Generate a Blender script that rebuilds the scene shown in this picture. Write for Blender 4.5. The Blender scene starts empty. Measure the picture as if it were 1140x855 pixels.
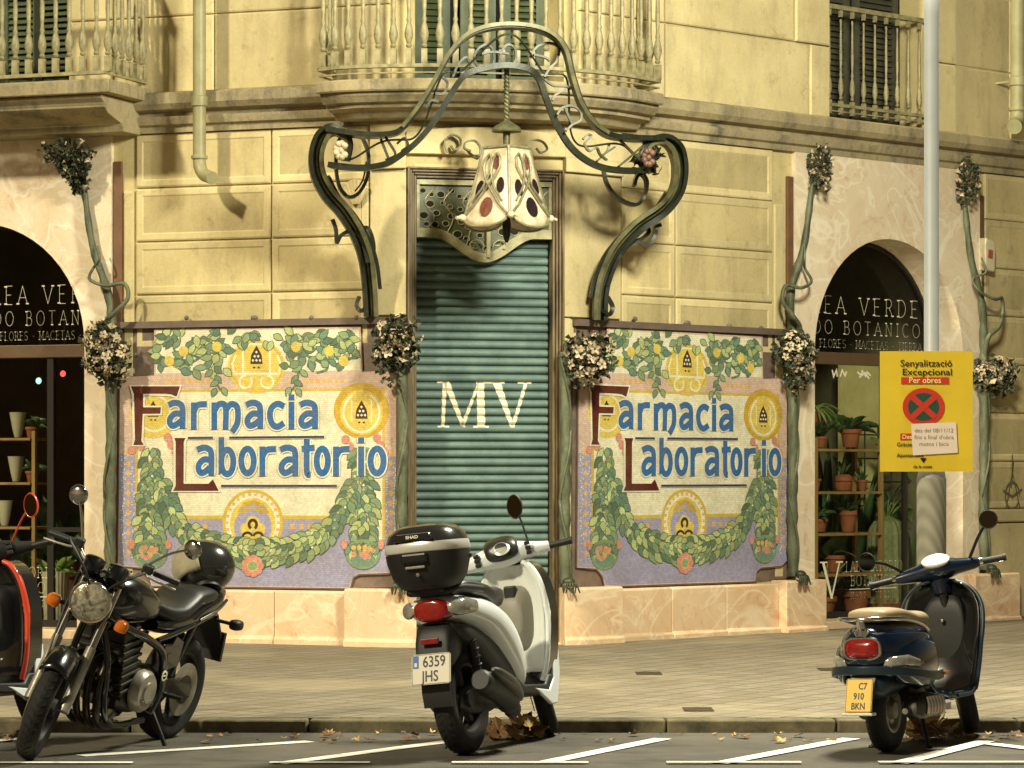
import bpy, bmesh, math, random
from mathutils import Vector, Matrix
random.seed(7)
R = math.radians
C = bpy.context.scene.collection
SC = bpy.context.scene

# ------------------------------------------------------------------ camera, sky, sun, exposure
F = 3400.0          # focal length in photo pixels (photo 1140 wide), horizon at photo row 530
EYE = 1.5
cam_d = bpy.data.cameras.new('camera'); cam = bpy.data.objects.new('camera', cam_d); C.objects.link(cam)
cam.location = (0, 0, EYE); cam.rotation_euler = (R(90), 0, 0)
cam_d.sensor_width = 36; cam_d.lens = 36*F/1140; cam_d.shift_y = (530-427.5)/1140
cam_d.clip_end = 2000
SC.camera = cam

SUN_AZ, SUN_EL = 42, 36     # degrees left of the view axis (behind the camera), elevation
world = bpy.data.worlds.new('World'); SC.world = world; world.use_nodes = True
wn = world.node_tree.nodes; wl = world.node_tree.links
bg = wn['Background']
sky = wn.new('ShaderNodeTexSky'); sky.sky_type = 'NISHITA'; sky.sun_disc = False
sky.sun_elevation = R(SUN_EL); sky.sun_rotation = R(180+SUN_AZ)
tint = wn.new('ShaderNodeMix'); tint.data_type = 'RGBA'; tint.blend_type = 'MULTIPLY'; tint.inputs[0].default_value = 1
tint.inputs[7].default_value = (1.0, .66, .34, 1)     # sodium-lit night sky over the city
wl.new(sky.outputs[0], tint.inputs[6]); wl.new(tint.outputs[2], bg.inputs[0])
bg.inputs[1].default_value = 0.038
sl = bpy.data.lights.new('sun', 'SUN'); sl.energy = 3.4; sl.angle = R(3.2); sl.color = (1.0, .92, .66)
so = bpy.data.objects.new('sun', sl); C.objects.link(so)
L = Vector((-math.sin(R(SUN_AZ))*math.cos(R(SUN_EL)), -math.cos(R(SUN_AZ))*math.cos(R(SUN_EL)), math.sin(R(SUN_EL))))
so.rotation_euler = L.to_track_quat('Z', 'Y').to_euler(); so.location = L*30
SC.view_settings.view_transform = 'Standard'; SC.view_settings.look = 'None'
SC.view_settings.gamma = 1; SC.view_settings.use_curve_mapping = False
SC.view_settings.exposure = -0.08
SC.render.engine = 'CYCLES'
SC.cycles.max_bounces = 6; SC.cycles.transparent_max_bounces = 12
LAMP_W = 4900.0; LAMP_COL = (1.0, .97, .76)

# ------------------------------------------------------------------ helpers
def lin(c):
    return tuple(((x/255)/12.92 if x/255 <= .04045 else ((x/255+.055)/1.055)**2.4) for x in c)
def P(o, label=None, cat=None, group=None, kind=None):
    if label: o['label'] = label
    if cat: o['category'] = cat
    if group: o['group'] = group
    if kind: o['kind'] = kind
    return o
def empty(name, loc=(0,0,0), rz=0, lean=0, parent=None):
    o = bpy.data.objects.new(name, None); C.objects.link(o)
    o.empty_display_size = .1
    o.matrix_world = Matrix.Translation(Vector(loc)) @ Matrix.Rotation(rz, 4, 'Z') @ Matrix.Rotation(lean, 4, 'X')
    if parent: o.parent = parent
    return o
def dup(o, parent=None):
    c = o.copy(); C.objects.link(c)
    if parent: c.parent = parent
    for ch in list(o.children): dup(ch, c)
    return c

class MB:
    """collects geometry, builds ONE mesh object"""
    def __init__(s): s.v = []; s.f = []; s.m = []; s.T = None
    def add(s, vs, fs, mat=0):
        n = len(s.v)
        if s.T is not None: vs = [tuple(s.T @ Vector(p)) for p in vs]
        s.v += [tuple(p) for p in vs]
        for f in fs: s.f.append([i+n for i in f]); s.m.append(mat)
        return s
    def box(s, x0, x1, y0, y1, z0, z1, mat=0):
        return s.add([(x0,y0,z0),(x1,y0,z0),(x1,y1,z0),(x0,y1,z0),(x0,y0,z1),(x1,y0,z1),(x1,y1,z1),(x0,y1,z1)],
              [(0,3,2,1),(4,5,6,7),(0,1,5,4),(1,2,6,5),(2,3,7,6),(3,0,4,7)], mat)
    def poly(s, pts, mat=0): return s.add(pts, [list(range(len(pts)))], mat)
    def prism(s, pts, y0, y1, mat=0, back=True):
        """polygon in (x,z) extruded along y"""
        n = len(pts)
        vs = [(x,y0,z) for x,z in pts] + [(x,y1,z) for x,z in pts]
        fs = [list(range(n))] + [(i, (i+1)%n, (i+1)%n+n, i+n) for i in range(n)]
        if back: fs.append(list(range(2*n-1, n-1, -1)))
        return s.add(vs, fs, mat)
    def rings(s, rs, mat=0, cap=True, closed=True):
        n = len(rs[0]); vs = [p for r in rs for p in r]; fs = []
        for i in range(len(rs)-1):
            for j in range(n if closed else n-1):
                k = (j+1) % n
                fs.append((i*n+j, i*n+k, (i+1)*n+k, (i+1)*n+j))
        if cap and closed:
            fs.append(list(range(n-1, -1, -1))); fs.append([(len(rs)-1)*n+j for j in range(n)])
        return s.add(vs, fs, mat)
    def sweep(s, path, sec, ref=(0,0,1), mat=0, scales=None, closed=False):
        """sweep a closed 2-D section [(u,v)] along path; u follows ref as far as it can"""
        path = [Vector(p) for p in path]; n = len(path); rs = []; up = Vector(ref)
        for i in range(n):
            if closed: t = path[(i+1)%n]-path[i-1]
            else: t = path[min(i+1,n-1)]-path[max(i-1,0)]
            t = t.normalized() if t.length > 1e-9 else Vector((1,0,0))
            u = up - t*up.dot(t)
            if u.length < .05: u = (lastu - t*lastu.dot(t)) if i else t.orthogonal()
            u.normalize(); lastu = u; w = t.cross(u)
            k = scales[i] if scales else 1
            rs.append([tuple(path[i]+u*(a*k)+w*(b*k)) for a, b in sec])
        if closed: rs.append(rs[0])
        return s.rings(rs, mat, cap=not closed)
    def tube(s, path, r, n=8, mat=0, closed=False):
        """round tube with parallel transport; r number or list"""
        path = [Vector(p) for p in path]; m = len(path)
        rr = r if isinstance(r, (list, tuple)) else [r]*m
        rs = []; u = None
        for i in range(m):
            t = (path[(i+1)%m]-path[i-1]) if closed else (path[min(i+1,m-1)]-path[max(i-1,0)])
            t = t.normalized() if t.length > 1e-9 else Vector((0,0,1))
            u = t.orthogonal().normalized() if u is None else (u - t*u.dot(t))
            u = u.normalized() if u.length > 1e-6 else t.orthogonal().normalized()
            w = t.cross(u)
            rs.append([tuple(path[i]+(u*math.cos(2*math.pi*k/n)+w*math.sin(2*math.pi*k/n))*rr[i]) for k in range(n)])
        if closed: rs.append(rs[0])
        return s.rings(rs, mat, cap=not closed)
    def lathe(s, prof, o=(0,0,0), ax=(0,0,1), n=24, mat=0, caps=True):
        """prof [(r,h)] about axis"""
        ax = Vector(ax).normalized(); u = ax.orthogonal().normalized(); w = ax.cross(u); o = Vector(o)
        rs = [[tuple(o+ax*h+(u*math.cos(2*math.pi*k/n)+w*math.sin(2*math.pi*k/n))*max(r,1e-4)) for k in range(n)] for r, h in prof]
        return s.rings(rs, mat, cap=caps)
    def ball(s, c, r, n=14, mat=0):
        rx, ry, rz = r if isinstance(r, (list, tuple)) else (r, r, r)
        rs = []
        for i in range(n//2+1):
            a = -math.pi/2 + math.pi*i/(n//2)
            rs.append([(c[0]+rx*max(math.cos(a),1e-3)*math.cos(2*math.pi*k/n), c[1]+ry*max(math.cos(a),1e-3)*math.sin(2*math.pi*k/n), c[2]+rz*math.sin(a)) for k in range(n)])
        return s.rings(rs, mat)
    def build(s, name, mats, parent=None, fn=None, smooth=35, bevel=0, seg=2, recalc=True, sub=0, solid=0):
        me = bpy.data.meshes.new(name)
        vs = [fn(p) for p in s.v] if fn else s.v
        me.from_pydata([tuple(v) for v in vs], [], s.f)
        ms = mats if isinstance(mats, (list, tuple)) else [mats]
        for m in ms: me.materials.append(m)
        me.polygons.foreach_set('material_index', s.m)
        if recalc:
            bm = bmesh.new(); bm.from_mesh(me); bmesh.ops.recalc_face_normals(bm, faces=bm.faces); bm.to_mesh(me); bm.free()
        if smooth:
            me.polygons.foreach_set('use_smooth', [True]*len(me.polygons)); me.set_sharp_from_angle(angle=R(smooth))
        me.update()
        o = bpy.data.objects.new(name, me); C.objects.link(o)
        if parent: o.parent = parent
        if solid:
            m = o.modifiers.new('solid', 'SOLIDIFY'); m.thickness = solid; m.offset = 0
        if bevel:
            m = o.modifiers.new('bevel', 'BEVEL'); m.width = bevel; m.segments = seg; m.limit_method = 'ANGLE'; m.angle_limit = R(40)
        if sub:
            m = o.modifiers.new('sub', 'SUBSURF'); m.levels = sub; m.render_levels = sub
        return o
def smooth_path(pts, k=6, closed=False):
    pts = [Vector(p) for p in pts]; n = len(pts); out = []
    for i in range(n if closed else n-1):
        if closed: a, b, c, d = pts[i-1], pts[i], pts[(i+1)%n], pts[(i+2)%n]
        else: a, b, c, d = pts[max(i-1,0)], pts[i], pts[i+1], pts[min(i+2,n-1)]
        for j in range(k):
            t = j/k
            out.append(.5*((2*b)+(c-a)*t+(2*a-5*b+4*c-d)*t*t+(3*b-a-3*c+d)*t**3))
    if not closed: out.append(pts[-1])
    return out
def rect(w, t): return [(-w/2,-t/2),(w/2,-t/2),(w/2,t/2),(-w/2,t/2)]
def sring(x, yc, zc, a, b, e=2.4, n=24):
    """superellipse ring in the plane x = const"""
    out = []
    for k in range(n):
        t = 2*math.pi*k/n; c, si = math.cos(t), math.sin(t)
        out.append((x, yc+a*math.copysign(abs(c)**(2/e), c), zc+b*math.copysign(abs(si)**(2/e), si)))
    return out
def loft_x(mb, secs, e=2.4, n=24, mat=0, y=0):
    """secs: (x, zc, halfwidth, halfheight)"""
    def dense(secs):
        ps = smooth_path([Vector((s_[0], s_[1], s_[2])) for s_ in secs], 4); hs = smooth_path([Vector((s_[3], 0, 0)) for s_ in secs], 4)
        return [(p.x, p.y, max(p.z,.003), max(h.x,.003)) for p, h in zip(ps, hs)]
    return mb.rings([sring(x, y, z, a, b, e, n) for x, z, a, b in dense(secs)], mat)

# ------------------------------------------------------------------ materials
def newmat(name):
    m = bpy.data.materials.new(name); m.use_nodes = True
    return m, m.node_tree.nodes, m.node_tree.links, m.node_tree.nodes['Principled BSDF']
def mix(N, Lk, a, b, fac, mode='MIX'):
    n = N.new('ShaderNodeMix'); n.data_type = 'RGBA'; n.blend_type = mode
    for sock, val in ((n.inputs[0], fac), (n.inputs[6], a), (n.inputs[7], b)):
        if hasattr(val, 'is_output'): Lk.new(val, sock)
        elif isinstance(val, (int, float)): sock.default_value = val
        else: sock.default_value = (*val[:3], 1)
    return n.outputs[2]
def noise(N, Lk, scale, detail=4, rough=.6, vec=None, dist=0):
    n = N.new('ShaderNodeTexNoise'); n.inputs['Scale'].default_value = scale; n.inputs['Detail'].default_value = detail
    n.inputs['Roughness'].default_value = rough; n.inputs['Distortion'].default_value = dist
    if vec is not None: Lk.new(vec, n.inputs['Vector'])
    return n.outputs['Fac']
def ramp(N, Lk, fac, stops):
    n = N.new('ShaderNodeValToRGB'); Lk.new(fac, n.inputs[0]); el = n.color_ramp.elements
    while len(el) < len(stops): el.new(.5)
    for e_, (p, c) in zip(el, stops):
        e_.position = p; e_.color = (c, c, c, 1) if isinstance(c, (int, float)) else (*c[:3], 1)
    return n.outputs[0]
def coords(N, Lk, scale=(1,1,1)):
    t = N.new('ShaderNodeTexCoord'); mp = N.new('ShaderNodeMapping'); mp.inputs['Scale'].default_value = scale
    Lk.new(t.outputs['Object'], mp.inputs[0]); return mp.outputs[0]
def bump(N, Lk, b, h, strength=.3, dist=.01):
    n = N.new('ShaderNodeBump'); n.inputs['Strength'].default_value = strength; n.inputs['Distance'].default_value = dist
    Lk.new(h, n.inputs['Height']); Lk.new(n.outputs[0], b.inputs['Normal'])
def island(N, Lk, c, k):
    """each loose piece (stone, leaf, petal) gets a tone of its own"""
    g = N.new('ShaderNodeNewGeometry'); mr = N.new('ShaderNodeMapRange'); mr.inputs[3].default_value = 1-k; mr.inputs[4].default_value = 1+k*.6
    Lk.new(g.outputs['Random Per Island'], mr.inputs[0]); cc = N.new('ShaderNodeCombineColor')
    for i in range(3): Lk.new(mr.outputs[0], cc.inputs[i])
    return mix(N, Lk, c, cc.outputs[0], 1, 'MULTIPLY')
def pbr(name, col, rough=.5, metal=0, var=.0, vscale=8, bmp=0, bscale=60, coat=0, spec=.5, col2=None, stretch=(1,1,1), rvar=0, isl=0):
    m, N, Lk, b = newmat(name)
    b.inputs['Roughness'].default_value = rough; b.inputs['Metallic'].default_value = metal
    b.inputs['Coat Weight'].default_value = coat; b.inputs['Coat Roughness'].default_value = .04
    b.inputs['Specular IOR Level'].default_value = spec
    c = lin(col); c2 = lin(col2) if col2 else tuple(x*(1-var) for x in c)
    if var or col2:
        v = coords(N, Lk, stretch)
        nz = noise(N, Lk, vscale, 6, .65, v)
        cm = mix(N, Lk, c, c2, ramp(N, Lk, nz, [(.35,0),(.65,1)])); Lk.new(island(N, Lk, cm, isl) if isl else cm, b.inputs['Base Color'])
        if rvar:
            mr = N.new('ShaderNodeMapRange'); mr.inputs[3].default_value = rough-rvar; mr.inputs[4].default_value = rough+rvar
            Lk.new(nz, mr.inputs[0]); Lk.new(mr.outputs[0], b.inputs['Roughness'])
    else: b.inputs['Base Color'].default_value = (*c, 1)
    if bmp:
        bump(N, Lk, b, noise(N, Lk, bscale, 6, .6, coords(N, Lk)), bmp)
    return m
def stone(name, a, b_, stain, rough=.85, streak=.5, bs=.25, isl=0):
    """weathered plastered stone: mottling, run-off streaks, grain"""
    m, N, Lk, b = newmat(name); b.inputs['Roughness'].default_value = rough; b.inputs['Specular IOR Level'].default_value = .25
    v = coords(N, Lk)
    c = mix(N, Lk, lin(a), lin(b_), ramp(N, Lk, noise(N, Lk, 1.3, 6, .65, v), [(.35,0),(.68,1)]))
    vs = coords(N, Lk, (2.6, 2.6, .7))
    st = ramp(N, Lk, noise(N, Lk, 1.6, 5, .7, vs), [(.48,0),(.72,streak)])
    c = mix(N, Lk, c, lin(stain), st)
    fine = noise(N, Lk, 45, 5, .7, v)
    c = mix(N, Lk, c, (1,1,1), ramp(N, Lk, fine, [(.3,.0),(.7,.10)]))
    spots = ramp(N, Lk, noise(N, Lk, 5, 7, .8, v), [(.56,0),(.72,.5)])
    c = mix(N, Lk, c, lin(stain), spots)
    if isl: c = island(N, Lk, c, isl)
    Lk.new(c, b.inputs['Base Color']); bump(N, Lk, b, fine, bs, .006)
    return m
def marble(name, a, b_, vein, rust, rough=.4, scale=1.0):
    m, N, Lk, b = newmat(name); b.inputs['Roughness'].default_value = rough; b.inputs['Specular IOR Level'].default_value = .35
    v = coords(N, Lk, (scale, scale, scale))
    c = mix(N, Lk, lin(a), lin(b_), ramp(N, Lk, noise(N, Lk, 2.2, 7, .7, v, .8), [(.35,0),(.7,1)]))
    c = mix(N, Lk, c, lin(rust), ramp(N, Lk, noise(N, Lk, 3.1, 6, .75, v, 1.5), [(.55,0),(.72,.75)]))
    for sc_, wd, am in ((1.1,.012,.62),(2.4,.009,.42)):
        nz = noise(N, Lk, sc_, 3, .55, v, 1.2)
        k = ramp(N, Lk, nz, [(.5-wd*1.8,0),(.5,am),(.5+wd*1.8,0)])
        c = mix(N, Lk, c, lin(vein), k)
    Lk.new(c, b.inputs['Base Color']); bump(N, Lk, b, noise(N, Lk, 30, 5, .6, v), .12, .005)
    return m
def mosaic(name, col, col2=None, tes=.016, grout=.62, var=.25, isl=0):
    """small tesserae in rows (object space x,z)"""
    m, N, Lk, b = newmat(name); b.inputs['Roughness'].default_value = .38; b.inputs['Specular IOR Level'].default_value = .4
    t = N.new('ShaderNodeTexCoord'); sx = N.new('ShaderNodeSeparateXYZ'); cx = N.new('ShaderNodeCombineXYZ')
    Lk.new(t.outputs['Object'], sx.inputs[0]); Lk.new(sx.outputs[0], cx.inputs[0]); Lk.new(sx.outputs[2], cx.inputs[1])
    br = N.new('ShaderNodeTexBrick'); Lk.new(cx.outputs[0], br.inputs['Vector'])
    br.inputs['Scale'].default_value = 1; br.inputs['Brick Width'].default_value = tes*1.25; br.inputs['Row Height'].default_value = tes
    br.inputs['Mortar Size'].default_value = tes*.09; br.inputs['Mortar Smooth'].default_value = .4; br.inputs['Bias'].default_value = 0
    c = lin(col); d = lin(col2) if col2 else tuple(x*(1-var) for x in c)
    br.inputs['Color1'].default_value = (*c, 1); br.inputs['Color2'].default_value = (*d, 1)
    br.inputs['Mortar'].default_value = (*[x*grout for x in c], 1)
    dirt = ramp(N, Lk, noise(N, Lk, 3.5, 6, .7, cx.outputs[0]), [(.4,0),(.75,.42)])
    cc = mix(N, Lk, br.outputs['Color'], tuple(x*.55 for x in lin((150,130,90))), dirt)
    if isl: cc = island(N, Lk, cc, isl)
    Lk.new(cc, b.inputs['Base Color']); bump(N, Lk, b, noise(N, Lk, 90, 3, .6, cx.outputs[0]), .15, .004)
    return m
def glass_pane(name, refl=.10, tintc=(.75,.8,.75)):
    m, N, Lk, b = newmat(name); out = N['Material Output']; N.remove(b)
    tr = N.new('ShaderNodeBsdfTransparent'); tr.inputs[0].default_value = (*tintc, 1)
    gl = N.new('ShaderNodeBsdfGlossy'); gl.inputs['Roughness'].default_value = .02
    fr = N.new('ShaderNodeFresnel'); fr.inputs[0].default_value = 1.15
    mx = N.new('ShaderNodeMixShader'); Lk.new(fr.outputs[0], mx.inputs[0]); Lk.new(tr.outputs[0], mx.inputs[1]); Lk.new(gl.outputs[0], mx.inputs[2])
    Lk.new(mx.outputs[0], out.inputs[0]); return m

# ------------------------------------------------------------------ plan of the corner façade
# x = distance along the wall (0 at the door), y = depth (negative = out towards the street), z = height
BENDS = [(-40, -20), (-.74, -20), (-.60, 13), (.60, 13), (.76, 43), (60, 43)]
def theta(s):
    for (a, ta), (b, tb) in zip(BENDS, BENDS[1:]):
        if s <= b: return R(ta + (tb-ta)*(s-a)/(b-a))
    return R(BENDS[-1][1])
DS = .01; S0, S1 = -14.0, 18.0
_tab = {0: (-.22, 25.0)}
x, y = _tab[0]; i = 0
while i*DS < S1:
    t = theta((i+.5)*DS); x += math.cos(t)*DS; y += math.sin(t)*DS; i += 1; _tab[i] = (x, y)
x, y = _tab[0]; i = 0
while i*DS > S0:
    t = theta((i-.5)*DS); x -= math.cos(t)*DS; y -= math.sin(t)*DS; i -= 1; _tab[i] = (x, y)
def plan(s):
    k = math.floor(s/DS); f = s/DS-k
    a = _tab[max(min(k, int(S1/DS)-1), int(S0/DS)+1)]; b = _tab[max(min(k+1, int(S1/DS)), int(S0/DS)+2)]
    return a[0]+(b[0]-a[0])*f, a[1]+(b[1]-a[1])*f
def W(p):
    s, y, z = p; X, Y = plan(s); t = theta(s)
    return (X - math.sin(t)*y, Y + math.cos(t)*y, z)
def at(px, py=530, d=0):
    """photo pixel -> (s, z) on the façade surface pushed d metres out"""
    lo, hi = S0+1, S1-1
    def u(s):
        q = W((s, -d, 0)); return q[0]/q[1]*F+570
    for _ in range(40):
        m = (lo+hi)/2
        if u(m) < px: lo = m
        else: hi = m
    q = W((lo, -d, 0))
    return lo, EYE + (530-py)*q[1]/F
def sx(px, d=0): return at(px, 530, d)[0]
def zy(px, py, d=0): return at(px, py, d)[1]
def G(px, py, z=0):
    """photo pixel on a horizontal plane of height z"""
    Y = (EYE-z)*F/(py-530); return Vector(((px-570)*Y/F, Y, z))
def frame_at(name, s, y=0, z=0):
    return empty(name, W((s, y, z)), theta(s))
KERB_Y, KERB_H = 17.85, .075
def pave_z(Y): return KERB_H + max(0, Y-KERB_Y)*.006

# ------------------------------------------------------------------ setting materials
M_wall = stone('plastered_stone', (206,188,130), (184,165,108), (112,94,58), streak=.35)
M_block = stone('ashlar_block', (212,194,140), (188,170,118), (112,94,58), streak=.32, isl=.17)
M_panel = stone('ashlar_field', (202,183,127), (176,157,105), (106,88,52), streak=.36, isl=.17)
M_cornice = stone('cornice_stone', (170,154,110), (128,112,78), (58,52,38), streak=.85)
M_pink = marble('pink_marble', (230,214,186), (218,194,160), (246,236,214), (196,150,108))
M_base = marble('plinth_marble', (224,196,160), (212,176,136), (240,220,188), (182,124,80), rough=.5)
M_orange = pbr('orange_marble', (120,86,60), .5, var=.3, vscale=6)
M_iron = pbr('wrought_iron_green', (50,54,38), .4, metal=.3, col2=(32,34,26), vscale=14, bmp=.12, bscale=80)
M_iron_pale = pbr('wrought_iron_pale', (112,108,72), .45, metal=.25, col2=(74,74,50), vscale=10, bmp=.1, bscale=80)  # paler iron; on bracket edges and beads it paints in their highlights
M_bronze = pbr('patinated_bronze', (112,116,88), .55, metal=.1, col2=(62,66,48), vscale=9, bmp=.5, bscale=22, stretch=(1,1,.35))
M_bronze_leaf = pbr('bronze_leaf', (80,86,62), .5, metal=.1, col2=(44,48,34), vscale=25, isl=.35)
M_bronze_flower = pbr('bronze_flower_pale', (212,194,160), .5, col2=(166,144,116), vscale=25, isl=.3)
M_railing = pbr('painted_baluster', (164,154,114), .5, col2=(120,112,80), vscale=14, bmp=.1)
M_louver = pbr('green_shutter_paint', (84,94,62), .6, col2=(64,74,48), vscale=9)
M_louver_grey = pbr('grey_shutter_paint', (84,82,66), .6, col2=(64,62,50), vscale=9)
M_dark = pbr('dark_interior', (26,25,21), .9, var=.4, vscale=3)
M_frame_brown = pbr('brown_metal_frame', (104,80,56), .5, metal=.2, var=.2)
M_black_frame = pbr('dark_metal_frame', (38,34,28), .5, metal=.3)
M_glass = glass_pane('shop_glass', tintc=(.92,.94,.88))
M_letter = pbr('cream_lettering', (232,226,196), .6)
M_roller = pbr('green_roller_paint', (98,120,112), .6, metal=0, col2=(76,98,92), vscale=5, bmp=.06, bscale=40)
M_doorframe = pbr('brown_door_moulding', (122,104,74), .5, col2=(84,68,46), vscale=8, stretch=(3,3,.5))
M_pipe = pbr('painted_downpipe', (158,152,112), .5, col2=(136,130,92), vscale=4, bmp=.05)
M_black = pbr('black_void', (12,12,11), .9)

# ------------------------------------------------------------------ ground
def ground_mats():
    m, N, Lk, b = newmat('asphalt'); b.inputs['Roughness'].default_value = .85
    v = coords(N, Lk)
    c = mix(N, Lk, lin((94,88,77)), lin((66,62,55)), ramp(N, Lk, noise(N, Lk, 1.4, 7, .7, v), [(.35,0),(.65,1)]))
    c = mix(N, Lk, c, lin((112,102,84)), ramp(N, Lk, noise(N, Lk, 160, 3, .7, v), [(.55,0),(.75,.6)]))
    c = mix(N, Lk, c, lin((34,31,27)), ramp(N, Lk, noise(N, Lk, .9, 5, .7, coords(N, Lk, (1,3,1))), [(.55,0),(.7,.7)]))
    Lk.new(c, b.inputs['Base Color']); bump(N, Lk, b, noise(N, Lk, 130, 4, .7, v), .5, .01)
    p, N, Lk, b = newmat('pavement_slabs'); b.inputs['Roughness'].default_value = .8; b.inputs['Specular IOR Level'].default_value = .25
    v = coords(N, Lk)
    mpr = N.new('ShaderNodeMapping'); mpr.inputs['Rotation'].default_value = (0,0,R(32)); Lk.new(v, mpr.inputs[0]); vr = mpr.outputs[0]
    br = N.new('ShaderNodeTexBrick'); Lk.new(vr, br.inputs['Vector']); br.inputs['Scale'].default_value = 1; br.offset = 0
    br.inputs['Brick Width'].default_value = .2; br.inputs['Row Height'].default_value = .2; br.inputs['Mortar Size'].default_value = .010; br.inputs['Mortar Smooth'].default_value = .3
    br.inputs['Color1'].default_value = (*lin((134,124,106)),1); br.inputs['Color2'].default_value = (*lin((120,111,94)),1); br.inputs['Mortar'].default_value = (*lin((82,74,60)),1)
    c = mix(N, Lk, br.outputs['Color'], lin((116,102,74)), ramp(N, Lk, noise(N, Lk, .8, 7, .7, v), [(.45,0),(.72,.5)]))
    c = mix(N, Lk, c, lin((88,76,54)), ramp(N, Lk, noise(N, Lk, 2.5, 6, .75, v), [(.56,0),(.70,.5)]))
    c = mix(N, Lk, c, lin((70,60,44)), ramp(N, Lk, noise(N, Lk, 9, 3, .6, v), [(.68,0),(.73,.6)]))
    c = mix(N, Lk, c, lin((60,54,46)), ramp(N, Lk, noise(N, Lk, 14, 2, .5, v), [(.70,0),(.735,.7)]))
    c = mix(N, Lk, c, lin((168,154,124)), ramp(N, Lk, noise(N, Lk, .45, 4, .6, v), [(.52,0),(.62,.4)]))
    Lk.new(c, b.inputs['Base Color'])
    # four-square relief of the cement tiles
    br2 = N.new('ShaderNodeTexBrick'); Lk.new(vr, br2.inputs['Vector']); br2.offset = 0; br2.inputs['Scale'].default_value = 1
    br2.inputs['Brick Width'].default_value = .05; br2.inputs['Row Height'].default_value = .05; br2.inputs['Mortar Size'].default_value = .006
    bump(N, Lk, b, br2.outputs['Fac'], .25, -.004)
    k = pbr('kerb_granite', (122,110,84), .85, col2=(70,66,48), vscale=5, bmp=.4, bscale=60)
    w, N, Lk, b = newmat('road_paint'); b.inputs['Roughness'].default_value = .7
    v = coords(N, Lk)
    c = mix(N, Lk, lin((232,228,214)), lin((128,120,104)), ramp(N, Lk, noise(N, Lk, 9, 7, .8, v), [(.52,0),(.70,.85)]))
    Lk.new(c, b.inputs['Base Color'])
    return m, p, k, w
M_asphalt, M_pave, M_kerb, M_paint = ground_mats()
mb = MB(); mb.poly([(-150,-150,0),(150,-150,0),(150,150,0),(-150,150,0)]); P(mb.build('road', M_asphalt, smooth=0), kind='structure')
mb = MB()
x0, x1, y0, y1 = -30, 30, KERB_Y+.16, 60
mb.add([(x0,y0,pave_z(y0)),(x1,y0,pave_z(y0)),(x1,y1,pave_z(y1)),(x0,y1,pave_z(y1)),(x0,y0,-.1),(x1,y0,-.1)], [(0,1,2,3),(0,4,5,1)])
P(mb.build('pavement', M_pave, smooth=0), kind='structure')
mb = MB(); x = -30
while x < 30:
    w = random.uniform(.85, 1.1); mb.box(x+.006, x+w-.006, KERB_Y, KERB_Y+.155, -.05, KERB_H+random.uniform(-.003,.003)); x += w
P(mb.build('kerb', M_kerb, bevel=.012), kind='structure')
mb = MB()
def line(p, q, wd):
    a, b = G(*p), G(*q); a.z = b.z = .004
    if a.y > KERB_Y-.04: a.y = KERB_Y-.04
    if b.y > KERB_Y-.04: b.y = KERB_Y-.04
    n = (b-a).normalized().cross(Vector((0,0,1)))*wd/2
    mb.poly([a-n, b-n, b+n, a+n])
for p, q in (((90,842),(345,826)), ((310,851),(500,826)), ((610,849),(738,823)), ((800,851),(948,823)), ((1000,851),(1098,826)), ((1100,829),(1240,846)), ((-200,842),(20,824))):
    line(p, q, .11)
for a, b in ((-260,148),(300,412),(503,655),(742,892),(978,1240)):
    line((a,850.5), (b,850.5), .07)
o = mb.build('road_markings', M_paint, smooth=0); P(o, kind='structure')
for i, v in enumerate(o.data.vertices): v.co.z = .004 + .0008*(i//4)
mb = MB()
for px, py in ((722,751),(777,788),(925,747)):
    g = G(px, py, .09); z = pave_z(g.y)+.004
    mb.box(g.x-.09, g.x+.09, g.y-.15, g.y+.15, z-.05, z)
    c = P(mb.build('drain_cover', pbr('drain_iron', (84,70,52), .6, metal=.5, var=.4)),
          ['small square drain cover in the pavement between the white scooter and the wall','small square drain cover on the pavement nearer to the kerb, right of the white scooter','small square drain cover on the pavement beside the shop window on the right'][[722,777,925].index(px)], 'drain cover', 'drain covers in the pavement'); mb = MB()

# ------------------------------------------------------------------ the building
bld = P(empty('corner_building', W((0,0,0))), 'cream stone corner building with green roller door, arched shop windows and stone balconies', 'building')
inv = bld.matrix_world.inverted()
def wb(mb, name, mats, parent=None, fn=W, **k):
    """build in façade coordinates and parent (keeping world position) to the building or one of its parts"""
    o = mb.build(name, mats, None, fn=fn, **k); par = parent or bld
    o.parent = par; o.matrix_parent_inverse = par.matrix_world.inverted() if par.type == 'EMPTY' else Matrix()
    if par.type != 'EMPTY': o.matrix_parent_inverse = (par.matrix_parent_inverse).inverted() if par.parent else Matrix()
    return o
AR_R, AR_L, AR_RAD, AR_HW = 4.76, -4.61, 1.045, 1.30   # arched windows: centre s, radius, half width of the marble field
SPR = 2.62; Z_C0, Z_C1 = 4.37, 4.68                    # springing, cornice bottom/top
TOP = 8.5
def srange(a, b, step=.5):
    """cut a wall interval where the plan bends"""
    c = [a, b] + [s for s in [-.74,-.705,-.67,-.635,-.60,.60,.64,.68,.72,.76] if a < s < b]
    n = int((b-a)/step)+1
    c += [a+(b-a)*i/n for i in range(n+1)]
    c = sorted(set(round(v, 4) for v in c))
    return c
DOOR = (-.57, .57, 3.93)
UL = (sx(-120), sx(77)); UC = (sx(462), sx(628)); UR = (sx(921), sx(1034)); UB = 4.70
def wallstrip(mb, a, b, z0, z1, y=0, mat=0):
    ss = srange(a, b)
    for p, q in zip(ss, ss[1:]): mb.poly([(p,y,z0),(q,y,z0),(q,y,z1),(p,y,z1)], mat)
mb = MB()
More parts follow.
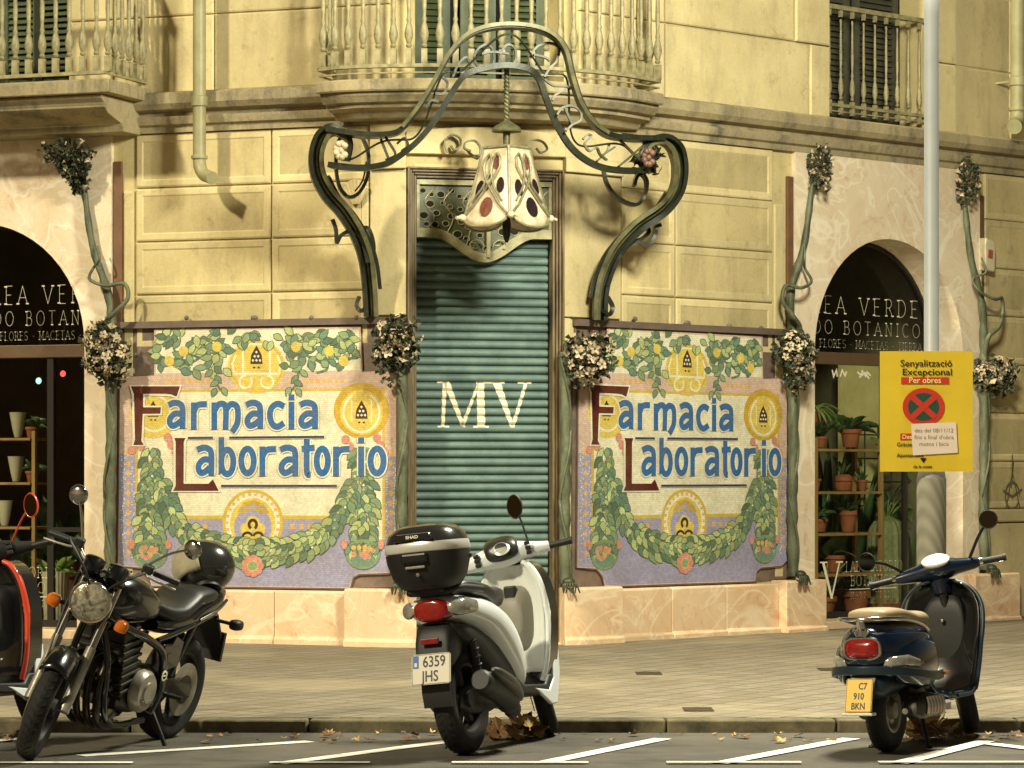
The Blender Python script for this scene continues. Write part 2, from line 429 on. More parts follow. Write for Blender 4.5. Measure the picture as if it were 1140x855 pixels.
edges = [(-12, AR_L-AR_HW), (AR_L+AR_HW, DOOR[0]-.06), (DOOR[1]+.06, AR_R-AR_HW), (AR_R+AR_HW, 16)]
for a, b in edges: wallstrip(mb, a, b, -.1, Z_C1)
wallstrip(mb, DOOR[0]-.06, DOOR[1]+.06, DOOR[2]+.04, Z_C1)
for c in (AR_L, AR_R): wallstrip(mb, c-AR_HW, c+AR_HW, Z_C0, Z_C1)
ups = [(-12, UL[0]), (UL[1], UC[0]), (UC[1], UR[0]), (UR[1], 16)]
for a, b in ups: wallstrip(mb, a, b, Z_C1, TOP)
for a, b in (UL, UC, UR):
    wallstrip(mb, a, b, Z_C1, UB); wallstrip(mb, a, b, 7.3, TOP)
    for e_ in (a, b): mb.poly([(e_,0,UB),(e_,.35,UB),(e_,.35,7.3),(e_,0,7.3)])
    mb.poly([(a,0,UB),(b,0,UB),(b,.35,UB),(a,.35,UB)]); mb.poly([(a,0,7.3),(b,0,7.3),(b,.35,7.3),(a,.35,7.3)])
wb(mb, 'stone_wall', M_wall, smooth=0)
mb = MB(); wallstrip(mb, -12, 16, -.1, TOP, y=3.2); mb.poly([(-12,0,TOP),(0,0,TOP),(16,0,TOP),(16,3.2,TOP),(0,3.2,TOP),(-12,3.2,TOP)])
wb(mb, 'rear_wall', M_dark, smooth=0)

# ashlar blocks with sunk fields
mb = MB()
def block(a, b, z0, z1, d=.024, inset=.055, sunk=.008, gap=.007):
    a += gap; b -= gap; z0 += gap; z1 -= gap; e = .012
    O = [(a,z0),(b,z0),(b,z1),(a,z1)]
    def rg(k, y): return [(a+k,y,z0+k),(b-k,y,z0+k),(b-k,y,z1-k),(a+k,y,z1-k)]
    rs = [rg(0,0), rg(0,-d+e*.6), rg(e,-d), rg(inset,-d), rg(inset+.012,-d+sunk)] if inset else [rg(0,0), rg(0,-d+e*.6), rg(e,-d)]
    n = len(mb.v); vs = [p for r in rs for p in r]; fs = []
    for i in range(len(rs)-1):
        for j in range(4):
            k = (j+1)%4; fs.append((i*4+j, i*4+k, (i+1)*4+k, (i+1)*4+j))
    mb.add(vs, fs, 0); L4 = (len(rs)-1)*4
    mb.add(rs[-1], [(0,1,2,3)], 1 if inset else 0)
def ashl():
    global mb
    if mb.v: wb(mb, 'ashlar', [M_block, M_panel], smooth=0); mb = MB()
rows = [4.37, 3.915, 3.465, 3.02, 2.57]
for z1, z0 in zip(rows, rows[1:]):
    for a, b in ((sx(152), sx(303)), (sx(303), sx(412))): block(a, b, z0, z1)
ashl()
for z1, z0 in zip(rows, rows[1:]):
    for a, b in ((sx(690), sx(750)), (sx(750), sx(859))): block(a, b, z0, z1)
ashl()
for a, b in ((sx(138), sx(151)), (sx(859.5), sx(871))): block(a, b, .6, 3.9, inset=0)
ashl()
zz = [4.37, 3.93, 3.47, 3.02, 2.56, 2.10, 1.64, 1.19]
for z1, z0 in zip(zz, zz[1:]):
    block(sx(1094), sx(1150), z0, z1, inset=0.05, sunk=.006); block(sx(1150), 9.4, z0, z1, inset=.05, sunk=.006); block(9.4, 12, z0, z1, inset=.05, sunk=.006)
block(sx(1094), 12, 1.06, 1.19, d=.06, inset=0); block(sx(1094), 12, .14, 1.06, d=.035, inset=0)
ashl()
# upper storey
zu = [4.70, 5.345, 6.05, 6.8, 7.5]
for i, (z0, z1) in enumerate(zip(zu, zu[1:])):
    for a, b in ((UL[1]+.02, sx(128)), (sx(128), sx(240)), (sx(240), -.78), (.80, sx(738)), (sx(738), sx(898-(16 if i else 0)))): block(a, b, z0, z1, inset=0, d=.03)
    ashl()
    block(sx(898-(16 if i else 0)), UR[0]-.005, z0, z1, inset=0, d=.045)
    block(UR[1]+.005, sx(1061), z0, z1, inset=0, d=.04); block(sx(1061), sx(1122), z0, z1, inset=0, d=.02); block(sx(1122), 9, z0, z1, inset=0, d=.025); ashl()
ashl()

# string course / cornice
def prof_run(mb, a, b, prof, mat=0):
    ss = srange(a, b, .8); n = len(prof)
    mb.rings([[(s, -d, z) for d, z in prof] for s in ss], mat)
mb = MB()
cor = [(-.02,4.37),(.05,4.37),(.05,4.42),(.085,4.435),(.10,4.48),(.10,4.50),(.06,4.505),(.06,4.535),(.13,4.555),(.165,4.60),(.165,4.68),(.13,4.70),(-.02,4.712)]
prof_run(mb, -12, 16, cor)
wb(mb, 'cornice', M_cornice, smooth=30)

# carved stone around the door: pilaster strips beside the shutter and a shell-like keystone
mb = MB()
for a, b in ((sx(414), DOOR[0]-.085), (DOOR[1]+.085, sx(688))):
    ss = srange(a, b, .2)
    lo_ = [s for s in ss if sx(443) <= s <= sx(633)]
    mb.rings([[(s,0,.62),(s,-.035,.62),(s,-.035,2.80),(s,0,2.80)] for s in ([sx(443)]+lo_ if a < 0 else lo_+[sx(633)])])
    for z0, z1, d in ((2.81, 4.0, .035), (4.0, 4.12, .075), (4.12, 4.37, .05)):
        mb.rings([[(s,0,z0),(s,-d,z0),(s,-d,z1),(s,0,z1)] for s in ss])
a, b = DOOR[0]-.085, DOOR[1]+.085
pts = [(a,4.12),(b,4.12),(b,4.30)] + [(b-(b-a)*t, 4.30+.05*math.sin(math.pi*t)) for t in (.1,.2,.3,.4,.5,.6,.7,.8,.9)] + [(a,4.30)]
mb.prism(pts, -.07, .0)
for k in range(7):
    t = (k-3)*.28; s0, z0 = sx(399), 3.72
    mb.tube([(s0+.03*math.sin(t), -.05, z0), (s0+.14*math.sin(t), -.07, z0+.02+.18*math.cos(t))], [.012,.026], 6)
wb(mb, 'door_surround', M_block, smooth=40, bevel=.008)

# marble plinth and pedestals
mb = MB()
def ped(a, b, z1, d):
    ss = srange(a, b, .4)
    mb.rings([[(s,.0,0),(s,-d-.025,0),(s,-d-.025,.16),(s,-d,.18),(s,-d,z1-.015),(s,-d+.015,z1),(s,0,z1)] for s in ss])
PED = [(sx(393), -.605), (.615, sx(676)), (sx(858), AR_R-AR_RAD-.005), (AR_R+AR_RAD+.005, sx(1118)), (AR_L+AR_RAD+.005, sx(150)), (-6.2, AR_L-AR_RAD-.005)]
for a, b in PED: ped(a, b, .585, .19); wb(mb, 'pedestal', M_base, smooth=30, bevel=.006); mb = MB()
for a, b in ((sx(150), sx(393)), (sx(676), sx(858))):
    n = 3
    for i in range(n): ped(a+(b-a)*i/n+.003, a+(b-a)*(i+1)/n-.003, .56, .10)
    wb(mb, 'plinth', M_base, smooth=30, bevel=.006); mb = MB()

# arched marble fields with deep reveals
def marble_arch(c):
    mb = MB(); N_ = 28; d = .045; dep = .30; e = .045
    th = [math.pi*i/N_ for i in range(N_+1)]
    inner = [(c-AR_RAD, .20)] + [(c-AR_RAD*math.cos(t), SPR+AR_RAD*math.sin(t)) for t in th] + [(c+AR_RAD, .20)]
    outer = []
    for s, z in inner:
        if z <= SPR: outer.append((c+math.copysign(AR_HW, s-c), z))
        else:
            dx, dz = s-c, z-SPR; k = min(AR_HW/abs(dx) if abs(dx)>1e-6 else 9e9, (Z_C0-SPR)/dz)
            outer.append((c+dx*k, SPR+dz*k))
    for i in range(len(inner)-1):
        a, b, p, q = inner[i], inner[i+1], outer[i], outer[i+1]
        mb.poly([(a[0],-d,a[1]),(b[0],-d,b[1]),(q[0],-d,q[1]),(p[0],-d,p[1])])
        # corner pieces where the outer ray turns
        if abs(abs(p[0]-c)-AR_HW) < 1e-6 and abs(q[1]-Z_C0) < 1e-6 and abs(p[1]-Z_C0) > 1e-6: mb.poly([(p[0],-d,p[1]),(q[0],-d,q[1]),(p[0],-d,Z_C0)])
        if abs(abs(q[0]-c)-AR_HW) < 1e-6 and abs(p[1]-Z_C0) < 1e-6 and abs(q[1]-Z_C0) > 1e-6: mb.poly([(q[0],-d,q[1]),(p[0],-d,p[1]),(q[0],-d,Z_C0)])
        mb.poly([(a[0],-d,a[1]),(b[0],-d,b[1]),(b[0],dep,b[1]),(a[0],dep,a[1])])
    for sg in (-1, 1):
        mb.poly([(c+sg*AR_HW,-d,.2),(c+sg*AR_HW,-d,Z_C0),(c+sg*AR_HW,0,Z_C0),(c+sg*AR_HW,0,.2)])
    m = wb(mb, 'marble_surround', M_pink, smooth=30)
    mb = MB()   # orange marble fillet on the outer edges, sill
    for sg in (-1, 1):
        x = c+sg*(AR_HW+.005); mb.box(min(x, x+sg*.085), max(x, x+sg*.085), -.03, 0, .6, 4.15)
        wb(mb, 'marble_fillet', M_orange, smooth=0, bevel=.01); mb = MB()
    mb = MB(); mb.box(c-AR_RAD+.01, c+AR_RAD-.01, -.06, .34, -.05, .20); wb(mb, 'window_sill', M_base, smooth=0, bevel=.01)
marble_arch(AR_L); marble_arch(AR_R)

# ------------------------------------------------------------------ lettering as strokes
def arcp(cx, cz, rx, rz, a0, a1, n=10): return [(cx+rx*math.cos(R(a0+(a1-a0)*i/n)), cz+rz*math.sin(R(a0+(a1-a0)*i/n))) for i in range(n+1)]
def ribbon2(pts, hw, closed=False):
    """polyline -> list of quads (2-D) with mitred joints"""
    n = len(pts); L_, R_ = [], []
    for i in range(n):
        a = pts[i-1] if (i or closed) else pts[i]; b = pts[(i+1)%n] if (i < n-1 or closed) else pts[i]
        p = pts[i]
        d1 = (p[0]-a[0], p[1]-a[1]); d2 = (b[0]-p[0], b[1]-p[1])
        def nm(d):
            l = math.hypot(*d); return (d[0]/l, d[1]/l) if l > 1e-9 else None
        u, v = nm(d1), nm(d2); u = u or v; v = v or u
        nx, ny = -(u[1]+v[1]), u[0]+v[0]; l = math.hypot(nx, ny) or 1; nx /= l; ny /= l
        k = hw/max(.45, nx*-u[1]+ny*u[0])
        L_.append((p[0]+nx*k, p[1]+ny*k)); R_.append((p[0]-nx*k, p[1]-ny*k))
    rng = range(n if closed else n-1)
    return [[L_[i], L_[(i+1)%n], R_[(i+1)%n], R_[i]] for i in rng]
GL = {  # strokes, advance, serif points (x,z)
 'A': ([[(0,0),(.36,1)],[(.36,1),(.72,0)],[(.14,.36),(.58,.36)]], .72, [(0,0),(.72,0)]),
 'B': ([[(.1,0),(.1,1)],[(.1,1),(.3,1)]+arcp(.32,.77,.2,.23,90,-90,6)+[(.1,.54)],[(.1,.54),(.32,.54)]+arcp(.34,.27,.24,.27,90,-90,6)+[(.1,0)]], .62, [(.06,0),(.06,1)]),
 'C': ([arcp(.38,.5,.36,.5,50,310,12)], .70, []),
 'D': ([[(.1,0),(.1,1)],[(.1,1),(.3,1)]+arcp(.3,.5,.38,.5,90,-90,10)+[(.1,0)]], .72, [(.06,0),(.06,1)]),
 'E': ([[(.1,0),(.1,1)],[(.1,1),(.56,1)],[(.1,.52),(.46,.52)],[(.1,0),(.56,0)]], .58, [(.06,0),(.06,1)]),
 'F': ([[(.1,0),(.1,1)],[(.1,1),(.56,1)],[(.1,.52),(.46,.52)]], .56, [(.1,0),(.06,1)]),
 'G': ([arcp(.38,.5,.36,.5,50,330,12)+[(.70,.45)],[(.44,.45),(.74,.45)]], .76, []),
 'H': ([[(.1,0),(.1,1)],[(.62,0),(.62,1)],[(.1,.52),(.62,.52)]], .72, [(.1,0),(.1,1),(.62,0),(.62,1)]),
 'I': ([[(.15,0),(.15,1)]], .3, [(.15,0),(.15,1)]),
 'L': ([[(.1,0),(.1,1)],[(.1,0),(.54,0)]], .56, [(.1,1),(.06,0)]),
 'M': ([[(.08,0),(.12,1)],[(.12,1),(.42,.15)],[(.42,.15),(.72,1)],[(.72,1),(.76,0)]], .84, [(.08,0),(.76,0),(.08,1),(.76,1)]),
 'N': ([[(.1,0),(.1,1)],[(.1,1),(.64,0)],[(.64,0),(.64,1)]], .74, [(.1,0),(.08,1),(.64,1)]),
 'O': ([arcp(.38,.5,.37,.5,0,360,18)], .76, []),
 'P': ([[(.1,0),(.1,1)],[(.1,1),(.32,1)]+arcp(.32,.73,.24,.27,90,-90,6)+[(.1,.46)]], .58, [(.1,0),(.06,1)]),
 'R': ([[(.1,0),(.1,1)],[(.1,1),(.32,1)]+arcp(.32,.75,.22,.25,90,-90,6)+[(.1,.5)],[(.34,.5),(.62,0)]], .64, [(.1,0),(.06,1),(.63,0)]),
 'S': ([arcp(.3,.75,.24,.25,30,270,8)+arcp(.3,.25,.25,.25,90,-150,8)[1:]], .58, []),
 'T': ([[(.32,0),(.32,1)],[(0,1),(.64,1)]], .64, [(.32,0)]),
 'U': ([[(.1,1),(.1,.3)]+arcp(.36,.3,.26,.3,180,360,8)+[(.62,1)]], .72, [(.1,1),(.62,1)]),
 'V': ([[(0,1),(.36,0)],[(.36,0),(.72,1)]], .72, [(0,1),(.72,1)]),
 'Z': ([[(.04,1),(.56,1)],[(.56,1),(.04,0)],[(.04,0),(.56,0)]], .6, []),
 '-': ([[(.05,.45),(.25,.45)]], .3, []), ' ': ([], .38, []), '.': ([[(.1,0),(.1,.1)]], .2, []),
 '2': ([arcp(.28,.74,.24,.26,160,-40,8)+[(.04,0)],[(.04,0),(.54,0)]], .56, []), '4': ([[(.42,0),(.42,1)],[(.42,1),(.0,.3)],[(.0,.3),(.6,.3)]], .6, []), '7': ([[(.0,1),(.54,1)],[(.54,1),(.2,0)]], .54, []),
 '0': ([arcp(.3,.5,.28,.5,0,360,16)], .6, []), '1': ([[(.1,.8),(.3,1)],[(.3,1),(.3,0)]], .45, []), ':': ([[(.1,.2),(.1,.3)],[(.1,.6),(.1,.7)]], .2, []),
}
def text2d(txt, x, z, h, track=.25, hw=.055, serif=.11, width=None, align='l'):
    """list of 2-D quads for a line of slab-serif capitals"""
    tot = sum(GL[c][1]+track for c in txt)-track; sxk = (width/(tot*h)) if width else 1
    if align == 'c': x -= tot*h*sxk/2
    out = []
    for c in txt:
        st, adv, sf = GL[c]
        for pl in st: out += [[(x+a*h*sxk, z+b*h) for a, b in q] for q in ribbon2(pl, hw)]
        if serif:
            for a, b in sf:
                zz0, zz1 = (b, b+.07) if b < .5 else (b-.07, b)
                out.append([(x+(a-serif)*h*sxk, z+zz0*h),(x+(a+serif)*h*sxk, z+zz0*h),(x+(a+serif)*h*sxk, z+zz1*h),(x+(a-serif)*h*sxk, z+zz1*h)])
        x += (adv+track)*h*sxk
    return out
def flat(mb, quads, y, mat=0, dy=2e-5):
    for i, q in enumerate(quads): mb.poly([(a, y-(i%40)*dy, b) for a, b in q], mat)
_fonts = {}
def text_mesh(txt, size, bold=0, align='CENTER'):
    """built-in font -> (verts2d, faces)"""
    cu = bpy.data.curves.new('t', 'FONT'); cu.body = txt; cu.size = size; cu.align_x = align; cu.offset = bold; cu.resolution_u = 3
    o = bpy.data.objects.new('t', cu); C.objects.link(o); dg = bpy.context.evaluated_depsgraph_get()
    me = o.evaluated_get(dg).to_mesh(); v = [(p.co.x, p.co.y) for p in me.vertices]; f = [list(p.vertices) for p in me.polygons]
    o.evaluated_get(dg).to_mesh_clear(); bpy.data.objects.remove(o); bpy.data.curves.remove(cu); return v, f
def put_text(mb, txt, x, z, y, size, bold=0, mat=0, sxk=1, align='CENTER'):
    v, f = text_mesh(txt, size, bold, align); mb.add([(x+a*sxk, y, z+b) for a, b in v], f, mat)

# ------------------------------------------------------------------ shop windows
def shop_window(c, key):
    e = frame_at('shop_window', c, .30); e.parent = bld; e.matrix_parent_inverse = inv
    r = AR_RAD
    mb = MB()   # dark metal frame: jambs, arch rim, transom, mullion, bottom rail
    for sg in (-1, 1): mb.box(sg*r-.03, sg*r+.03, 0, .05, .2, SPR)
    mb.sweep([(-(r-.005)*math.cos(math.pi*i/24), .025, SPR+(r-.005)*math.sin(math.pi*i/24)) for i in range(25)], rect(.05,.05), ref=(0,1,0))
    mb.box(-r, r, .0, .05, .2, .26)
    if key == 'r': mb.box(.62, .66, 0.004, .046, .26, 2.52)
    else: mb.box(.50, .56, .004, .046, .26, 2.52); mb.box(.56, r-.03, .004, .046, 1.02, 1.06)
    mb.build('frame', M_black_frame, e, smooth=30)
    mb = MB(); mb.box(-r, r, -.015, .06, 2.52, 2.63); mb.build('transom_bar', M_frame_brown, e, smooth=0, bevel=.006)
    mb = MB(); pts = [(-r, .26), (r, .26), (r, SPR)] + [(r*math.cos(math.pi*i/24), SPR+r*math.sin(math.pi*i/24)) for i in range(25)] + [(-r, SPR)]
    mb.poly([(a, .03, b) for a, b in pts]); g = mb.build('glass', M_glass, e, smooth=0)
    mb = MB(); ox, lw = (-.13, 1.06) if key == 'r' else (.36, .80)
    flat(mb, text2d('MAREA VERDE', ox, 2.985, .16, .42, .0125, width=1.80*lw, align='c'), .02)
    flat(mb, text2d('MUNDO BOTANICO', ox, 2.80, .125, .42, .0105, width=1.86*lw, align='c'), .02)
    flat(mb, text2d('PLANTAS - FLORES - MACETAS - TIERRA', ox, 2.675, .075, .2, .0075, width=1.92*lw, align='c'), .02)
    mb.build('arch_lettering', M_letter, e, smooth=0); mb = MB()
    lx = -.20 if key == 'r' else -.22
    flat(mb, text2d('LABORATORIO', lx, .62, .095, .22, .0115, width=.80), .02)
    flat(mb, text2d('BOTANICO', lx+.07, .49, .095, .22, .0115, width=.62), .02)
    flat(mb, [[(lx+.05,.455),(lx+.72,.455),(lx+.72,.462),(lx+.05,.462)]], .02)
    flat(mb, text2d('MAREA VERDE', lx+.07, .375, .055, .6, .0045, width=.62), .02)
    v = [[(-.06,1),(.06,1),(.46,.0),(.36,0)],[(.36,0),(.43,0),(.80,1),(.74,1)],[(-.14,.96),(.2,.96),(.2,1.0),(-.14,1.0)],[(.6,.96),(.92,.96),(.92,1.0),(.6,1.0)]]
    mb.build('name_lettering', M_letter, e, smooth=0); mb = MB()
    flat(mb, [[(lx-.32+a*.30, .38+b*.34) for a, b in q] for q in v], .018)
    if key == 'r':
        for pl in ([(-.40,2.47),(-.38,2.41),(-.34,2.47),(-.33,2.41)],[(-.29,2.41),(-.26,2.47),(-.22,2.42),(-.20,2.46)],[(-.05,2.46),(.0,2.43),(.02,2.47),(.07,2.42),(.09,2.46),(.14,2.43)],[(-.02,2.41),(.06,2.455),(.12,2.40)]): flat(mb, ribbon2(pl, .009), .012)
    mb.build('emblem', M_letter, e, smooth=0)
    return e
win_l = shop_window(AR_L, 'l'); win_r = shop_window(AR_R, 'r')
# shop rooms behind the glass
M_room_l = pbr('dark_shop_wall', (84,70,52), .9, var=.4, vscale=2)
M_room_r = pbr('lit_tone_shop_wall', (226,214,146), .9, col2=(200,188,120), vscale=2)  # colour raised to stand in for light inside the shop
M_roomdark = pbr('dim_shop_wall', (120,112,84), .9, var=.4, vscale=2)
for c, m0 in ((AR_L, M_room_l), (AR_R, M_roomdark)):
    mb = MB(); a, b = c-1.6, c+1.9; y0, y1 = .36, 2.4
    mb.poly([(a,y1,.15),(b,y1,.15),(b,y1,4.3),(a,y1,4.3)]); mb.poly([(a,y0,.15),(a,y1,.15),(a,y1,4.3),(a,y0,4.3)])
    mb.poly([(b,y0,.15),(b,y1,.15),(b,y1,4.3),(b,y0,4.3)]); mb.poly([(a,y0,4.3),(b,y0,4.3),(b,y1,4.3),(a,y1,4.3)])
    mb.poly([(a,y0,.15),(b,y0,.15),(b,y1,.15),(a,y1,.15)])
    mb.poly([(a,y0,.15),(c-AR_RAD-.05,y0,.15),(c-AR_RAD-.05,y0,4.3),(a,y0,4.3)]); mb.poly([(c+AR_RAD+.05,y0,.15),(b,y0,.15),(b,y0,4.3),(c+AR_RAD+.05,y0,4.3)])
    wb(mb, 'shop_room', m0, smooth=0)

# ------------------------------------------------------------------ roller door
door = frame_at('roller_door', 0, 0); door.parent = bld; door.matrix_parent_inverse = inv
mb = MB(); pitch = .0690; z = .135; x0, x1 = DOOR[0]+.01, DOOR[1]-.01
SH_Y = .13
prof = []
while z < 3.9:
    prof += [(SH_Y+.020, z), (SH_Y+.002, z+.005), (SH_Y-.007, z+.016), (SH_Y-.009, z+.030), (SH_Y-.005, z+.046), (SH_Y+.004, z+.057), (SH_Y+.020, z+.062)]; z += pitch
mb.rings([[(x0, y, q) for y, q in prof], [(x1, y, q) for y, q in prof]], closed=False, cap=False)
sh = mb.build('shutter_curtain', M_roller, door, smooth=50)
def clip(poly, z0, up):
    out = []
    for i in range(len(poly)):
        a, b = poly[i-1], poly[i]; ia, ib = (a[1] >= z0) == up, (b[1] >= z0) == up
        if ia != ib: t = (z0-a[1])/(b[1]-a[1]); out.append((a[0]+(b[0]-a[0])*t, z0))
        if ib: out.append(b)
    return out
def on_shutter(mb, quads, off=.0025, mat=0):
    for q in quads:
        for (ya, za), (yb, zb) in zip(prof, prof[1:]):
            if zb-za < 1e-6 or max(p[1] for p in q) < za or min(p[1] for p in q) > zb: continue
            if ya > SH_Y+.02 and yb > SH_Y+.02: continue          # the paint skips the dark gaps
            c = clip(clip(q, za, True), zb, False)
            if len(c) >= 3: mb.poly([(a, ya+(yb-ya)*(b-za)/(zb-za)-off, b) for a, b in c], mat)
def serif_MV(x, z, w, h):
    q = []
    def s(*p): q.append([(x+a*w, z+b*h) for a, b in p])
    s((.04,0),(.075,0),(.10,1),(.055,1)); s((.055,1),(.13,1),(.30,.0),(.25,.05)); s((.25,.05),(.285,.0),(.46,1),(.435,1)); s((.42,1),(.50,1),(.515,0),(.43,0))
    for a in (.0,.385): s((a,0),(a+.165 if a else .125,0),(a+.165 if a else .125,.035),(a,.035))
    s((.0,.965),(.11,.965),(.11,1),(.0,1)); s((.43,.965),(.54,.965),(.54,1),(.43,1))
    s((.59,1),(.68,1),(.83,.0),(.79,0)); s((.79,0),(.83,0),(.975,1),(.94,1)); s((.54,.965),(.73,.965),(.73,1),(.54,1)); s((.87,.965),(1.02,.965),(1.02,1),(.87,1))
    return q
mb = MB()
a0 = sx(487, -.13); b0 = sx(590, -.13); zt = zy(538, 425, -.13); zb = zy(538, 476, -.13)
on_shutter(mb, serif_MV(a0, zb, b0-a0, zt-zb))
mb.build('painted_letters', M_letter, sh, smooth=0)
mb = MB()
for txt, py, pa, pb in (('MAREA', 484, 492, 522), ('VERDE', 484, 544, 576), ('HORARIO', 493, 521, 550), ('LUNES A VIERNES', 504, 510, 578), ('10:00 - 14:00  17:00 - 20:00', 514, 500, 594), ('SABADOS 10:00 - 14:00', 524, 496, 568), ('DOMINGO CERRADO', 535, 508, 562)):
    sa, sb = sx(pa, -.13), sx(pb, -.13); z0 = zy((pa+pb)/2, py, -.13)
    on_shutter(mb, text2d(txt, sa, z0, .044, .3, .0035, 0, width=sb-sa))
mb.build('painted_hours', pbr('faded_white_paint', (172,188,172), .6), sh, smooth=0)
# moulded brown frame: three stepped ribs each side and across the head
mb = MB()
for k, (off, d, w) in enumerate(((.0,-.005,.022),(.024,.018,.02),(.046,.04,.02),(.068,.06,.018))):
    a, b, zt = DOOR[0]-off-w, DOOR[1]+off+w, DOOR[2]+off+w
    mb.box(a, a+w, -d, .17, .135, zt); mb.box(b-w, b, -d, .17, .135, zt); mb.box(a+w, b-w, -d, .17, zt-w, zt)
mb.build('door_frame', M_doorframe, door, smooth=0, bevel=.006)
mb = MB(); mb.box(DOOR[0]-.09, DOOR[1]+.09, -.10, .2, .0, .132); mb.build('threshold', M_base, door, smooth=0, bevel=.008)
# wrought transom with leaf-net glazing
def tz(x): # lower edge curve
    t = max(0, 1-abs(x)/.42); t = t*t*(3-2*t); return 3.475-.20*t
TX0, TX1, TT = DOOR[0]+.004, DOOR[1]-.004, 3.90
mb = MB(); n = 28
pts = [(TX0+(TX1-TX0)*i/n, tz(TX0+(TX1-TX0)*i/n)) for i in range(n+1)]
mb.prism(pts+[(TX1,TT),(TX0,TT)], .05, .062)
tr = mb.build('transom', pbr('grey_green_glass', (82,86,58), .35, var=.4, vscale=7), door, smooth=0)
mb = MB()
low = [(a, .035, b+.012) for a, b in pts]
mb.sweep(low, rect(.075,.035), ref=(0,0,1)); mb.sweep([(a,.03,b+.02) for a, b in ((TX0,TT-.02),(TX1,TT-.02))], rect(.04,.03), ref=(0,0,1))
for y0_, a_ in ((TX0+.012,0),(TX1-.012,0)): mb.box(y0_-.012, y0_+.012, .02, .05, 3.48, TT)
M_trans = pbr('painted_transom_iron', (160,154,112), .45, metal=.1, col2=(118,112,78), vscale=12)
mb.build('transom_rim', M_trans, tr, smooth=40)
mb = MB(); mb2 = MB()
cells = []
random.seed(3)
for i in range(900):
    x = random.uniform(TX0+.05, TX1-.05); r = random.uniform(.022, .042); zc = random.uniform(tz(x)+.08, TT-.06)
    if all((x-a)**2+(zc-b)**2 > (r+c_+.008)**2 for a, b, c_ in cells): cells.append((x, zc, r))
for x, zc, r in cells:
    a = random.uniform(0, 3.14); ring = [(x+r*math.cos(t)*1.0, .046, zc+r*.8*math.sin(t)) for t in [k*math.pi/6 for k in range(12)]]
    mb.tube(ring, .0045, 5, closed=True)
    if random.random() < .72: mb2.poly([(x+(p[0]-x)*.85, .0475, zc+(p[2]-zc)*.85) for p in ring])
for k in range(7):
    x = TX0+.1+k*.16; mb.tube(smooth_path([(x,.046,tz(x)+.05),(x+.05,.046,3.62),(x-.03,.046,3.74),(x+.06,.046,3.86)],5), .006, 5)
mb.build('transom_tracery', M_trans, tr, smooth=40); mb2.build('transom_dark_glass', M_black, tr, smooth=0)
mb = MB()
for x, sg in ((-.09,1),(.15,-1)):
    sp = [(x+sg*(.085-.011*t)*math.cos(t*.62), .012, 3.375+(.085-.011*t)*math.sin(t*.62)) for t in [i*.4 for i in range(19)]]
    mb.sweep(sp, rect(.02,.008), ref=(0,1,0))
mb.box(.015, .045, .0, .03, 3.29, 3.55)
mb.build('transom_scrolls', M_trans, tr, smooth=40)

# ------------------------------------------------------------------ balconies
bal_prof = [(.030,0),(.030,.12),(.018,.135),(.026,.15),(.017,.165),(.034,.22),(.036,.25),(.024,.31),(.015,.34),(.022,.36),(.015,.38),(.014,.40),(.020,.52),(.016,.68),(.012,.82),(.018,.84),(.012,.86),(.024,.89),(.024,.96)]
mbb = MB()
for i in range(len(bal_prof)): pass
mbb.box(-.024,.024,-.024,.024,0,.125); mbb.lathe(bal_prof[2:-2], n=10); mbb.box(-.02,.02,-.02,.02,.88,.97)
bal_mesh = mbb.build('baluster', M_railing, smooth=40); BALM = bal_mesh.data; bpy.data.objects.remove(bal_mesh)
def add_baluster(pos, rz, par, z):
    o = bpy.data.objects.new('baluster', BALM); C.objects.link(o); o.parent = par
    o.matrix_parent_inverse = par.matrix_world.inverted()
    o.location = (pos[0], pos[1], z); o.rotation_euler = (0,0,rz)
def louver(name, s, y, w, z0, z1, mat, parent, n=None):
    e = frame_at(name, s, y); e.parent = parent; e.matrix_parent_inverse = parent.matrix_world.inverted()
    mb = MB(); mb.box(-w/2, -w/2+.07, 0, .04, z0, z1); mb.box(w/2-.07, w/2, 0, .04, z0, z1)
    for q in (z0, (z0+z1)/2, z1-.1): mb.box(-w/2+.07, w/2-.07, .002, .038, q, q+.1)
    z = z0+.12
    while z < z1-.12:
        mb.add([(-w/2+.07,.0,z),(w/2-.07,.0,z),(w/2-.07,.035,z+.045),(-w/2+.07,.035,z+.045),(-w/2+.07,.008,z-.004),(w/2-.07,.008,z-.004),(w/2-.07,.043,z+.041),(-w/2+.07,.043,z+.041)],[(0,1,2,3),(7,6,5,4),(0,4,5,1),(1,5,6,2),(2,6,7,3),(3,7,4,0)]); z += .052
    mb.build('louvre_panel', mat, e, smooth=0)
    return e
def balcony_path(pts):
    """dense (pos, tangent-angle) samples of the world polyline"""
    return [Vector(p) for p in pts]
def balcony(pts, zs, corb, spacing, zr=.10, name='balcony'):
    """pts: world XY front path incl. returns to the wall, zs: (slab bottom, slab top)"""
    e = empty(name, (pts[len(pts)//2][0], pts[len(pts)//2][1], zs[1])); e.parent = bld; e.matrix_parent_inverse = inv
    def rel(mb_, nm, m, **k):
        o = mb_.build(nm, m, None, **k); o.parent = e; o.matrix_parent_inverse = e.matrix_world.inverted(); return o
    return e, rel
def normals(path):
    out = []
    for i in range(len(path)):
        a = path[max(i-1,0)]; b = path[min(i+1,len(path)-1)]; t = (b-a).normalized(); out.append(Vector((t.y, -t.x, 0)))
    return out
def walk(path, step, start=0):
    """points every step along the path with the direction angle"""
    out = []; need = start
    for a, b in zip(path, path[1:]):
        l = (b-a).length
        while need <= l:
            t = need/l if l else 0; out.append((a.lerp(b, t), math.atan2(b.y-a.y, b.x-a.x))); need += step
        need -= l
    return out
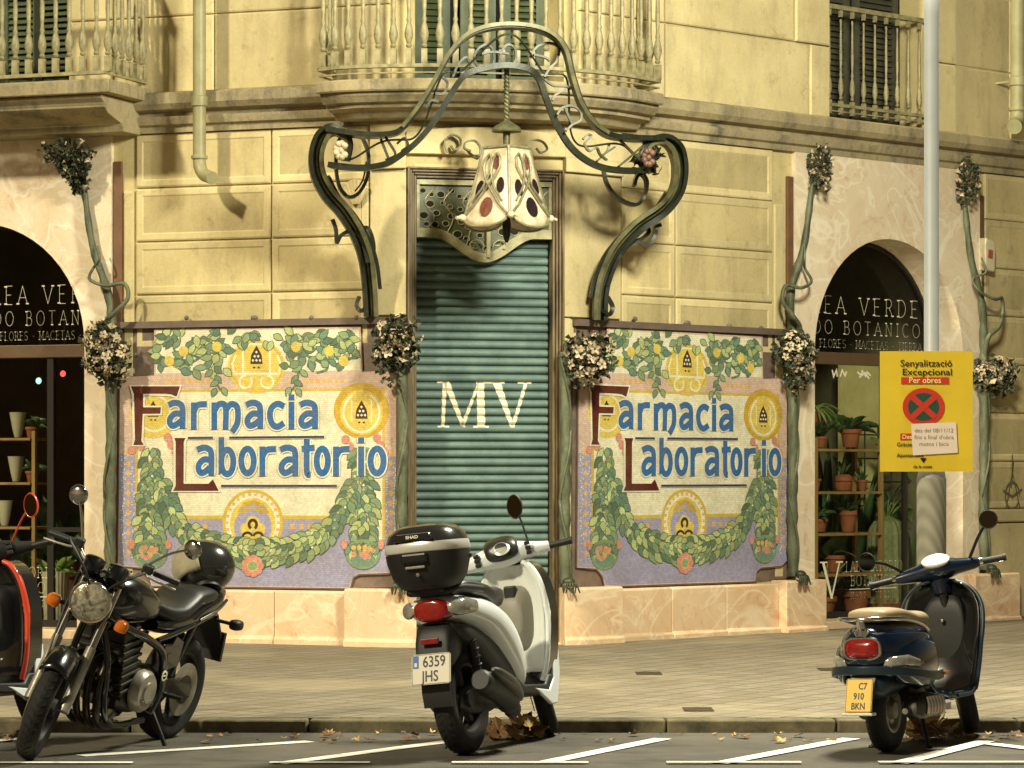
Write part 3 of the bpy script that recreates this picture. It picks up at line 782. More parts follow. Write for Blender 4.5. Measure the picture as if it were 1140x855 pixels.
# central bowed balcony
BZ0, BZ1 = 4.60, 4.685
sa, sb = sx(352, .40), sx(737, .34)
ctrl = [W((sa,-.40,0)), W((sa*.72,-.46,0)), W((-.42,-.50,0)), W((.42,-.50,0)), W((sb*.6,-.44,0)), W((sb,-.36,0))]
front = smooth_path([Vector(p) for p in ctrl], 8)
eb, rel = balcony([tuple(p) for p in front], (BZ0,BZ1), None, .12)
wallL, wallR = Vector(W((sa+.0,.05,0))), Vector(W((sb,.05,0)))
nr = normals(front)
mb = MB(); prof_b = [(0,BZ0),(0,BZ1-.012),(-.012,BZ1),(-.55,BZ1),(-.55,4.38),(-.26,4.40),(-.22,4.45),(-.14,4.47),(-.14,4.50),(-.09,4.51),(-.05,4.56),(-.05,BZ0-.012),(-.01,BZ0-.012)]
mb.rings([[tuple(p+n_*d+Vector((0,0,z))) for d, z in prof_b] for p, n_ in zip(front, nr)])
rel(mb, 'slab', M_cornice, smooth=30)
def rails(rel, path, zr, ztop):
    mb = MB(); mb.sweep([p+Vector((0,0,zr)) for p in path], rect(.028,.05), ref=(0,0,1)); mb.sweep([p+Vector((0,0,zr-.055)) for p in path], rect(.012,.02), ref=(0,0,1)); rel(mb, 'bottom_rail', M_railing, smooth=30)
    mb = MB(); mb.sweep([p+Vector((0,0,ztop)) for p in path], rect(.04,.07), ref=(0,0,1)); rel(mb, 'top_rail', M_railing, smooth=30)
inset = [p-n_*.05 for p, n_ in zip(front, nr)]
full = [wallL] + inset + [wallR]
rails(rel, full, 4.79, 5.78)
for p, a in walk(full, .125, .06): add_baluster(p, a, eb, 4.80)
# left balcony (straight, projecting over the left shop window)
D_L = .80; s_end = sx(121, .80); sL = -8.0
f2 = [Vector(W((s_end,.05,0))), Vector(W((s_end,-D_L,0))), Vector(W((sL,-D_L,0))), Vector(W((sL,.05,0)))]
eb2, rel2 = balcony([tuple(p) for p in f2], (4.63,4.74), None, .12)
mb = MB()
def slabbox(mb, a, b, d0, d1, z0, z1): mb.box(a, b, -d1, d0, z0, z1)
slabbox(mb, sL, s_end, 0, D_L, 4.63, 4.74)
mb.rings([[(s, -d, z) for d, z in [(0,4.36),(D_L-.46,4.36),(D_L-.44,4.42),(D_L-.20,4.48),(D_L-.12,4.53),(D_L-.12,4.56),(D_L-.07,4.60),(D_L-.07,4.627),(0,4.627)]] for s in (sL+.1, s_end-.1)])
o = wb(mb, 'slab', M_cornice, parent=eb2, smooth=30, bevel=.008)
f2i = [Vector(W((s_end-.06,.05,0))), Vector(W((s_end-.06,-D_L+.06,0))), Vector(W((sL,-D_L+.06,0)))][::-1]
rails(rel2, f2i, 4.80, 5.79)
for p, a in walk(f2i, .125, .04):
    if p.x > -5.2: add_baluster(p, a, eb2, 4.81)
# right window guard (flush)
ebr = empty('balcony', W(((UR[0]+UR[1])/2, .04, 4.7)), theta(5)); ebr.name = 'window_guard'; ebr.parent = bld; ebr.matrix_parent_inverse = inv
def rel3(mb_, nm, m, **k):
    o = mb_.build(nm, m, None, **k); o.parent = ebr; o.matrix_parent_inverse = ebr.matrix_world.inverted(); return o
pth = [Vector(W((UR[0]+.01,.03,0))), Vector(W((UR[1]-.01,.03,0)))]
rails(rel3, pth, 4.84, 5.72)
for p, a in walk(pth, .158, .05): add_baluster(p, a, ebr, 4.76)
for o in ebr.children:
    if o.name.startswith('baluster'): o.scale = (.72,.72,1)
# balcony doors
def bal_door(a, b, mat, leaves):
    c = (a+b)/2; e = frame_at('balcony_door', c, .33); e.parent = bld; e.matrix_parent_inverse = inv
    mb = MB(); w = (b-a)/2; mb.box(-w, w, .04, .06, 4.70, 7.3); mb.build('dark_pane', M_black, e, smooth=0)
    for s, wd, y in leaves: louver('shutter', s, y, wd, 4.72, 7.25, mat, e)
    return e
bal_door(*UL, M_louver, [(sx(4), .40, .30), (sx(43), .44, .30)])
bal_door(*UC, M_louver, [(sx(541), .30, .30), (sx(592), .36, .30), (sx(490), .30, .32)])
bal_door(UR[0], UR[1], M_louver_grey, [(sx(948), .62, .29), (sx(1003), .62, .29)])

# graffito on the far right stones
mb = MB()
s0, z0 = sx(1124), zy(1124, 548)
for pl in ([(-.1,-.17),(0,.2),(.12,-.16)],[(-.14,.02),(.0,-.04),(.15,.03)],arcp(0,-.03,.11,.13,0,330,12),[(0,.2),(.0,.36)],[(.02,.3),(-.02,.05)]):
    flat(mb, [[(s0+a, z0+b) for a, b in q] for q in ribbon2(pl, .009)], -.033)
wb(mb, 'graffiti', pbr('spray_paint', (96,88,62), .7), smooth=0)

# ------------------------------------------------------------------ mosaic sign panels
class Panel:
    def __init__(s):
        s.s0, s.z0 = at(282, 520); s.e = frame_at('mosaic_sign', s.s0, -.0, s.z0)
    def xz(s, px, py):
        a, z = at(px, py, .055); return (a-s.s0, z-s.z0)
pn = Panel(); X = pn.xz
def pp(pts): return [X(*p) for p in pts]
MOS = {
 'cream': mosaic('mosaic_cream', (240,234,206), (222,212,174)), 'creamtop': mosaic('mosaic_pale', (238,232,200), (226,218,184)),
 'pink': mosaic('mosaic_pink_border', (218,190,170), (200,168,152)), 'purple': mosaic('mosaic_mauve', (170,166,190), (148,144,174)),
 'yellow': mosaic('mosaic_yellow', (230,206,104), (212,182,76)), 'gold': mosaic('mosaic_gold', (208,172,66), (190,150,48)),
 'line': mosaic('mosaic_yellow_line', (214,186,84), (200,168,60)), 'red': mosaic('mosaic_oxblood', (96,34,28), (78,24,22)),
 'blue': mosaic('mosaic_blue', (56,112,168), (44,92,146)), 'navy': mosaic('mosaic_navy', (44,56,104), (36,44,84)),
 'white': mosaic('mosaic_white', (240,234,208), (230,222,190)), 'g1': mosaic('mosaic_leaf_dark', (104,130,102), (84,110,88), isl=.22),
 'g2': mosaic('mosaic_leaf_mid', (146,168,126), (126,150,112), isl=.22), 'g3': mosaic('mosaic_leaf_light', (192,202,142), (172,186,120), isl=.22),
 'g4': mosaic('mosaic_leaf_blue', (116,146,124), (98,128,112), isl=.22), 'rose': mosaic('mosaic_rose', (220,156,136), (200,128,110)),
 'orange': mosaic('mosaic_orange', (228,184,112), (212,162,88)), 'brown': mosaic('mosaic_brown', (70,44,28), (52,32,22)),
}
M_signframe = pbr('mauve_stone_frame', (128,108,92), .6, col2=(100,84,74), vscale=7, bmp=.15)
D0 = -.045   # front of the mosaic slab
lay = [0]
def Y_(): lay[0] += 1; return D0 - .000005*lay[0]
OUT = [(171,366),(401,364),(402,414),(441,412),(441,632),(432,638),(399,639),(392,643),(389,655),(168,652),(165,640),(157,632),(131,630),(133,420),(171,418)]
OUTF = [(132,361),(455,357),(455,654),(396,655),(395,657.5),(164,655.5),(163,652),(127,651),(127,420),(131,361)]
mb = MB(); mb.prism(pp(OUTF), -.022, -.002); mb.build('frame', M_signframe, pn.e, smooth=0, bevel=.006)
mb = MB()
oo = pp(OUT); mb.sweep([(a, -.03, b) for a, b in oo], rect(.022,.024), ref=(0,1,0), closed=True)
tp = pp([(129,362),(455,358)]); mb.box(tp[0][0], tp[1][0], -.07, 0, tp[0][1]-.03, tp[0][1]+.025)
for px in (208,282,285,347,397): a, b = X(px, 358); mb.ball((a, -.06, b+.03), .022, 8)
mb.build('frame_moulding', pbr('dark_stone_edge', (112,96,84), .6, var=.3), pn.e, smooth=40)
mb = MB(); mb.prism(pp(OUT), D0, -.02, 0)
base = mb.build('mosaic_field', MOS['pink'], pn.e, smooth=0)
def shape(mb, pts, mat=0): y = Y_(); mb.poly([(a, y, b) for a, b in pp(pts)], mat)
def strokes(mb, pls, hw, mat=0, closed=False):
    y = Y_()
    for pl in pls: flat(mb, ribbon2(pp(pl), hw, closed), y, mat, 5e-6); y -= 2e-5; lay[0] += 4
def ell(cx, cy, rx, ry, n=28, a0=0, a1=360): return [(cx+rx*math.cos(R(a0+(a1-a0)*i/n)), cy-ry*math.sin(R(a0+(a1-a0)*i/n))) for i in range(n + (0 if a1-a0 == 360 else 1))]
# background zones
mats = [MOS[k] for k in ('creamtop','cream','purple','line','white','orange','pink')]
mb = MB()
shape(mb, [(173,368),(399,366),(400,412),(173,416)], 0)
shape(mb, [(132,505),(441,508),(441,632),(432,637),(399,638),(392,643),(388,654),(169,651),(165,639),(157,631),(132,629)], 2)
shape(mb, [(150,434),(428,432),(428,600),(398,612),(398,578),(178,578),(178,606),(150,604)], 3)
shape(mb, [(153,437),(425,435),(425,600),(401,610),(401,574),(175,574),(175,604),(153,602)], 1)
for py in (424,):
    for px in (*range(187,234,7), *range(337,386,7)): shape(mb, [(px,py-2.5),(px+4,py-2.5),(px+4,py+2.5),(px,py+2.5)], 5)
random.seed(5)
for side in (142, 434.5):
    for k in range(11):
        py = 505+k*11; shape(mb, [(side-3.2,py),(side,py-4),(side+3.2,py),(side,py+4)], 5)
    for k in range(90):
        px, py = side+random.choice((-1,1))*random.uniform(3,7.5 if side < 200 else 5.5), 490+k*1.5; r = .9; shape(mb, [(px-r,py),(px,py-r),(px+r,py),(px,py+r)], 4)
for px in (208,218,228, 325,335,345): shape(mb, [(px-2.6,583.5),(px+2.6,583.5),(px+2.6,589),(px-2.6,589)], 5)
mb.build('background', mats, pn.e, smooth=0)
# medallions
mats = [MOS[k] for k in ('yellow','white','gold','brown','orange','purple','line','navy')]
def pine(mb, cx, cy, k=1.0):
    shape(mb, [(cx-6*k,cy+8*k),(cx-5*k,cy-1*k),(cx,cy-10*k),(cx+5*k,cy-1*k),(cx+6*k,cy+8*k)], 3)
    for r, row in enumerate((1,2,3)):
        for q in range(row):
            x, y = cx+(q-(row-1)/2)*3.4*k, cy-3.5*k+r*4.0*k; shape(mb, [(x-1.3*k,y),(x,y-1.5*k),(x+1.3*k,y),(x,y+1.5*k)], 1)
    shape(mb, ell(cx, cy+12*k, 5.5*k, 4*k, 12), 0); 
    for q in (-2.2, 2.2): shape(mb, ell(cx+q*k, cy+11.5*k, 1.3*k, 1.0*k, 8), 3)
mb = MB()
shape(mb, ell(285,408,32,30), 0)
strokes(mb, [ell(285,408,29,27)], .008, 6, True)
strokes(mb, [[(258,416),(312,416)],[(270,388),(270,416)],[(300,388),(300,416)],[(270,389),(278,383),(292,383),(300,389)],ell(273,425,7,7,12,90,400),ell(297,425,7,7,12,90,-220),[(262,395),(258,405),(260,414)],[(308,395),(312,405),(310,414)]], .009, 1)
pine(mb, 285, 396, 1.15)
for px in (278,292): shape(mb, [(px-3,432),(px+3,432),(px+3,437),(px-3,437)], 4)
m1 = mb.build('top_medallion', mats, pn.e, smooth=0)
mb = MB(); shape(mb, ell(402,457,31,31), 2); shape(mb, ell(402,459,24,25), 0)
strokes(mb, [ell(402,459,20,22,20,120,420)], .009, 1); strokes(mb, [[(391,446),(391,470)],[(413,446),(413,470)]], .006, 1); pine(mb, 402, 457, 1.15)
mb.build('side_medallion', mats, pn.e, smooth=0)
mb = MB(); shape(mb, ell(171,461,27,27), 0); strokes(mb, [ell(171,460,18,20,20,100,440)], .009, 1); pine(mb, 170, 456, 1.0)
mb.build('side_medallion', mats, pn.e, smooth=0)
mb = MB(); shape(mb, ell(281,582,34,37), 6); shape(mb, ell(281,582,30.5,33.5), 1)
for k in range(26):
    a = R(k*360/26); x, y = 281+28.6*math.cos(a), 582-31.5*math.sin(a); shape(mb, [(x-1.6,y-1.6),(x+1.6,y-1.6),(x+1.6,y+1.6),(x-1.6,y+1.6)], 4)
shape(mb, ell(281,583,25.5,28.5), 0); shape(mb, ell(281,587,21,23), 5)
shape(mb, [(263,571),(270,560),(281,557),(292,560),(299,571),(290,571),(281,566),(272,571)], 2)
strokes(mb, [[(266,566),(281,563),(296,566)],[(281,560),(281,574)]], .008, 5)
for dx, dy, r in ((0,-6,7.5),(-7,1,7),(7,1,7),(-6,9,6.5),(6,9,6.5)): shape(mb, ell(281+dx, 588+dy, r, r, 14), 0)
strokes(mb, [ell(281,584,4.2,5,14,-60,240)], .013, 3); strokes(mb, [ell(275,597,5,4,10,0,220), ell(287,597,5,4,10,180,-40)], .011, 3)
mb.build('bottom_medallion', mats, pn.e, smooth=0)
# foliage
MOS['outline'] = mosaic('mosaic_leaf_outline', (78,96,72), (64,80,62))
gm = [MOS[k] for k in ('g1','g2','g3','g4','yellow','rose','orange','white','outline')]
def leaf(mb, cx, cy, ang, ln, wd, mat):
    ca, sa_ = math.cos(ang), math.sin(ang)
    pts = [(0,0),(.25,.42),(.5,.5),(.75,.33),(1,0),(.75,-.33),(.5,-.5),(.25,-.42)]
    shape(mb, [(cx-.8*ca+(ln+1.6)*a*ca-(wd+1.7)*b*sa_, cy-.8*sa_+(ln+1.6)*a*sa_+(wd+1.7)*b*ca) for a, b in pts], 8)
    shape(mb, [(cx+ln*a*ca-wd*b*sa_, cy+ln*a*sa_+wd*b*ca) for a, b in pts], mat)
def rnd(a, b): return random.uniform(a, b)
def spray(mb, pls):
    for pl in pls: strokes(mb, [pl], .010, 0)
mb = MB(); random.seed(11)
def sprig(x0, x1, mirror):
    f = (lambda x: x) if not mirror else (lambda x: 570-x)
    st = [[(f(178),398),(f(190),402),(f(204),392),(f(222),398),(f(238),392),(f(248),397)],[(f(222),398),(f(206),410),(f(218),415)],[(f(238),392),(f(238),410),(f(240),425),(f(245),434)],[(f(196),400),(f(192),382)],[(f(212),394),(f(214),375)],[(f(232),394),(f(228),376)]]
    spray(mb, [[tuple(p)[:2] for p in smooth_path([(a,b,0) for a,b in s], 4)] for s in st])
    for i in range(64):
        x = rnd(176, 254); y = rnd(372, 411)
        if x > 252 and y > 385: continue
        leaf(mb, f(x), y, rnd(0, 6.28), rnd(10, 15), rnd(6, 9), random.choice((0,1,1,2,2,3,3)))
    for x, y, a in ((239,418,.9),(243,424,2.6),(247,431,1.1),(240,432,2.0),(236,412,2.4)): leaf(mb, f(x), y, a if not mirror else math.pi-a, 11, 6, random.choice((1,3)))
    for x, y in ((188,402),(204,391),(241,386)):
        shape(mb, ell(f(x), y, 5.5, 5.8, 12), 4)
sprig(0,0,False); sprig(0,0,True)
for k in range(12): leaf(mb, rnd(262,308), rnd(370,380), rnd(0,3.1), 12, 7, random.choice((1,3,2)))
mb.build('lemon_sprays', gm, pn.e, smooth=0)
mb = MB(); random.seed(4)
def along(path, w, step=4.5, ln=14.5, mats=(0,1,1,3,2)):
    pts = smooth_path([(a,b,0) for a,b in path], 8); acc = 0
    for a, b in zip(pts, pts[1:]):
        acc += (b-a).length
        if acc < step: continue
        acc = 0; d = (b-a).normalized(); nn = Vector((-d.y, d.x, 0)); ww = w(b) if callable(w) else w
        for q in (-1, 1, rnd(-.5,.5)):
            off = nn*(ww*q*rnd(.3,.9)); base_a = math.atan2(d.y, d.x) + q*rnd(.35,.8)
            leaf(mb, b.x+off.x, b.y+off.y, base_a, ln*rnd(.8,1.2), ln*.56*rnd(.85,1.2), random.choice(mats))
        if random.random() < .6:
            o_ = nn*ww*rnd(-1,1); shape(mb, ell(b.x+o_.x, b.y+o_.y, 1.4, 1.4, 7), random.choice((7,2,6)))
def wid(lo, hi, y0, y1): return lambda p: lo+(hi-lo)*max(0,min(1,(p.y-y0)/(y1-y0)))
for f in (lambda x: x, lambda x: 571-x):
    along([(f(169),492),(f(168),530),(f(166),570),(f(166),606)], wid(6,12,492,580), 4.6)
    along([(f(174),530),(f(187),560),(f(203),590),(f(222),605),(f(250),616),(f(278),620)], wid(4,7,530,600), 4.6)
    along([(f(205),585),(f(225),598),(f(255),607),(f(276),609)], 4.5, 5.5, 13, (2,2,1,0))
    cx, cy = f(167), 617; shape(mb, ell(cx, cy, 19, 17, 20), 1); shape(mb, ell(cx, cy+1, 15.5, 13, 20), 2); shape(mb, ell(cx, cy+6, 14, 8, 16), 3)
    for k in range(9): leaf(mb, cx-16+4*k, 604+4*abs(k-4)*.2, 1.57+rnd(-.5,.5), 12, 6, random.choice((0,1,3)))
    for k in range(14): shape(mb, ell(cx+rnd(-12,12), cy-3+rnd(-5,8), 2.8, 2.8, 9), random.choice((5,5,6)))
    for dx in (-21, 20): shape(mb, ell(cx+dx, 606, 3.6, 5.5, 10), 5)
    for dx, dy in ((-14,0),(-10,8),(14,-2),(17,6),(21,14),(-18,12)): shape(mb, ell(f(169)+dx*1.25, 489+dy, 4.4, 5, 10), 5)
for r, m_, n_ in ((13,5,9),(8,6,7)):
    for k in range(n_): a = k*6.283/n_; shape(mb, ell(281+r*.62*math.cos(a), 630+r*.62*math.sin(a), r*.36, r*.36, 9), m_)
shape(mb, ell(281,630,5,5,12), 1); strokes(mb, [ell(281,630,7.5,7.5,16)], .008, 5, True)
mb.build('garlands', gm, pn.e, smooth=0)
# lettering
Fp = [(145.7,430),(200.3,430),(196.5,441.5),(190,439),(184,438.4),(159.3,438.4),(159.3,453.4),(179,453.4),(178.5,460.5),(158.8,460.8),(157.2,491),(160,495.5),(148.2,495.5),(150.2,489.5),(149,438.7)]
Lp = [(194,487.5),(206.5,487.5),(204.5,492),(204.3,538.5),(232,538.5),(237,533.5),(243.5,546.5),(192.5,546.5),(195.5,541),(195.5,492)]
def grow(pts, k):
    cx = sum(p[0] for p in pts)/len(pts); n = len(pts); out = []; ar = sum(pts[i-1][0]*pts[i][1]-pts[i][0]*pts[i-1][1] for i in range(n)); sg = 1 if ar > 0 else -1
    for i in range(n):
        a, b, c = pts[i-1], pts[i], pts[(i+1)%n]
        u = Vector((b[0]-a[0], b[1]-a[1])).normalized(); v = Vector((c[0]-b[0], c[1]-b[1])).normalized()
        m_ = Vector((u.y+v.y, -(u.x+v.x))); m_ = m_.normalized() if m_.length > 1e-3 else Vector((u.y,-u.x)); out.append((b[0]+m_.x*k*1.3*sg, b[1]+m_.y*k*1.3*sg))
    return out
def A_(x, y, w=20, h=30):   # uncial a: x left, y top of the x-height
    return [[(x+2,y+4),(x+8,y+1.5),(x+w-7,y+2.5),(x+w-3.4,y+8),(x+w-3.4,y+h)], [(x+w-4,y+h*.47),(x+w*.45,y+h*.45),(x+4,y+h*.62),(x+3.6,y+h*.8),(x+6.5,y+h-3),(x+w*.52,y+h-4.5),(x+w-5,y+h*.72)]]
def O_(x, y, w, h): return [ell(x+w/2, y+h/2, w/2-3, h/2-2.6, 22)]
def sm(pl, k=5): return [(p.x, p.y) for p in smooth_path([(a,b,0) for a,b in pl], k)]
letters = []   # (polylines, closed)
def Lt(pls, closed=False, smooth_=True): letters.append(([sm(p) if (smooth_ and len(p) > 2 and not closed) else p for p in pls], closed))
T1 = 447
Lt(A_(185.5,T1,21)); Lt([[(215.6,T1+1),(215.6,478)],[(215.8,T1+11),(220,T1+4),(230,T1+3)]])
Lt([[(238.5,T1+1),(238.5,478)],[(238.7,T1+10),(244,T1+3),(251,T1+6),(251,478)],[(251.2,T1+10),(257,T1+3),(264,T1+6.5),(264.5,T1+22),(261,T1+30),(258,T1+34)]])
Lt(A_(272,T1,21)); Lt([[(316,T1+5.5),(309,T1+2.6),(302.4,T1+7),(300.4,T1+15.5),(303,T1+25),(309,T1+28),(316,T1+24)]])
Lt([[(324.4,T1),(324.4,477.6)]]); Lt([[(324.4,439),(324.4,445)]]); Lt(A_(332,T1,22))
T2 = 497; H2 = 32.5
Lt(A_(217.5,T2,21,H2)); Lt([[(246.4,486.5),(246.4,T2+H2-2)]]); letters.append((O_(243.2,T2+1,19.5,H2), True))
letters.append((O_(265.5,T2,20,H2), True)); Lt([[(292,T2),(292,T2+H2+.5)],[(292.2,T2+11),(297,T2+4),(307,T2+3)]])
Lt(A_(310,T2,22,H2)); Lt([[(341.5,489),(341.5,T2+H2-5),(345.5,T2+H2-1)],[(336,T2+3),(350,T2+1.5)]])
letters.append((O_(349.5,T2,18.5,H2), True)); Lt([[(374,T2),(374,T2+H2+.5)],[(374.2,T2+11),(379,T2+4),(389,T2+3)]])
Lt([[(402,T2),(402,T2+H2+.5)]]); Lt([[(402,487),(402,493)]]); letters.append((O_(409.5,T2,20.5,H2), True))
mats = [MOS[k] for k in ('white','red','blue','navy')]
mb = MB()
shape(mb, grow(Fp, 2.0), 0); shape(mb, grow(Lp, 2.0), 0)
for pls, cl in letters: strokes(mb, pls, .038, 0, cl)
strokes(mb, [[(207,487.6),(238,487.4)],[(254,487.3),(362,486.4)],[(245,541),(376,541)]], .012, 0)
strokes(mb, [[(209,487.6),(237,487.4)],[(255,487.3),(361,486.4)],[(246,541),(375,541)]], .0095, 3)
shape(mb, Fp, 1); shape(mb, Lp, 1)
for pls, cl in letters: strokes(mb, pls, .0265, 2, cl)
mb.build('lettering', mats, pn.e, smooth=0)
P(pn.e, 'mosaic pharmacy sign left of the green roller door, behind the motorcycle', 'sign', 'mosaic pharmacy signs beside the door')
p2 = dup(pn.e)
s_a, s_b = sx(636, .05), sx(875, .05)
p2.location = W((s_a+(127-282)/(-1*0+1)*0 + (s_b-s_a)*((pn.s0-sx(127))/(sx(441)-sx(127))), 0, pn.z0)); p2.rotation_euler = (0,0,theta(2)); 
KX = (s_b-s_a)/(sx(441)-sx(127))
p2.scale = (KX, 1, 1)
P(p2, 'mosaic pharmacy sign right of the green roller door', 'sign', 'mosaic pharmacy signs beside the door')

# ------------------------------------------------------------------ bronze plant stems
def leafcluster(mb, c, r, n, size=.06, dark=.6, flower=None):
    """many folded metal leaves, curled petals"""
    for i in range(n):
        d = Vector((random.gauss(0,1), random.gauss(0,1), random.gauss(0,1))).normalized(); k = random.uniform(.35, 1.05)
        p = Vector((c[0]+d.x*r[0]*k, c[1]+d.y*r[1]*k, c[2]+d.z*r[2]*k))
        if p.y > -.03: p.y = -.03-random.random()*.05
        ax = (d+Vector((rnd(-.8,.8), rnd(-.9,.2), rnd(-.8,.8)))).normalized(); s = size*rnd(.6,1.3)
        sd = ax.cross(Vector((rnd(-1,1), rnd(-1,1), rnd(-1,1)))).normalized()*s*.55; up = ax.cross(sd).normalized()*s*.25
        a, b, m_, e_ = p, p+ax*s*1.15, p+ax*s*.55, None
        b = p+ax*s*.85; vs = [a, m_+sd+up, b, m_-sd+up, m_-up*.3, a-up*.12]
        t = 1 if (flower if flower is not None else .35) > random.random() else 0  # some leaves take the pale flower colour to stand in for lit leaves
        mb.add(vs, [(0,1,4),(1,2,4),(2,3,4),(3,0,4)], t)
def flowers(mb, c, r, n, size=.04):
    """five-petalled blossoms over the outside of a cluster"""
    for i in range(n):
        d = Vector((random.gauss(0,1), -abs(random.gauss(0,1))-.1, random.gauss(0,1))).normalized(); k = random.uniform(.8, 1.12)
        p = Vector((c[0]+d.x*r[0]*k, c[1]+d.y*r[1]*k, c[2]+d.z*r[2]*k)); u = d.orthogonal().normalized(); w = d.cross(u); s = size*rnd(.7,1.25); t0 = rnd(0,6.28)
        for j in range(5):
            a = t0+j*1.2566; e = u*math.cos(a)+w*math.sin(a); f = u*math.cos(a+1.57)+w*math.sin(a+1.57)
            mb.add([p, p+e*s*.55+f*s*.36+d*s*.22, p+e*s*.95+f*s*.2+d*s*.12, p+e*s*1.02-f*s*.05+d*s*.05, p+e*s*.9-f*s*.22+d*s*.14, p+e*s*.5-f*s*.36+d*s*.22], [(0,1,2,3),(0,3,4,5)], 1)
        mb.ball(tuple(p+d*s*.12), s*.2, 6, 0)
def claw(mb, s, z, y=-.2, n=5):
    for k in range(n):
        a = -1.1+2.2*k/(n-1); mb.tube(smooth_path([(s,y,z+.05),(s+.05*math.sin(a),y-.05,z+.05),(s+.07*math.sin(a),y-.06,z+.02),(s+.08*math.sin(a)+.015*math.cos(k*2),y-.06,z-.03)], 4), [.013-.0006*i for i in range(13)], 6)
    mb.ball((s,y-.02,z+.06), (.055,.045,.04), 10)
def stem_thing(px, label, top=None, topkind=None, cl=None, foot=True, tend=1, rz=0, sway=0, nfl=60):
    """px: photo column of the stem foot; top: photo (px,py) of its head; cl: (px,py) of the flower cluster"""
    s, z = at(px, 640, .13)
    root = frame_at('bronze_plant', s, 0, 0)
    zc = zy(px, cl[1], .12) if cl else 2.5
    xc = (at(cl[0], 400, .15)[0]-s) if cl else 0
    mb = MB()
    path = [(0,-.13,.62),(0,-.12,1.2),(.01,-.12,1.8),(0,-.12,zc)]
    if top: 
        st, zt = at(top[0], top[1], .1); xt = st-s
        path += [(.02+sway*.3,-.11,zc+.25),(sway,-.12,zc+(zt-zc)*.35),(xt*.6+sway*.5,-.11,zc+(zt-zc)*.62),(xt,-.10,zt)]
    sp = smooth_path(path, 10); nn = len(sp)
    rad = [(.047 if p.z < zc-.1 else .042-(.018*(p.z-zc)/max(.1,(sp[-1].z-zc)))) * (1+.10*math.sin(p.z*23)+.06*math.sin(p.z*51)) for p in sp]
    mb.tube(sp, rad, 12); mb.build('stem', M_bronze, root, smooth=60)
    mb = MB(); pts = []
    for i in range(90):     # second stem coiling round the first below the flowers
        t = i/89; zq = .66+(zc-.70)*t; a = t*9; pts.append((.046*math.cos(a), -.13-.05*abs(math.sin(a)) , zq))
    mb.tube(pts, .011, 6)
    if top:
        h = zt-zc
        tl = [(.0,-.13,zc+.1),(-.02*tend,-.19,zc+h*.16),(.10*tend,-.22,zc+h*.22),(.20*tend,-.19,zc+h*.30),(.17*tend,-.2,zc+h*.38),(.02*tend,-.24,zc+h*.37),(-.07*tend+xt*.3,-.2,zc+h*.41),(-.06*tend+xt*.35,-.12,zc+h*.48),(.05*tend+xt*.4,-.2,zc+h*.52),(.03*tend+xt*.45,-.17,zc+h*.60)]
        mb.tube(smooth_path(tl, 8), [.026-.018*i/72 for i in range(73)], 7)
    mb.build('tendril', M_bronze, root, smooth=60)
    if cl:
        mb = MB(); 
        for q in range(5):
            o_ = (xc+rnd(-.13,.13), -.21+rnd(-.06,.04), zc+rnd(-.12,.12)); rr = (rnd(.11,.17), .12, rnd(.10,.16))
            leafcluster(mb, o_, rr, 90, .062, flower=.12); flowers(mb, o_, rr, nfl//5, .040)
        leafcluster(mb, (xc,-.20,zc-.2), (.10,.08,.10), 40, .05, flower=.05); mb.build('flower_cluster', [M_bronze_leaf, M_bronze_flower], root, smooth=0)
    if topkind:
        mb = MB(); 
        if topkind == 'cap':
            for q in range(6): leafcluster(mb, (xt-.012*q,-.14-.025*q,zt-.10+.062*q), (.045+.036*q,.05+.03*q,.05), 50+14*q, .055, flower=.12)
        else: leafcluster(mb, (xt,-.17,zt+.02), (.10,.10,.22), 260, .05, flower=.22)
        mb.build('leafy_head', [M_bronze_leaf, M_bronze_flower], root, smooth=0)
    if foot:
        mb = MB(); claw(mb, 0, .575, n=7); mb.build('claw_foot', M_bronze_leaf, root, smooth=60)
    return P(root, label, 'bronze plant', 'bronze plants climbing the façade')
stem_thing(122, 'tall bronze plant left of the left mosaic sign, its head under the balcony', (92,196), 'cap', (128,392), tend=1, sway=-.03)
stem_thing(447, 'short bronze stem with dark flowers at the left edge of the roller door', None, None, (430,386), nfl=25)
stem_thing(629, 'short bronze stem with pale flowers at the right edge of the roller door', None, None, (651,392))
stem_thing(883, 'tall bronze plant between the right mosaic sign and the right shop window', (906,190), 'spike', (880,400), tend=-1, sway=-.02)
stem_thing(1096, 'tall bronze plant right of the yellow notice, beside the white alarm box', (1072,205), 'spike', (1104,408), tend=1, sway=-.03)

# ------------------------------------------------------------------ wrought-iron canopy over the door
can = P(empty('iron_canopy', W((0,0,4.2))), 'dark green wrought iron canopy with scrolled brackets arching over the roller door', 'canopy')
def cb(mb, name, mat, parent=None, **k):
    o = mb.build(name, mat, None, **k); o.parent = can; o.matrix_parent_inverse = can.matrix_world.inverted(); return o
def wp(px, py, d):
    s, z = at(px, py, d); return Vector(W((s, -d, z)))
def band(mb, pts, w, t, k=6, mat=0, off=0.0, scales=None):
    """flat iron bar through photo points (px,py,depth out of the wall); width lies along the depth"""
    sp = smooth_path([wp(px+off, py, d) for px, py, d in pts], k)
    mb.sweep(sp, rect(w, t), ref=(.12,-1,0), mat=mat)
def wires(mb, pts, r, k=6, mat=0): mb.tube(smooth_path([wp(*p) for p in pts], k), r, 7, mat)
BL = [(413,352,.14),(411,318,.18),(407,288,.26),(398,262,.38),(383,237,.52),(365,216,.66),(354,194,.78),(352,172,.84),(358,153,.86),(369,145,.86),(380,148,.86),(387,160,.86),(384,178,.84)]
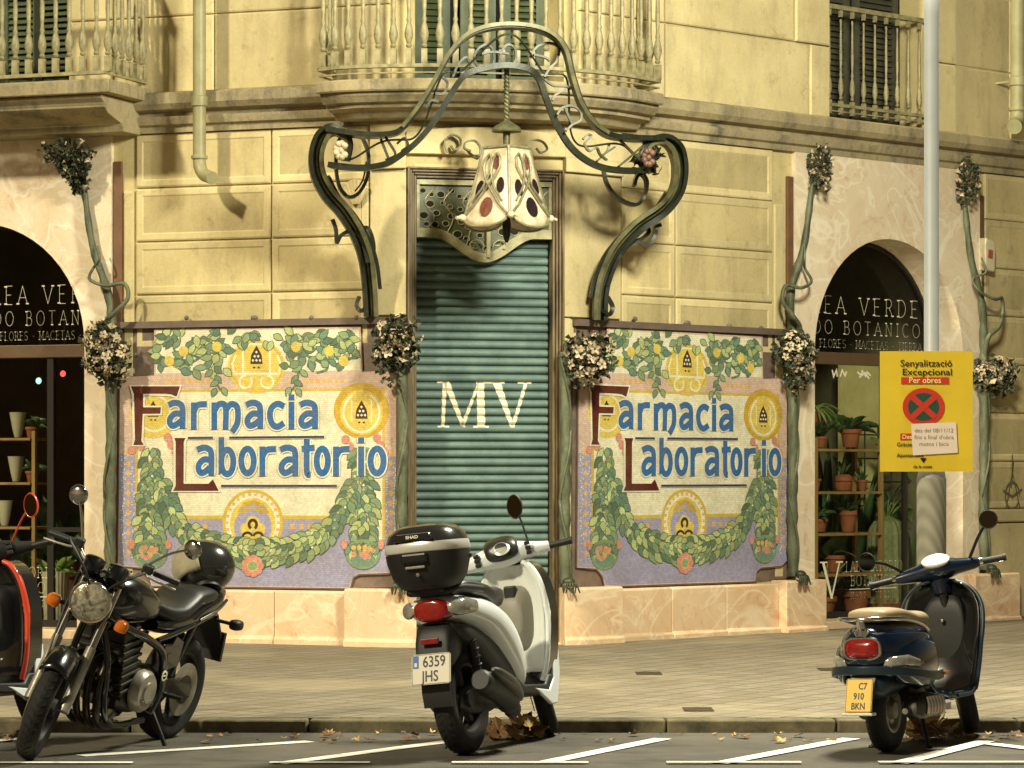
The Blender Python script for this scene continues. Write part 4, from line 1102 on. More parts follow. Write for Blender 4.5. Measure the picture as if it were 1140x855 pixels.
BR = [(668,356,.14),(669,328,.16),(675,303,.2),(688,277,.3),(711,252,.44),(738,233,.58),(753,212,.70),(757,188,.78),(753,168,.82),(744,158,.84),(733,156,.84),(722,162,.84),(716,176,.84),(720,190,.82)]
for B, sg in ((BL, 1), (BR, -1)):
    def off(k, a=0, z=99, dd=0):
        out = []
        for i in range(len(B)):
            p, q = B[max(i-1,0)], B[min(i+1,len(B)-1)]; tx, ty = q[0]-p[0], q[1]-p[1]; l = math.hypot(tx, ty); kk = k*(.9+.1*min(1, i/5))*(1 if i < 9 else max(.35, 1-.22*(i-8)))
            out.append((B[i][0]+ty/l*kk, B[i][1]-tx/l*kk, B[i][2]+dd))
        return out[a:z]
    mb = MB(); band(mb, off(0, dd=-.05), .07, .085); cb(mb, 'bracket', M_iron, smooth=40)
    mb = MB(); band(mb, off(-6*sg), .13, .036); cb(mb, 'bracket_flange', M_iron_pale, smooth=40)
    mb = MB(); band(mb, off(6*sg), .11, .034); cb(mb, 'bracket_flange', M_iron, smooth=40)
    mb = MB(); wires(mb, off(-1*sg, dd=.0), .013); cb(mb, 'bracket_highlight', M_iron_pale, smooth=60)  # pale wire puts the rib's highlight line into the colour
    mb = MB(); band(mb, [(x+sg*12, y+3, d-.05) for x, y, d in B[1:7]], .06, .028); cb(mb, 'bracket_stay', M_iron, smooth=40)
mb = MB()   # loops behind the brackets
band(mb, [(384,148,.86),(376,160,.8),(374,185,.7),(378,208,.62),(388,219,.58),(400,214,.6),(409,196,.62),(410,172,.6),(404,155,.55),(398,150,.5)], .08, .026)
band(mb, [(396,212,.5),(404,200,.52),(408,180,.52)], .05, .012)
band(mb, [(671,185,.55),(675,203,.55),(684,217,.55),(698,226,.52),(710,227,.5),(718,216,.52),(719,202,.56),(713,194,.6),(708,199,.62),(706,207,.62)], .08, .026)
cb(mb, 'scroll_loop', M_iron, smooth=40)
for pts in ([(409,292,.3),(402,266,.36),(390,258,.42),(380,262,.44),(375,270,.44),(374,256,.46),(370,244,.48)], [(413,300,.22),(416,275,.25),(411,256,.3),(405,254,.3)],
            [(676,318,.2),(690,285,.3),(706,270,.36),(722,272,.42),(729,262,.44),(730,254,.45),(734,251,.45)], [(700,270,.34),(714,266,.38),(722,258,.38),(718,253,.38),(711,257,.38)],
            [(400,330,.16),(397,340,.17),(402,346,.17),(409,340,.17)], [(676,330,.17),(682,342,.18),(678,350,.18),(671,346,.18)]):
    mb = MB(); band(mb, pts, .06, .03); cb(mb, 'scroll_leaf', M_iron, smooth=40)
UPP = [(369,146,.86),(400,150,.92),(430,150,.98),(448,143,1.02),(466,120,1.06),(483,92,1.1),(499,63,1.14),(518,42,1.17),(541,32,1.19),(568,29,1.2),(596,32,1.19),(617,41,1.17),(630,58,1.14),(637,86,1.1),(647,116,1.06),(661,138,1.0),(677,150,.96),(700,154,.9),(733,155,.84)]
LOW = [(368,184,.84),(400,187,.9),(428,183,.95),(447,172,.98),(465,157,1.0),(482,137,1.02),(496,115,1.04),(507,97,1.06),(519,83,1.08),(540,76,1.09),(565,73,1.1),(588,77,1.09),(600,88,1.06),(608,110,1.04),(619,137,1.0),(634,162,.97),(652,178,.93),(672,187,.9),(695,190,.86),(716,190,.82)]
mb = MB(); band(mb, UPP, .16, .040, 5); cb(mb, 'upper_rail', M_iron, smooth=40)
mb = MB(); band(mb, [(x, y-2.4, d+.08) for x, y, d in UPP[3:17]], .05, .03, 5); cb(mb, 'upper_rail_lip', M_iron_pale, smooth=40)
mb = MB(); band(mb, LOW, .08, .045, 5); cb(mb, 'lower_rail', M_iron, smooth=40)
M_scroll = pbr('weathered_scroll_iron', (84,84,56), .45, metal=.2, col2=(54,56,40), vscale=14)
def Dscroll(pts): 
    mb = MB(); band(mb, pts, .045, .017); cb(mb, 'open_scroll', M_scroll if pts[0][0] > 585 else M_iron, smooth=40)
def resample(P, n):
    sp = smooth_path(P, 12); L_ = [0]
    for a, b in zip(sp, sp[1:]): L_.append(L_[-1]+(Vector((b.x,b.y,0))-Vector((a.x,a.y,0))).length)
    out = []; j = 0
    for i in range(n):
        t = L_[-1]*i/(n-1)
        while j < len(L_)-2 and L_[j+1] < t: j += 1
        out.append(sp[j].lerp(sp[j+1], (t-L_[j])/max(1e-6, L_[j+1]-L_[j])))
    return out
ru, rl = resample(UPP, 90), resample(LOW, 90)
for ph, am in ((.6,.30),):      # tendrils winding between the two rails
    mb = MB(); wires(mb, [tuple(u.lerp(l, .5+am*math.sin(i*.36+ph))) for i, (u, l) in enumerate(zip(ru, rl))][4:-4], .0085, 2); cb(mb, 'winding_tendril', M_iron, smooth=60)
d = 1.08
Dscroll([(594,80,d),(590,66,d),(597,53,d),(610,48,d),(621,52,d),(622,62,d)]); Dscroll([(594,61,d),(607,64,d),(612,68,d)]); Dscroll([(606,86,d),(612,76,d),(619,69,d),(621,60,d)])
Dscroll([(606,88,d),(616,95,d),(630,96,d),(636,99,d)]); Dscroll([(615,112,d),(618,106,d),(628,101,d)])
Dscroll([(620,128,d),(626,120,d),(637,118,d),(646,124,d),(646,134,d),(637,139,d),(630,146,d)]); Dscroll([(628,118,d),(632,128,d),(637,138,d)])
Dscroll([(533,76,d),(528,66,d),(531,56,d),(540,50,d),(548,54,d),(550,66,d),(548,74,d)]); Dscroll([(556,72,d),(558,58,d),(565,50,d),(573,54,d),(574,66,d),(570,73,d)]); Dscroll([(536,60,d),(550,58,d),(566,60,d)])
Dscroll([(504,86,d),(510,72,d),(519,64,d),(524,74,d)]); Dscroll([(482,95,d),(490,86,d),(498,92,d),(494,104,d),(484,104,d)])
Dscroll([(474,120,d),(480,112,d),(488,113,d)]); Dscroll([(427,150,.97),(434,160,.97),(440,172,.97),(430,178,.95)]); Dscroll([(424,155,.95),(432,175,.95)]); Dscroll([(442,160,.98),(450,154,.99),(454,162,.99),(447,168,.98)])
Dscroll([(649,155,.95),(654,150,.95),(658,152,.95),(651,160,.95),(656,168,.95),(664,165,.95),(668,172,.93),(675,178,.92)])
Dscroll([(664,180,.92),(676,168,.9),(678,160,.9)]); Dscroll([(690,156,.9),(699,165,.88),(712,178,.86)]); Dscroll([(688,186,.88),(700,176,.87),(716,162,.86)]); Dscroll([(672,172,.9),(684,164,.9)])
for c in ((380,168,.9),(722,176,.9)):
    mb = MB(); p = wp(*c)
    for k in range(9):
        a = k*.7; r = .035 if k else 0; mb.ball((p.x+r*math.cos(a)*1.1, p.y-.05-.01*(k%2), p.z+.055*math.sin(a)*(1 if k else 0)), .028, 8)
    cb(mb, 'iron_flower', M_bronze_flower if c[0] < 500 else pbr('dull_rose_iron', (120,88,72), .5, var=.4, vscale=20), smooth=60)
mb = MB()
p = wp(722,180,.86)
for i in range(70):
    dd = Vector((random.gauss(0,1), random.gauss(0,.6), random.gauss(0,1))).normalized()*rnd(.05,.13); q = p+dd; s = .05
    a = Vector((rnd(-1,1),rnd(-1,1),rnd(-1,1))).normalized()*s; b = a.orthogonal().normalized()*s*.4
    mb.add([q-a, q+b, q+a, q-b], [(0,1,2,3)])
cb(mb, 'iron_leaves', M_iron, smooth=0)
# scrollwork on the wall over the door, behind the lantern
for pts in ([(498,170,.12),(495,158,.12),(503,150,.13),(512,154,.13),(512,163,.12),(506,167,.12),(502,162,.12)], [(520,168,.2),(531,176,.3),(535,166,.3),(529,157,.3),(519,158,.3),(517,165,.3),(524,168,.3)],
            [(588,172,.3),(586,163,.3),(593,156,.3),(604,158,.3),(609,166,.3),(602,170,.3),(597,165,.3)]):
    mb = MB(); band(mb, pts, .05, .014); cb(mb, 'open_scroll', M_iron_pale, smooth=40)

# ------------------------------------------------------------------ hanging lantern
LD = .98
lc = wp(564, 210, LD); LS = lc.y/F      # metres per photo pixel at the lantern
lan = P(empty('hanging_lantern', lc, R(4)), 'white glass lantern with dark and red ovals hanging under the iron canopy', 'lantern')
def lz(py): return (210-py)*LS
mb = MB(); pts = []; zt, zb = lz(74), lz(139)
for ph in (0, math.pi):
    mb.tube([(.012*math.cos(ph+t*.5), .012*math.sin(ph+t*.5), zt+(zb-zt)*t/90) for t in range(91)], .013, 6)
mb.build('twisted_rod', M_iron_pale, lan, smooth=60)
mb = MB(); mb.lathe([(.02,lz(134)),(.05,lz(137)),(.10,lz(141)),(.118,lz(145)),(.115,lz(147)),(.03,lz(148)),(.026,lz(170))], n=20); mb.build('cap', M_iron_pale, lan, smooth=40)
M_shade = pbr('lantern_white_glass', (222,210,180), .3, col2=(176,156,120), vscale=7, coat=.3)
M_oval = [pbr('lantern_dark_glass', (46,34,36), .2, var=.3, vscale=20), pbr('lantern_red_glass', (128,84,66), .25, col2=(96,52,44), vscale=18)]; M_strap = pbr('lantern_lead', (150,144,112), .45, metal=.2, col2=(108,102,76), vscale=16)
def face_pt(u, v):  # u -1..1 across, v 0 top..1 bottom; face between corner directions
    hw = (.175+.125*v+.02*v*v)*1.0
    return hw*u, -hw*1.0, lz(165)+(lz(240)-lz(165))*v
for k in range(4):
    rot = Matrix.Rotation(R(45+90*k), 4, 'Z')
    def fp(u, v, out=0): x, y, z = face_pt(u, v); return tuple(rot @ Vector((x*.72, y*.72-out-.03*(1-u*u)*v, z)))
    mb = MB(); n = 10; rows_ = []
    for j in range(13):
        v = j/12; rows_.append([fp(-1+2*i/n, v*(1+.20*math.sqrt(max(0,1-(-1+2*i/n)**2)))) for i in range(n+1)])
    mb.rings(rows_, closed=False, cap=False)
    sh_ = mb.build('shade_panel', M_shade, lan, smooth=60, solid=.008)
    mb = MB(); strap = M_iron_pale
    for s_ in (-1, 1):
        mb.tube([fp(s_*a, b, .016) for a, b in [(.25,.10),(.5,.16),(.55,.30),(.25,.48),(-.1,.62),(-.6,.86),(-.97,1.02)]], .011, 6)
        mb.tube([fp(s_*a, b, .018) for a, b in [(.25,.10),(.05,.2),(.02,.38),(.3,.6),(.75,.82)]], .009, 6)
    edge = [fp(-1+2*i/16, (1+.20*math.sqrt(max(0,1-(-1+2*i/16)**2))), .004) for i in range(17)]
    mb.tube(edge, .011, 6); mb.tube([fp(-1, v/8, .004) for v in range(9)], .012, 6); mb.tube([fp(u/6, 0, .004) for u in range(-6,7)], .014, 6)
    mb.build('lead_straps', M_strap, lan, smooth=60)
    for (u, v, ru, rv, m_) in ((.28,.24,.22,.10,1),(-.52,.62,.22,.13,0),(.62,.58,.20,.12,0),(.05,.90,.30,.15,1 if k == 3 else 0)):
        mb = MB(); mb.poly([fp(u+ru*math.cos(t*.524), v+rv*math.sin(t*.524), .011) for t in range(12)]); mb.build('glass_oval', M_oval[m_], lan, smooth=0)
    mb = MB(); mb.ball(fp(-1,1.04,.02), (.035,.035,.03), 10); mb.tube([fp(-1,1.02,.0), fp(-1,1.05,.09)], .014, 6); mb.build('corner_knob', M_shade, lan, smooth=60)
mb = MB(); mb.lathe([(.02,lz(236)),(.035,lz(250)),(.03,lz(262)),(.012,lz(270))], n=12); mb.build('finial', M_iron, lan, smooth=60)

# ------------------------------------------------------------------ downpipes, alarm box
def downpipe(px, zs, elbow, r, label, joints=()):
    s = sx(px, .27); root = P(frame_at('downpipe', s, 0, 0), label, 'drainpipe', 'downpipes on the façade')
    mb = MB(); path = [(0,-.27,zs[1]),(0,-.27,zs[0]+.12)] + [(.0+elbow*(1-math.cos(t))*.11, -.27-.05*(1-math.cos(t)), zs[0]+.12-.13*math.sin(t)) for t in (.3,.6,.9,1.2,1.45)]
    e = path[-1]; path.append((e[0]+elbow*.06, e[1]-.04, e[2]-.02)); mb.tube(path, r, 16); mb.build('pipe', M_pipe, root, smooth=50)
    mb = MB()
    for z in joints: mb.lathe([(r,z-.05),(r+.013,z-.045),(r+.013,z+.03),(r,z+.04)], o=(0,-.27,0), n=16); mb.box(-.012,.012,-.27,0,z-.01,z+.01)
    mb.lathe([(r+.012,0),(r+.016,.01),(r+.012,.03)], o=(0,-.27,zs[0]+.14), n=16)
    mb.build('collar', M_pipe, root, smooth=50)
    return root
downpipe(222, (zy(222,196,.27), 8.4), 1, .054, 'pale painted downpipe ending in a short elbow, beside the left balcony', (zy(222,112,.27), 6.2))
downpipe(1133, (zy(1133,140,.27), 8.4), -1, .07, 'grey downpipe at the right edge, above the far right stones', (zy(1133,90,.27), 6.2))
s, z = at(1097, 285, .06); root = P(frame_at('alarm_box', s, 0, z), 'small white alarm box with a red mark beside the far right bronze plant', 'alarm box')
mb = MB(); pts = [(-.04,-.16),(.04,-.16)]+[(.045,.10),(.0,.17),(-.035,.12)]; mb.prism([(-.07,-.14),(.07,-.15),(.08,.06),(.06,.14),(-.06,.17),(-.075,.1)], -.12, 0); mb.build('housing', pbr('yellowed_white_plastic', (206,194,160), .45, var=.15), root, smooth=0, bevel=.012)
mb = MB(); mb.prism([(-.04,-.02),(.03,-.03),(.035,.05),(-.03,.06)], -.124, -.12); mb.build('red_mark', pbr('faded_red', (150,80,60), .6), root, smooth=0)
mb = MB(); mb.tube([(-.05,-.04,-.14),(-.05,-.04,-2.6)], .018, 8); mb.build('conduit', M_pipe, root, smooth=60)
s, z = at(1, 1); 

# ------------------------------------------------------------------ street lamp and yellow notice
PY = 18.7; PX = (1037-570)*PY/F
M_pole = pbr('grey_pole_paint', (160,162,160), .4, metal=.15, var=.12, vscale=3)
lamp = P(empty('street_lamp', (PX, PY, pave_z(PY))), 'slim grey street lamp post carrying the yellow notice, before the right shop window', 'street lamp')
mb = MB(); mb.lathe([(.12,0),(.12,.04),(.088,.06),(.088,1.0),(.086,1.42),(.075,1.50),(.047,1.56),(.045,4.15),(.047,4.25),(.050,4.34),(.046,4.40),(.045,6.05)], n=24); mb.build('post', M_pole, lamp, smooth=40)
sl_, N, Lk, b = newmat('anti_poster_sleeve'); b.inputs['Roughness'].default_value = .6
wv = N.new('ShaderNodeTexWave'); wv.inputs['Scale'].default_value = 9; wv.bands_direction = 'DIAGONAL'; Lk.new(coords(N, Lk, (1,1,.6)), wv.inputs[0])
Lk.new(mix(N, Lk, lin((150,146,128)), lin((128,124,108)), wv.outputs['Fac']), b.inputs['Base Color']); bump(N, Lk, b, wv.outputs['Fac'], .15, .004)
mb = MB(); mb.lathe([(.09,.55),(.091,.56),(.091,1.40),(.089,1.41)], n=24, caps=False); mb.build('sleeve', sl_, lamp, smooth=40)
mb = MB(); mb.lathe([(.05,6.0),(.12,6.02),(.13,6.06),(.10,6.08)], n=20); mb.lathe([(.24,6.54),(.20,6.60),(.05,6.66),(.02,6.74)], n=20)
for k in range(4): a = k*math.pi/2+.7; mb.tube([(.11*math.cos(a),.11*math.sin(a),6.06),(.235*math.cos(a),.235*math.sin(a),6.55)], .012, 6)
mb.build('lantern_frame', M_pole, lamp, smooth=40)
gm_, N, Lk, b = newmat('lit_lamp_glass'); b.inputs['Emission Color'].default_value = (*LAMP_COL,1); b.inputs['Emission Strength'].default_value = 8
mb = MB(); mb.lathe([(.10,6.09),(.17,6.2),(.21,6.38),(.20,6.5)], n=20); mb.build('lit_globe', gm_, lamp, smooth=40)
ld = bpy.data.lights.new('lamp_light', 'POINT'); ld.energy = LAMP_W; ld.color = LAMP_COL; ld.shadow_soft_size = .60
lo_ = bpy.data.objects.new('lamp_light', ld); C.objects.link(lo_); lo_.parent = lamp; lo_.location = (-.02,.0,6.30)
# notice taped to the post
NY = PY-.10; k = NY/F
no = P(empty('yellow_notice', ((1031-570)*k, NY, EYE+(530-457.5)*k)), 'yellow no-stopping notice with a white slip, taped to the street lamp post', 'notice')
def N_(px, py): return ((px-1031)*k, (457.5-py)*k)
mb = MB(); n = 8
def ny(x, z): return -.0016*math.cos(x*5.0)+.0012*math.sin(z*9+x*4)
gx = [N_(979.5+(1083-979.5)*i/n, 0)[0] for i in range(n+1)]; gz = [N_(0, 391+(525-391)*i/n)[1] for i in range(n+1)]
mb.rings([[(x, ny(x,z), z) for x in gx] for z in gz], closed=False, cap=False)
mb.build('card', pbr('yellow_card', (226,194,48), .5, var=.07, vscale=6), no, smooth=0, solid=.003)
M_blk = pbr('black_print', (24,20,16), .6); M_redp = pbr('red_print', (196,52,30), .55); M_grn = pbr('dark_green_print', (28,74,58), .55); M_slip = pbr('white_paper', (232,214,196), .6, var=.05)
mb = MB()
def nt(txt, px, py, size, mat=0, bold=.0, align='CENTER', sxk=1):
    x, z = N_(px, py); put_text(mb, txt, x, z, -.0085, size*k*1.38, bold, mat, sxk, align)
nt('Senyalització', 1031, 408, 7.6, bold=.0005, sxk=1.08); nt('Excepcional', 1032, 417.6, 7.6, bold=.0005, sxk=1.12)
nt('Gràcies per', 998, 497, 4.6, bold=.0003, align='LEFT'); nt('Ajuntament', 998, 509, 4.6, bold=.0003, align='LEFT'); nt('de la ciutat', 1027, 521, 3.4, bold=.0004)
a, z0 = N_(1024, 510); mb.poly([(a,-.0085,z0),(a+.04,-.0085,z0),(a+.02,-.0085,z0-.03)])
mb.build('black_text', M_blk, no, smooth=0)
mb = MB()
def rr(px0, py0, px1, py1, y, mat=0): (a, b), (c, d_) = N_(px0, py0), N_(px1, py1); mb.poly([(a,y,b),(c,y,b),(c,y,d_),(a,y,d_)], mat)
rr(1003,420,1056,427.5,-.0080); rr(1002,482.5,1017,490,-.0080)
cx, cz = N_(1028, 453); r = 23.4*k
mb.poly([(cx+r*math.cos(t*.1963), -.0080, cz+r*.9*math.sin(t*.1963)) for t in range(32)])
mb.poly([(cx+r*.74*math.cos(t*.1963), -.0090, cz+r*.9*.74*math.sin(t*.1963)) for t in range(32)], 1)
for sg in (-1, 1):
    dx, dz = .56*r, .50*r*sg; nx, nz = -.09*r*sg, .10*r
    mb.poly([(cx-dx-nx,-.0097-.0004*sg,cz-dz-nz),(cx+dx-nx,-.0097-.0004*sg,cz+dz-nz),(cx+dx+nx,-.0097-.0004*sg,cz+dz+nz),(cx-dx+nx,-.0097-.0004*sg,cz-dz+nz)], 0)
nt('Per obres', 1029.5, 426.4, 6.6, 2, bold=.0004); nt('Des de', 1004, 488.6, 5, 2, bold=.0003, align='LEFT')
for i, v in enumerate(mb.v): pass
o = mb.build('prohibition_sign', [M_redp, M_grn, pbr('pale_print', (240,226,150), .6)], no, smooth=0, recalc=False)
for p_ in o.data.polygons:
    if p_.material_index == 2:
        for vi in p_.vertices: o.data.vertices[vi].co.y = -.0101
mb = MB(); sl2 = [N_(1014,472), N_(1064,470), N_(1066,504), N_(1016,507)]; mb.prism(sl2, -.0135, -.0120); mb.build('white_slip', M_slip, no, smooth=0)
mb = MB()
for t_, py in (('des del 08/11/12', 481.5), ('fins a final d\'obra', 489), ('motos i bicis', 496.5)): x, z = N_(1039.5, py); put_text(mb, t_, x, z, -.0150, 5.4*k*1.2, .0, 0)
mb.build('slip_text', pbr('grey_print', (126,110,104), .6), no, smooth=0)

# ------------------------------------------------------------------ what stands in the shop windows
M_wood = pbr('pale_shelf_wood', (156,124,72), .6, col2=(126,96,52), vscale=6, stretch=(1,1,.2))
M_terra = pbr('terracotta', (146,84,50), .75, col2=(112,62,36), vscale=7)
M_leafA = pbr('plant_leaf', (66,92,48), .45, col2=(44,68,38), vscale=14)
M_leafB = pbr('pale_plant_leaf', (120,140,72), .5, col2=(88,112,56), vscale=14)
M_ceram = pbr('ribbed_pale_ceramic', (170,164,140), .5, var=.15)
def blade(mb, base, tip, w, sag=.0, mat=0, n=5):
    b, t = Vector(base), Vector(tip); d = (t-b); sd = d.cross(Vector((0,1,0.3))); sd = sd.normalized() if sd.length > 1e-6 else Vector((1,0,0)); L_, R_ = [], []
    for i in range(n+1):
        k = i/n; p = b+d*k+Vector((0,0,-sag*k*k)); ww = w*math.sin(math.pi*min(1, .12+k*.88))**.8*.5
        L_.append(p-sd*ww); R_.append(p+sd*ww)
    mb.add(L_+R_, [(i, i+1, n+2+i, n+1+i) for i in range(n)], mat)
def plant(mb, c, h, n, w, spread, sag=.1, mat=0):
    for i in range(n):
        a = random.uniform(0, 6.28); k = random.uniform(.5, 1); blade(mb, (c[0], c[1], c[2]), (c[0]+math.cos(a)*spread*k, c[1]+math.sin(a)*spread*.7*k, c[2]+h*random.uniform(.45,1)), w*random.uniform(.7,1.2), sag, mat)
def pot_thing(px, py, h, r, label, kind='tapered', leaf=None, d=-.75, mat=None, name='potted_plant'):
    """py: photo row of the pot's foot"""
    s, z = at(px, py, d); root = frame_at(name, s, -d, z)
    mb = MB()
    if kind == 'tapered': mb.lathe([(.001,0),(r*.68,0),(r*.92,h*.78),(r*1.06,h*.78),(r*1.06,h),(r*.95,h),(r*.9,h*.9),(.001,h*.88)], n=18, caps=False)
    elif kind == 'jar': mb.lathe([(.001,0),(r*.8,0),(r*.95,h*.3),(r*.95,h*.5),(r*.8,h*.55),(r*.95,h*.6),(r*.9,h*.85),(r*.6,h),(.001,h)], n=18, caps=False)
    else:
        rr_ = []
        for k in range(48): q = r*(1+.05*(k%2)); rr_.append((q*math.cos(k*.1309), q*math.sin(k*.1309)))
        mb.rings([[(a*(.85+.15*t), b*(.85+.15*t), h*t) for a, b in rr_] for t in (0,.5,1)])
    mb.build('pot', mat or M_terra, root, smooth=40)
    if leaf:
        mb = MB(); plant(mb, (0,0,h*.9), *leaf); mb.build('leaves', M_leafA if leaf[1] < 17 else M_leafB, root, smooth=60, solid=.002)
    return P(root, label, 'potted plant' if leaf else 'pot', 'plants and pots in the shop windows')
# right window: wooden rack
DR = -.75
s_a, s_b = sx(893, DR), sx(966, DR); root = P(frame_at('plant_rack', (s_a+s_b)/2, -DR, zy(930,690,DR)), 'pale wooden plant rack with four shelves inside the right shop window', 'rack')
zb_ = zy(930, 690, DR); w = (s_b-s_a)/2
for sg in (-1, 1):
    for y in (-.16, .16): mb = MB(); mb.box(sg*w-.02, sg*w+.02, y-.02, y+.02, 0, zy(966,488,DR)-zb_); mb.build('upright', M_wood, root, smooth=0, bevel=.004)
shelf_rows = (500, 547, 593, 638)
for py in shelf_rows: mb = MB(); z = zy(930, py, DR)-zb_; mb.box(-w+.021, w-.021, -.2, .2, z-.025, z); mb.build('shelf', M_wood, root, smooth=0, bevel=.004)
random.seed(21)
pot_thing(947, 498, .17, .10, 'wide terracotta pot with a dark bushy plant on the top shelf of the rack', 'tapered', (.34, 16, .10, .40, .2))
pot_thing(939, 546, .15, .09, 'two tier terracotta jar with a small sprout on the second shelf of the rack', 'jar', (.22, 8, .05, .12, .02))
pot_thing(907, 546, .11, .06, 'small terracotta pot at the left end of the second shelf', 'tapered', None)
pot_thing(944, 592, .20, .085, 'slanted terracotta pot with spiky leaves on the third shelf of the rack', 'tapered', (.2, 12, .06, .2, .05))
pot_thing(929, 637, .16, .10, 'terracotta pot with very large dark leaves on the lowest shelf of the rack', 'tapered', (.40, 14, .20, .36, .18))
pot_thing(917, 688, .20, .12, 'terracotta pot with pale arching leaves on the floor behind the right glass', 'tapered', (.45, 18, .07, .28, .1))
pot_thing(907, 470, .12, .1, 'hanging fern high at the left of the right shop window', 'tapered', (.25, 26, .05, .34, .25))
for px, py, h, lab in ((921,690,1.0,'tall dark bush of broad leaves behind the plant rack, left half'),(951,690,1.1,'tall dark bush of broad leaves behind the plant rack, right half'),(1012,690,.8,'arching green plant standing right of the cactus behind glass')):
    pot_thing(px, py, .3, .16, lab, 'tapered', (h+.8, 15, .17, .55, .25), d=-1.25)
pot_thing(960, 546, .10, .05, 'tiny terracotta pot at the right end of the second shelf', 'tapered', (.16, 9, .03, .1, .02))
pot_thing(914, 498, .10, .06, 'small leafy terracotta pot at the left end of the top shelf', 'tapered', (.3, 14, .08, .22, .14))
pot_thing(913, 592, .12, .07, 'small leafy terracotta pot at the left end of the third shelf', 'tapered', (.24, 14, .08, .2, .12))
pot_thing(953, 688, .26, .13, 'terracotta pot on the floor right under the plant rack', 'tapered', (.3, 12, .08, .25, .1))
# tall cactus and trellis
s, z = at(988, 690, -.8); root = P(frame_at('cactus', s, .8, z), 'stout ribbed grey green cactus behind the right shop window glass', 'cactus')
mb = MB(); rr_ = []
for t in [i/14 for i in range(15)]:
    q = .19*(1-.1*t)*math.sqrt(max(0.001, 1-max(0,(t-.75)/.25)**2)); rr_.append([(q*(1+.10*(k%2))*math.cos(k*2*math.pi/36), q*(1+.10*(k%2))*math.sin(k*2*math.pi/36), .16+.84*t) for k in range(36)])
mb.rings(rr_); mb.build('body', pbr('cactus_skin', (128,132,90), .7, col2=(104,110,72), vscale=20), root, smooth=0)
mb = MB(); mb.lathe([(.001,0),(.16,0),(.20,.2),(.18,.2),(.001,.19)], n=20, caps=False); mb.build('pot', M_terra, root, smooth=40)
mb = MB(); plant(mb, (0,0,.95), .25, 12, .05, .22, .02); mb.build('crown', M_leafB, root, smooth=60, solid=.002)
s, z = at(985, 690, -1.3); root = P(frame_at('wire_trellis', s, 1.3, z), 'rusty wire trellis with climbing shoots in the right shop window', 'trellis')
mb = MB()
for k in range(6): mb.tube([(-.5+.2*k,0,0),(-.5+.2*k,0,1.9)], .008, 5)
for k in range(8): mb.tube([(-.5,0,.2+.23*k),(.5,0,.2+.23*k)], .007, 5)
for k in range(5): mb.tube([(-.5+.2*k,.01,.3+.3*k),(-.1+.2*k,.01,.6+.3*k)], .007, 5)
mb.build('wires', M_black_frame, root, smooth=60)
mb = MB()
for k in range(60): x, q = rnd(-.5,.5), rnd(.3,1.8); a = rnd(0,6.28); blade(mb, (x,-.01,q), (x+.14*math.cos(a), -.06, q+.14*math.sin(a)), .05)
mb.build('climbing_leaves', M_leafB, root, smooth=60)
s, z = at(992, 655, -1.7); root = P(frame_at('lit_tone_panel', s, 1.7, .2), 'pale yellow wall panel, coloured as if lit, at the back of the right shop', 'panel')
mb = MB(); mb.box(-.75, .75, 0, .05, 0, 2.5); mb.build('board', M_room_r, root, smooth=0)
# torn tape strip under the right transom
# left window
DLw = -.7
s_a, s_b = sx(-60, DLw), sx(48, DLw); zb_ = zy(0, 690, DLw); root = P(frame_at('plant_rack', (s_a+s_b)/2, -DLw, zb_), 'dim wooden rack of pale vases inside the left shop window', 'rack')
w = (s_b-s_a)/2
for sg in (-1, 1):
    for y in (-.16, .16): mb = MB(); mb.box(sg*w-.018, sg*w+.018, y-.018, y+.018, 0, zy(48,480,DLw)-zb_); mb.build('upright', M_wood, root, smooth=0, bevel=.004)
for py in (488, 537, 586): mb = MB(); z = zy(0, py, DLw)-zb_; mb.box(-w+.02, w-.02, -.2, .2, z-.022, z); mb.build('shelf', M_wood, root, smooth=0, bevel=.004)
def vase(px, py, label):
    s, z = at(px, py, DLw+.08); root = P(frame_at('vase', s, -DLw-.08, z), label, 'vase', 'plants and pots in the shop windows')
    mb = MB(); mb.lathe([(.001,0),(.03,0),(.05,.08),(.075,.22),(.07,.22),(.045,.08),(.001,.02)], n=16, caps=False); mb.build('body', M_ceram, root, smooth=50)
pot_thing(74, 690, .5, .14, 'tall plain pot with broad leaves at the right of the left window', 'tapered', (.9, 14, .16, .4, .2), d=-1.1)
pot_thing(34, 690, .3, .14, 'dark bush on the floor behind the left window rack', 'tapered', (.8, 15, .14, .4, .2), d=-1.2)
for px, py, lab in ((36,488,'small leafy plant at the right end of the top shelf, left window'),(36,537,'small leafy plant at the right end of the second shelf, left window')): pot_thing(px, py, .1, .06, lab, 'tapered', (.22, 14, .07, .18, .1), d=-.66)
vase(20, 487, 'pale flared vase on the top shelf of the left window rack'); vase(18, 536, 'pale flared vase on the second shelf of the left window rack'); vase(5, 585, 'pale flared vase on the third shelf of the left window rack')
pot_thing(62, 690, .42, .115, 'tall ribbed pale planter with a fern behind the left shop window', 'ribbed', (.30, 18, .08, .30, .12), d=-.62, mat=M_ceram)

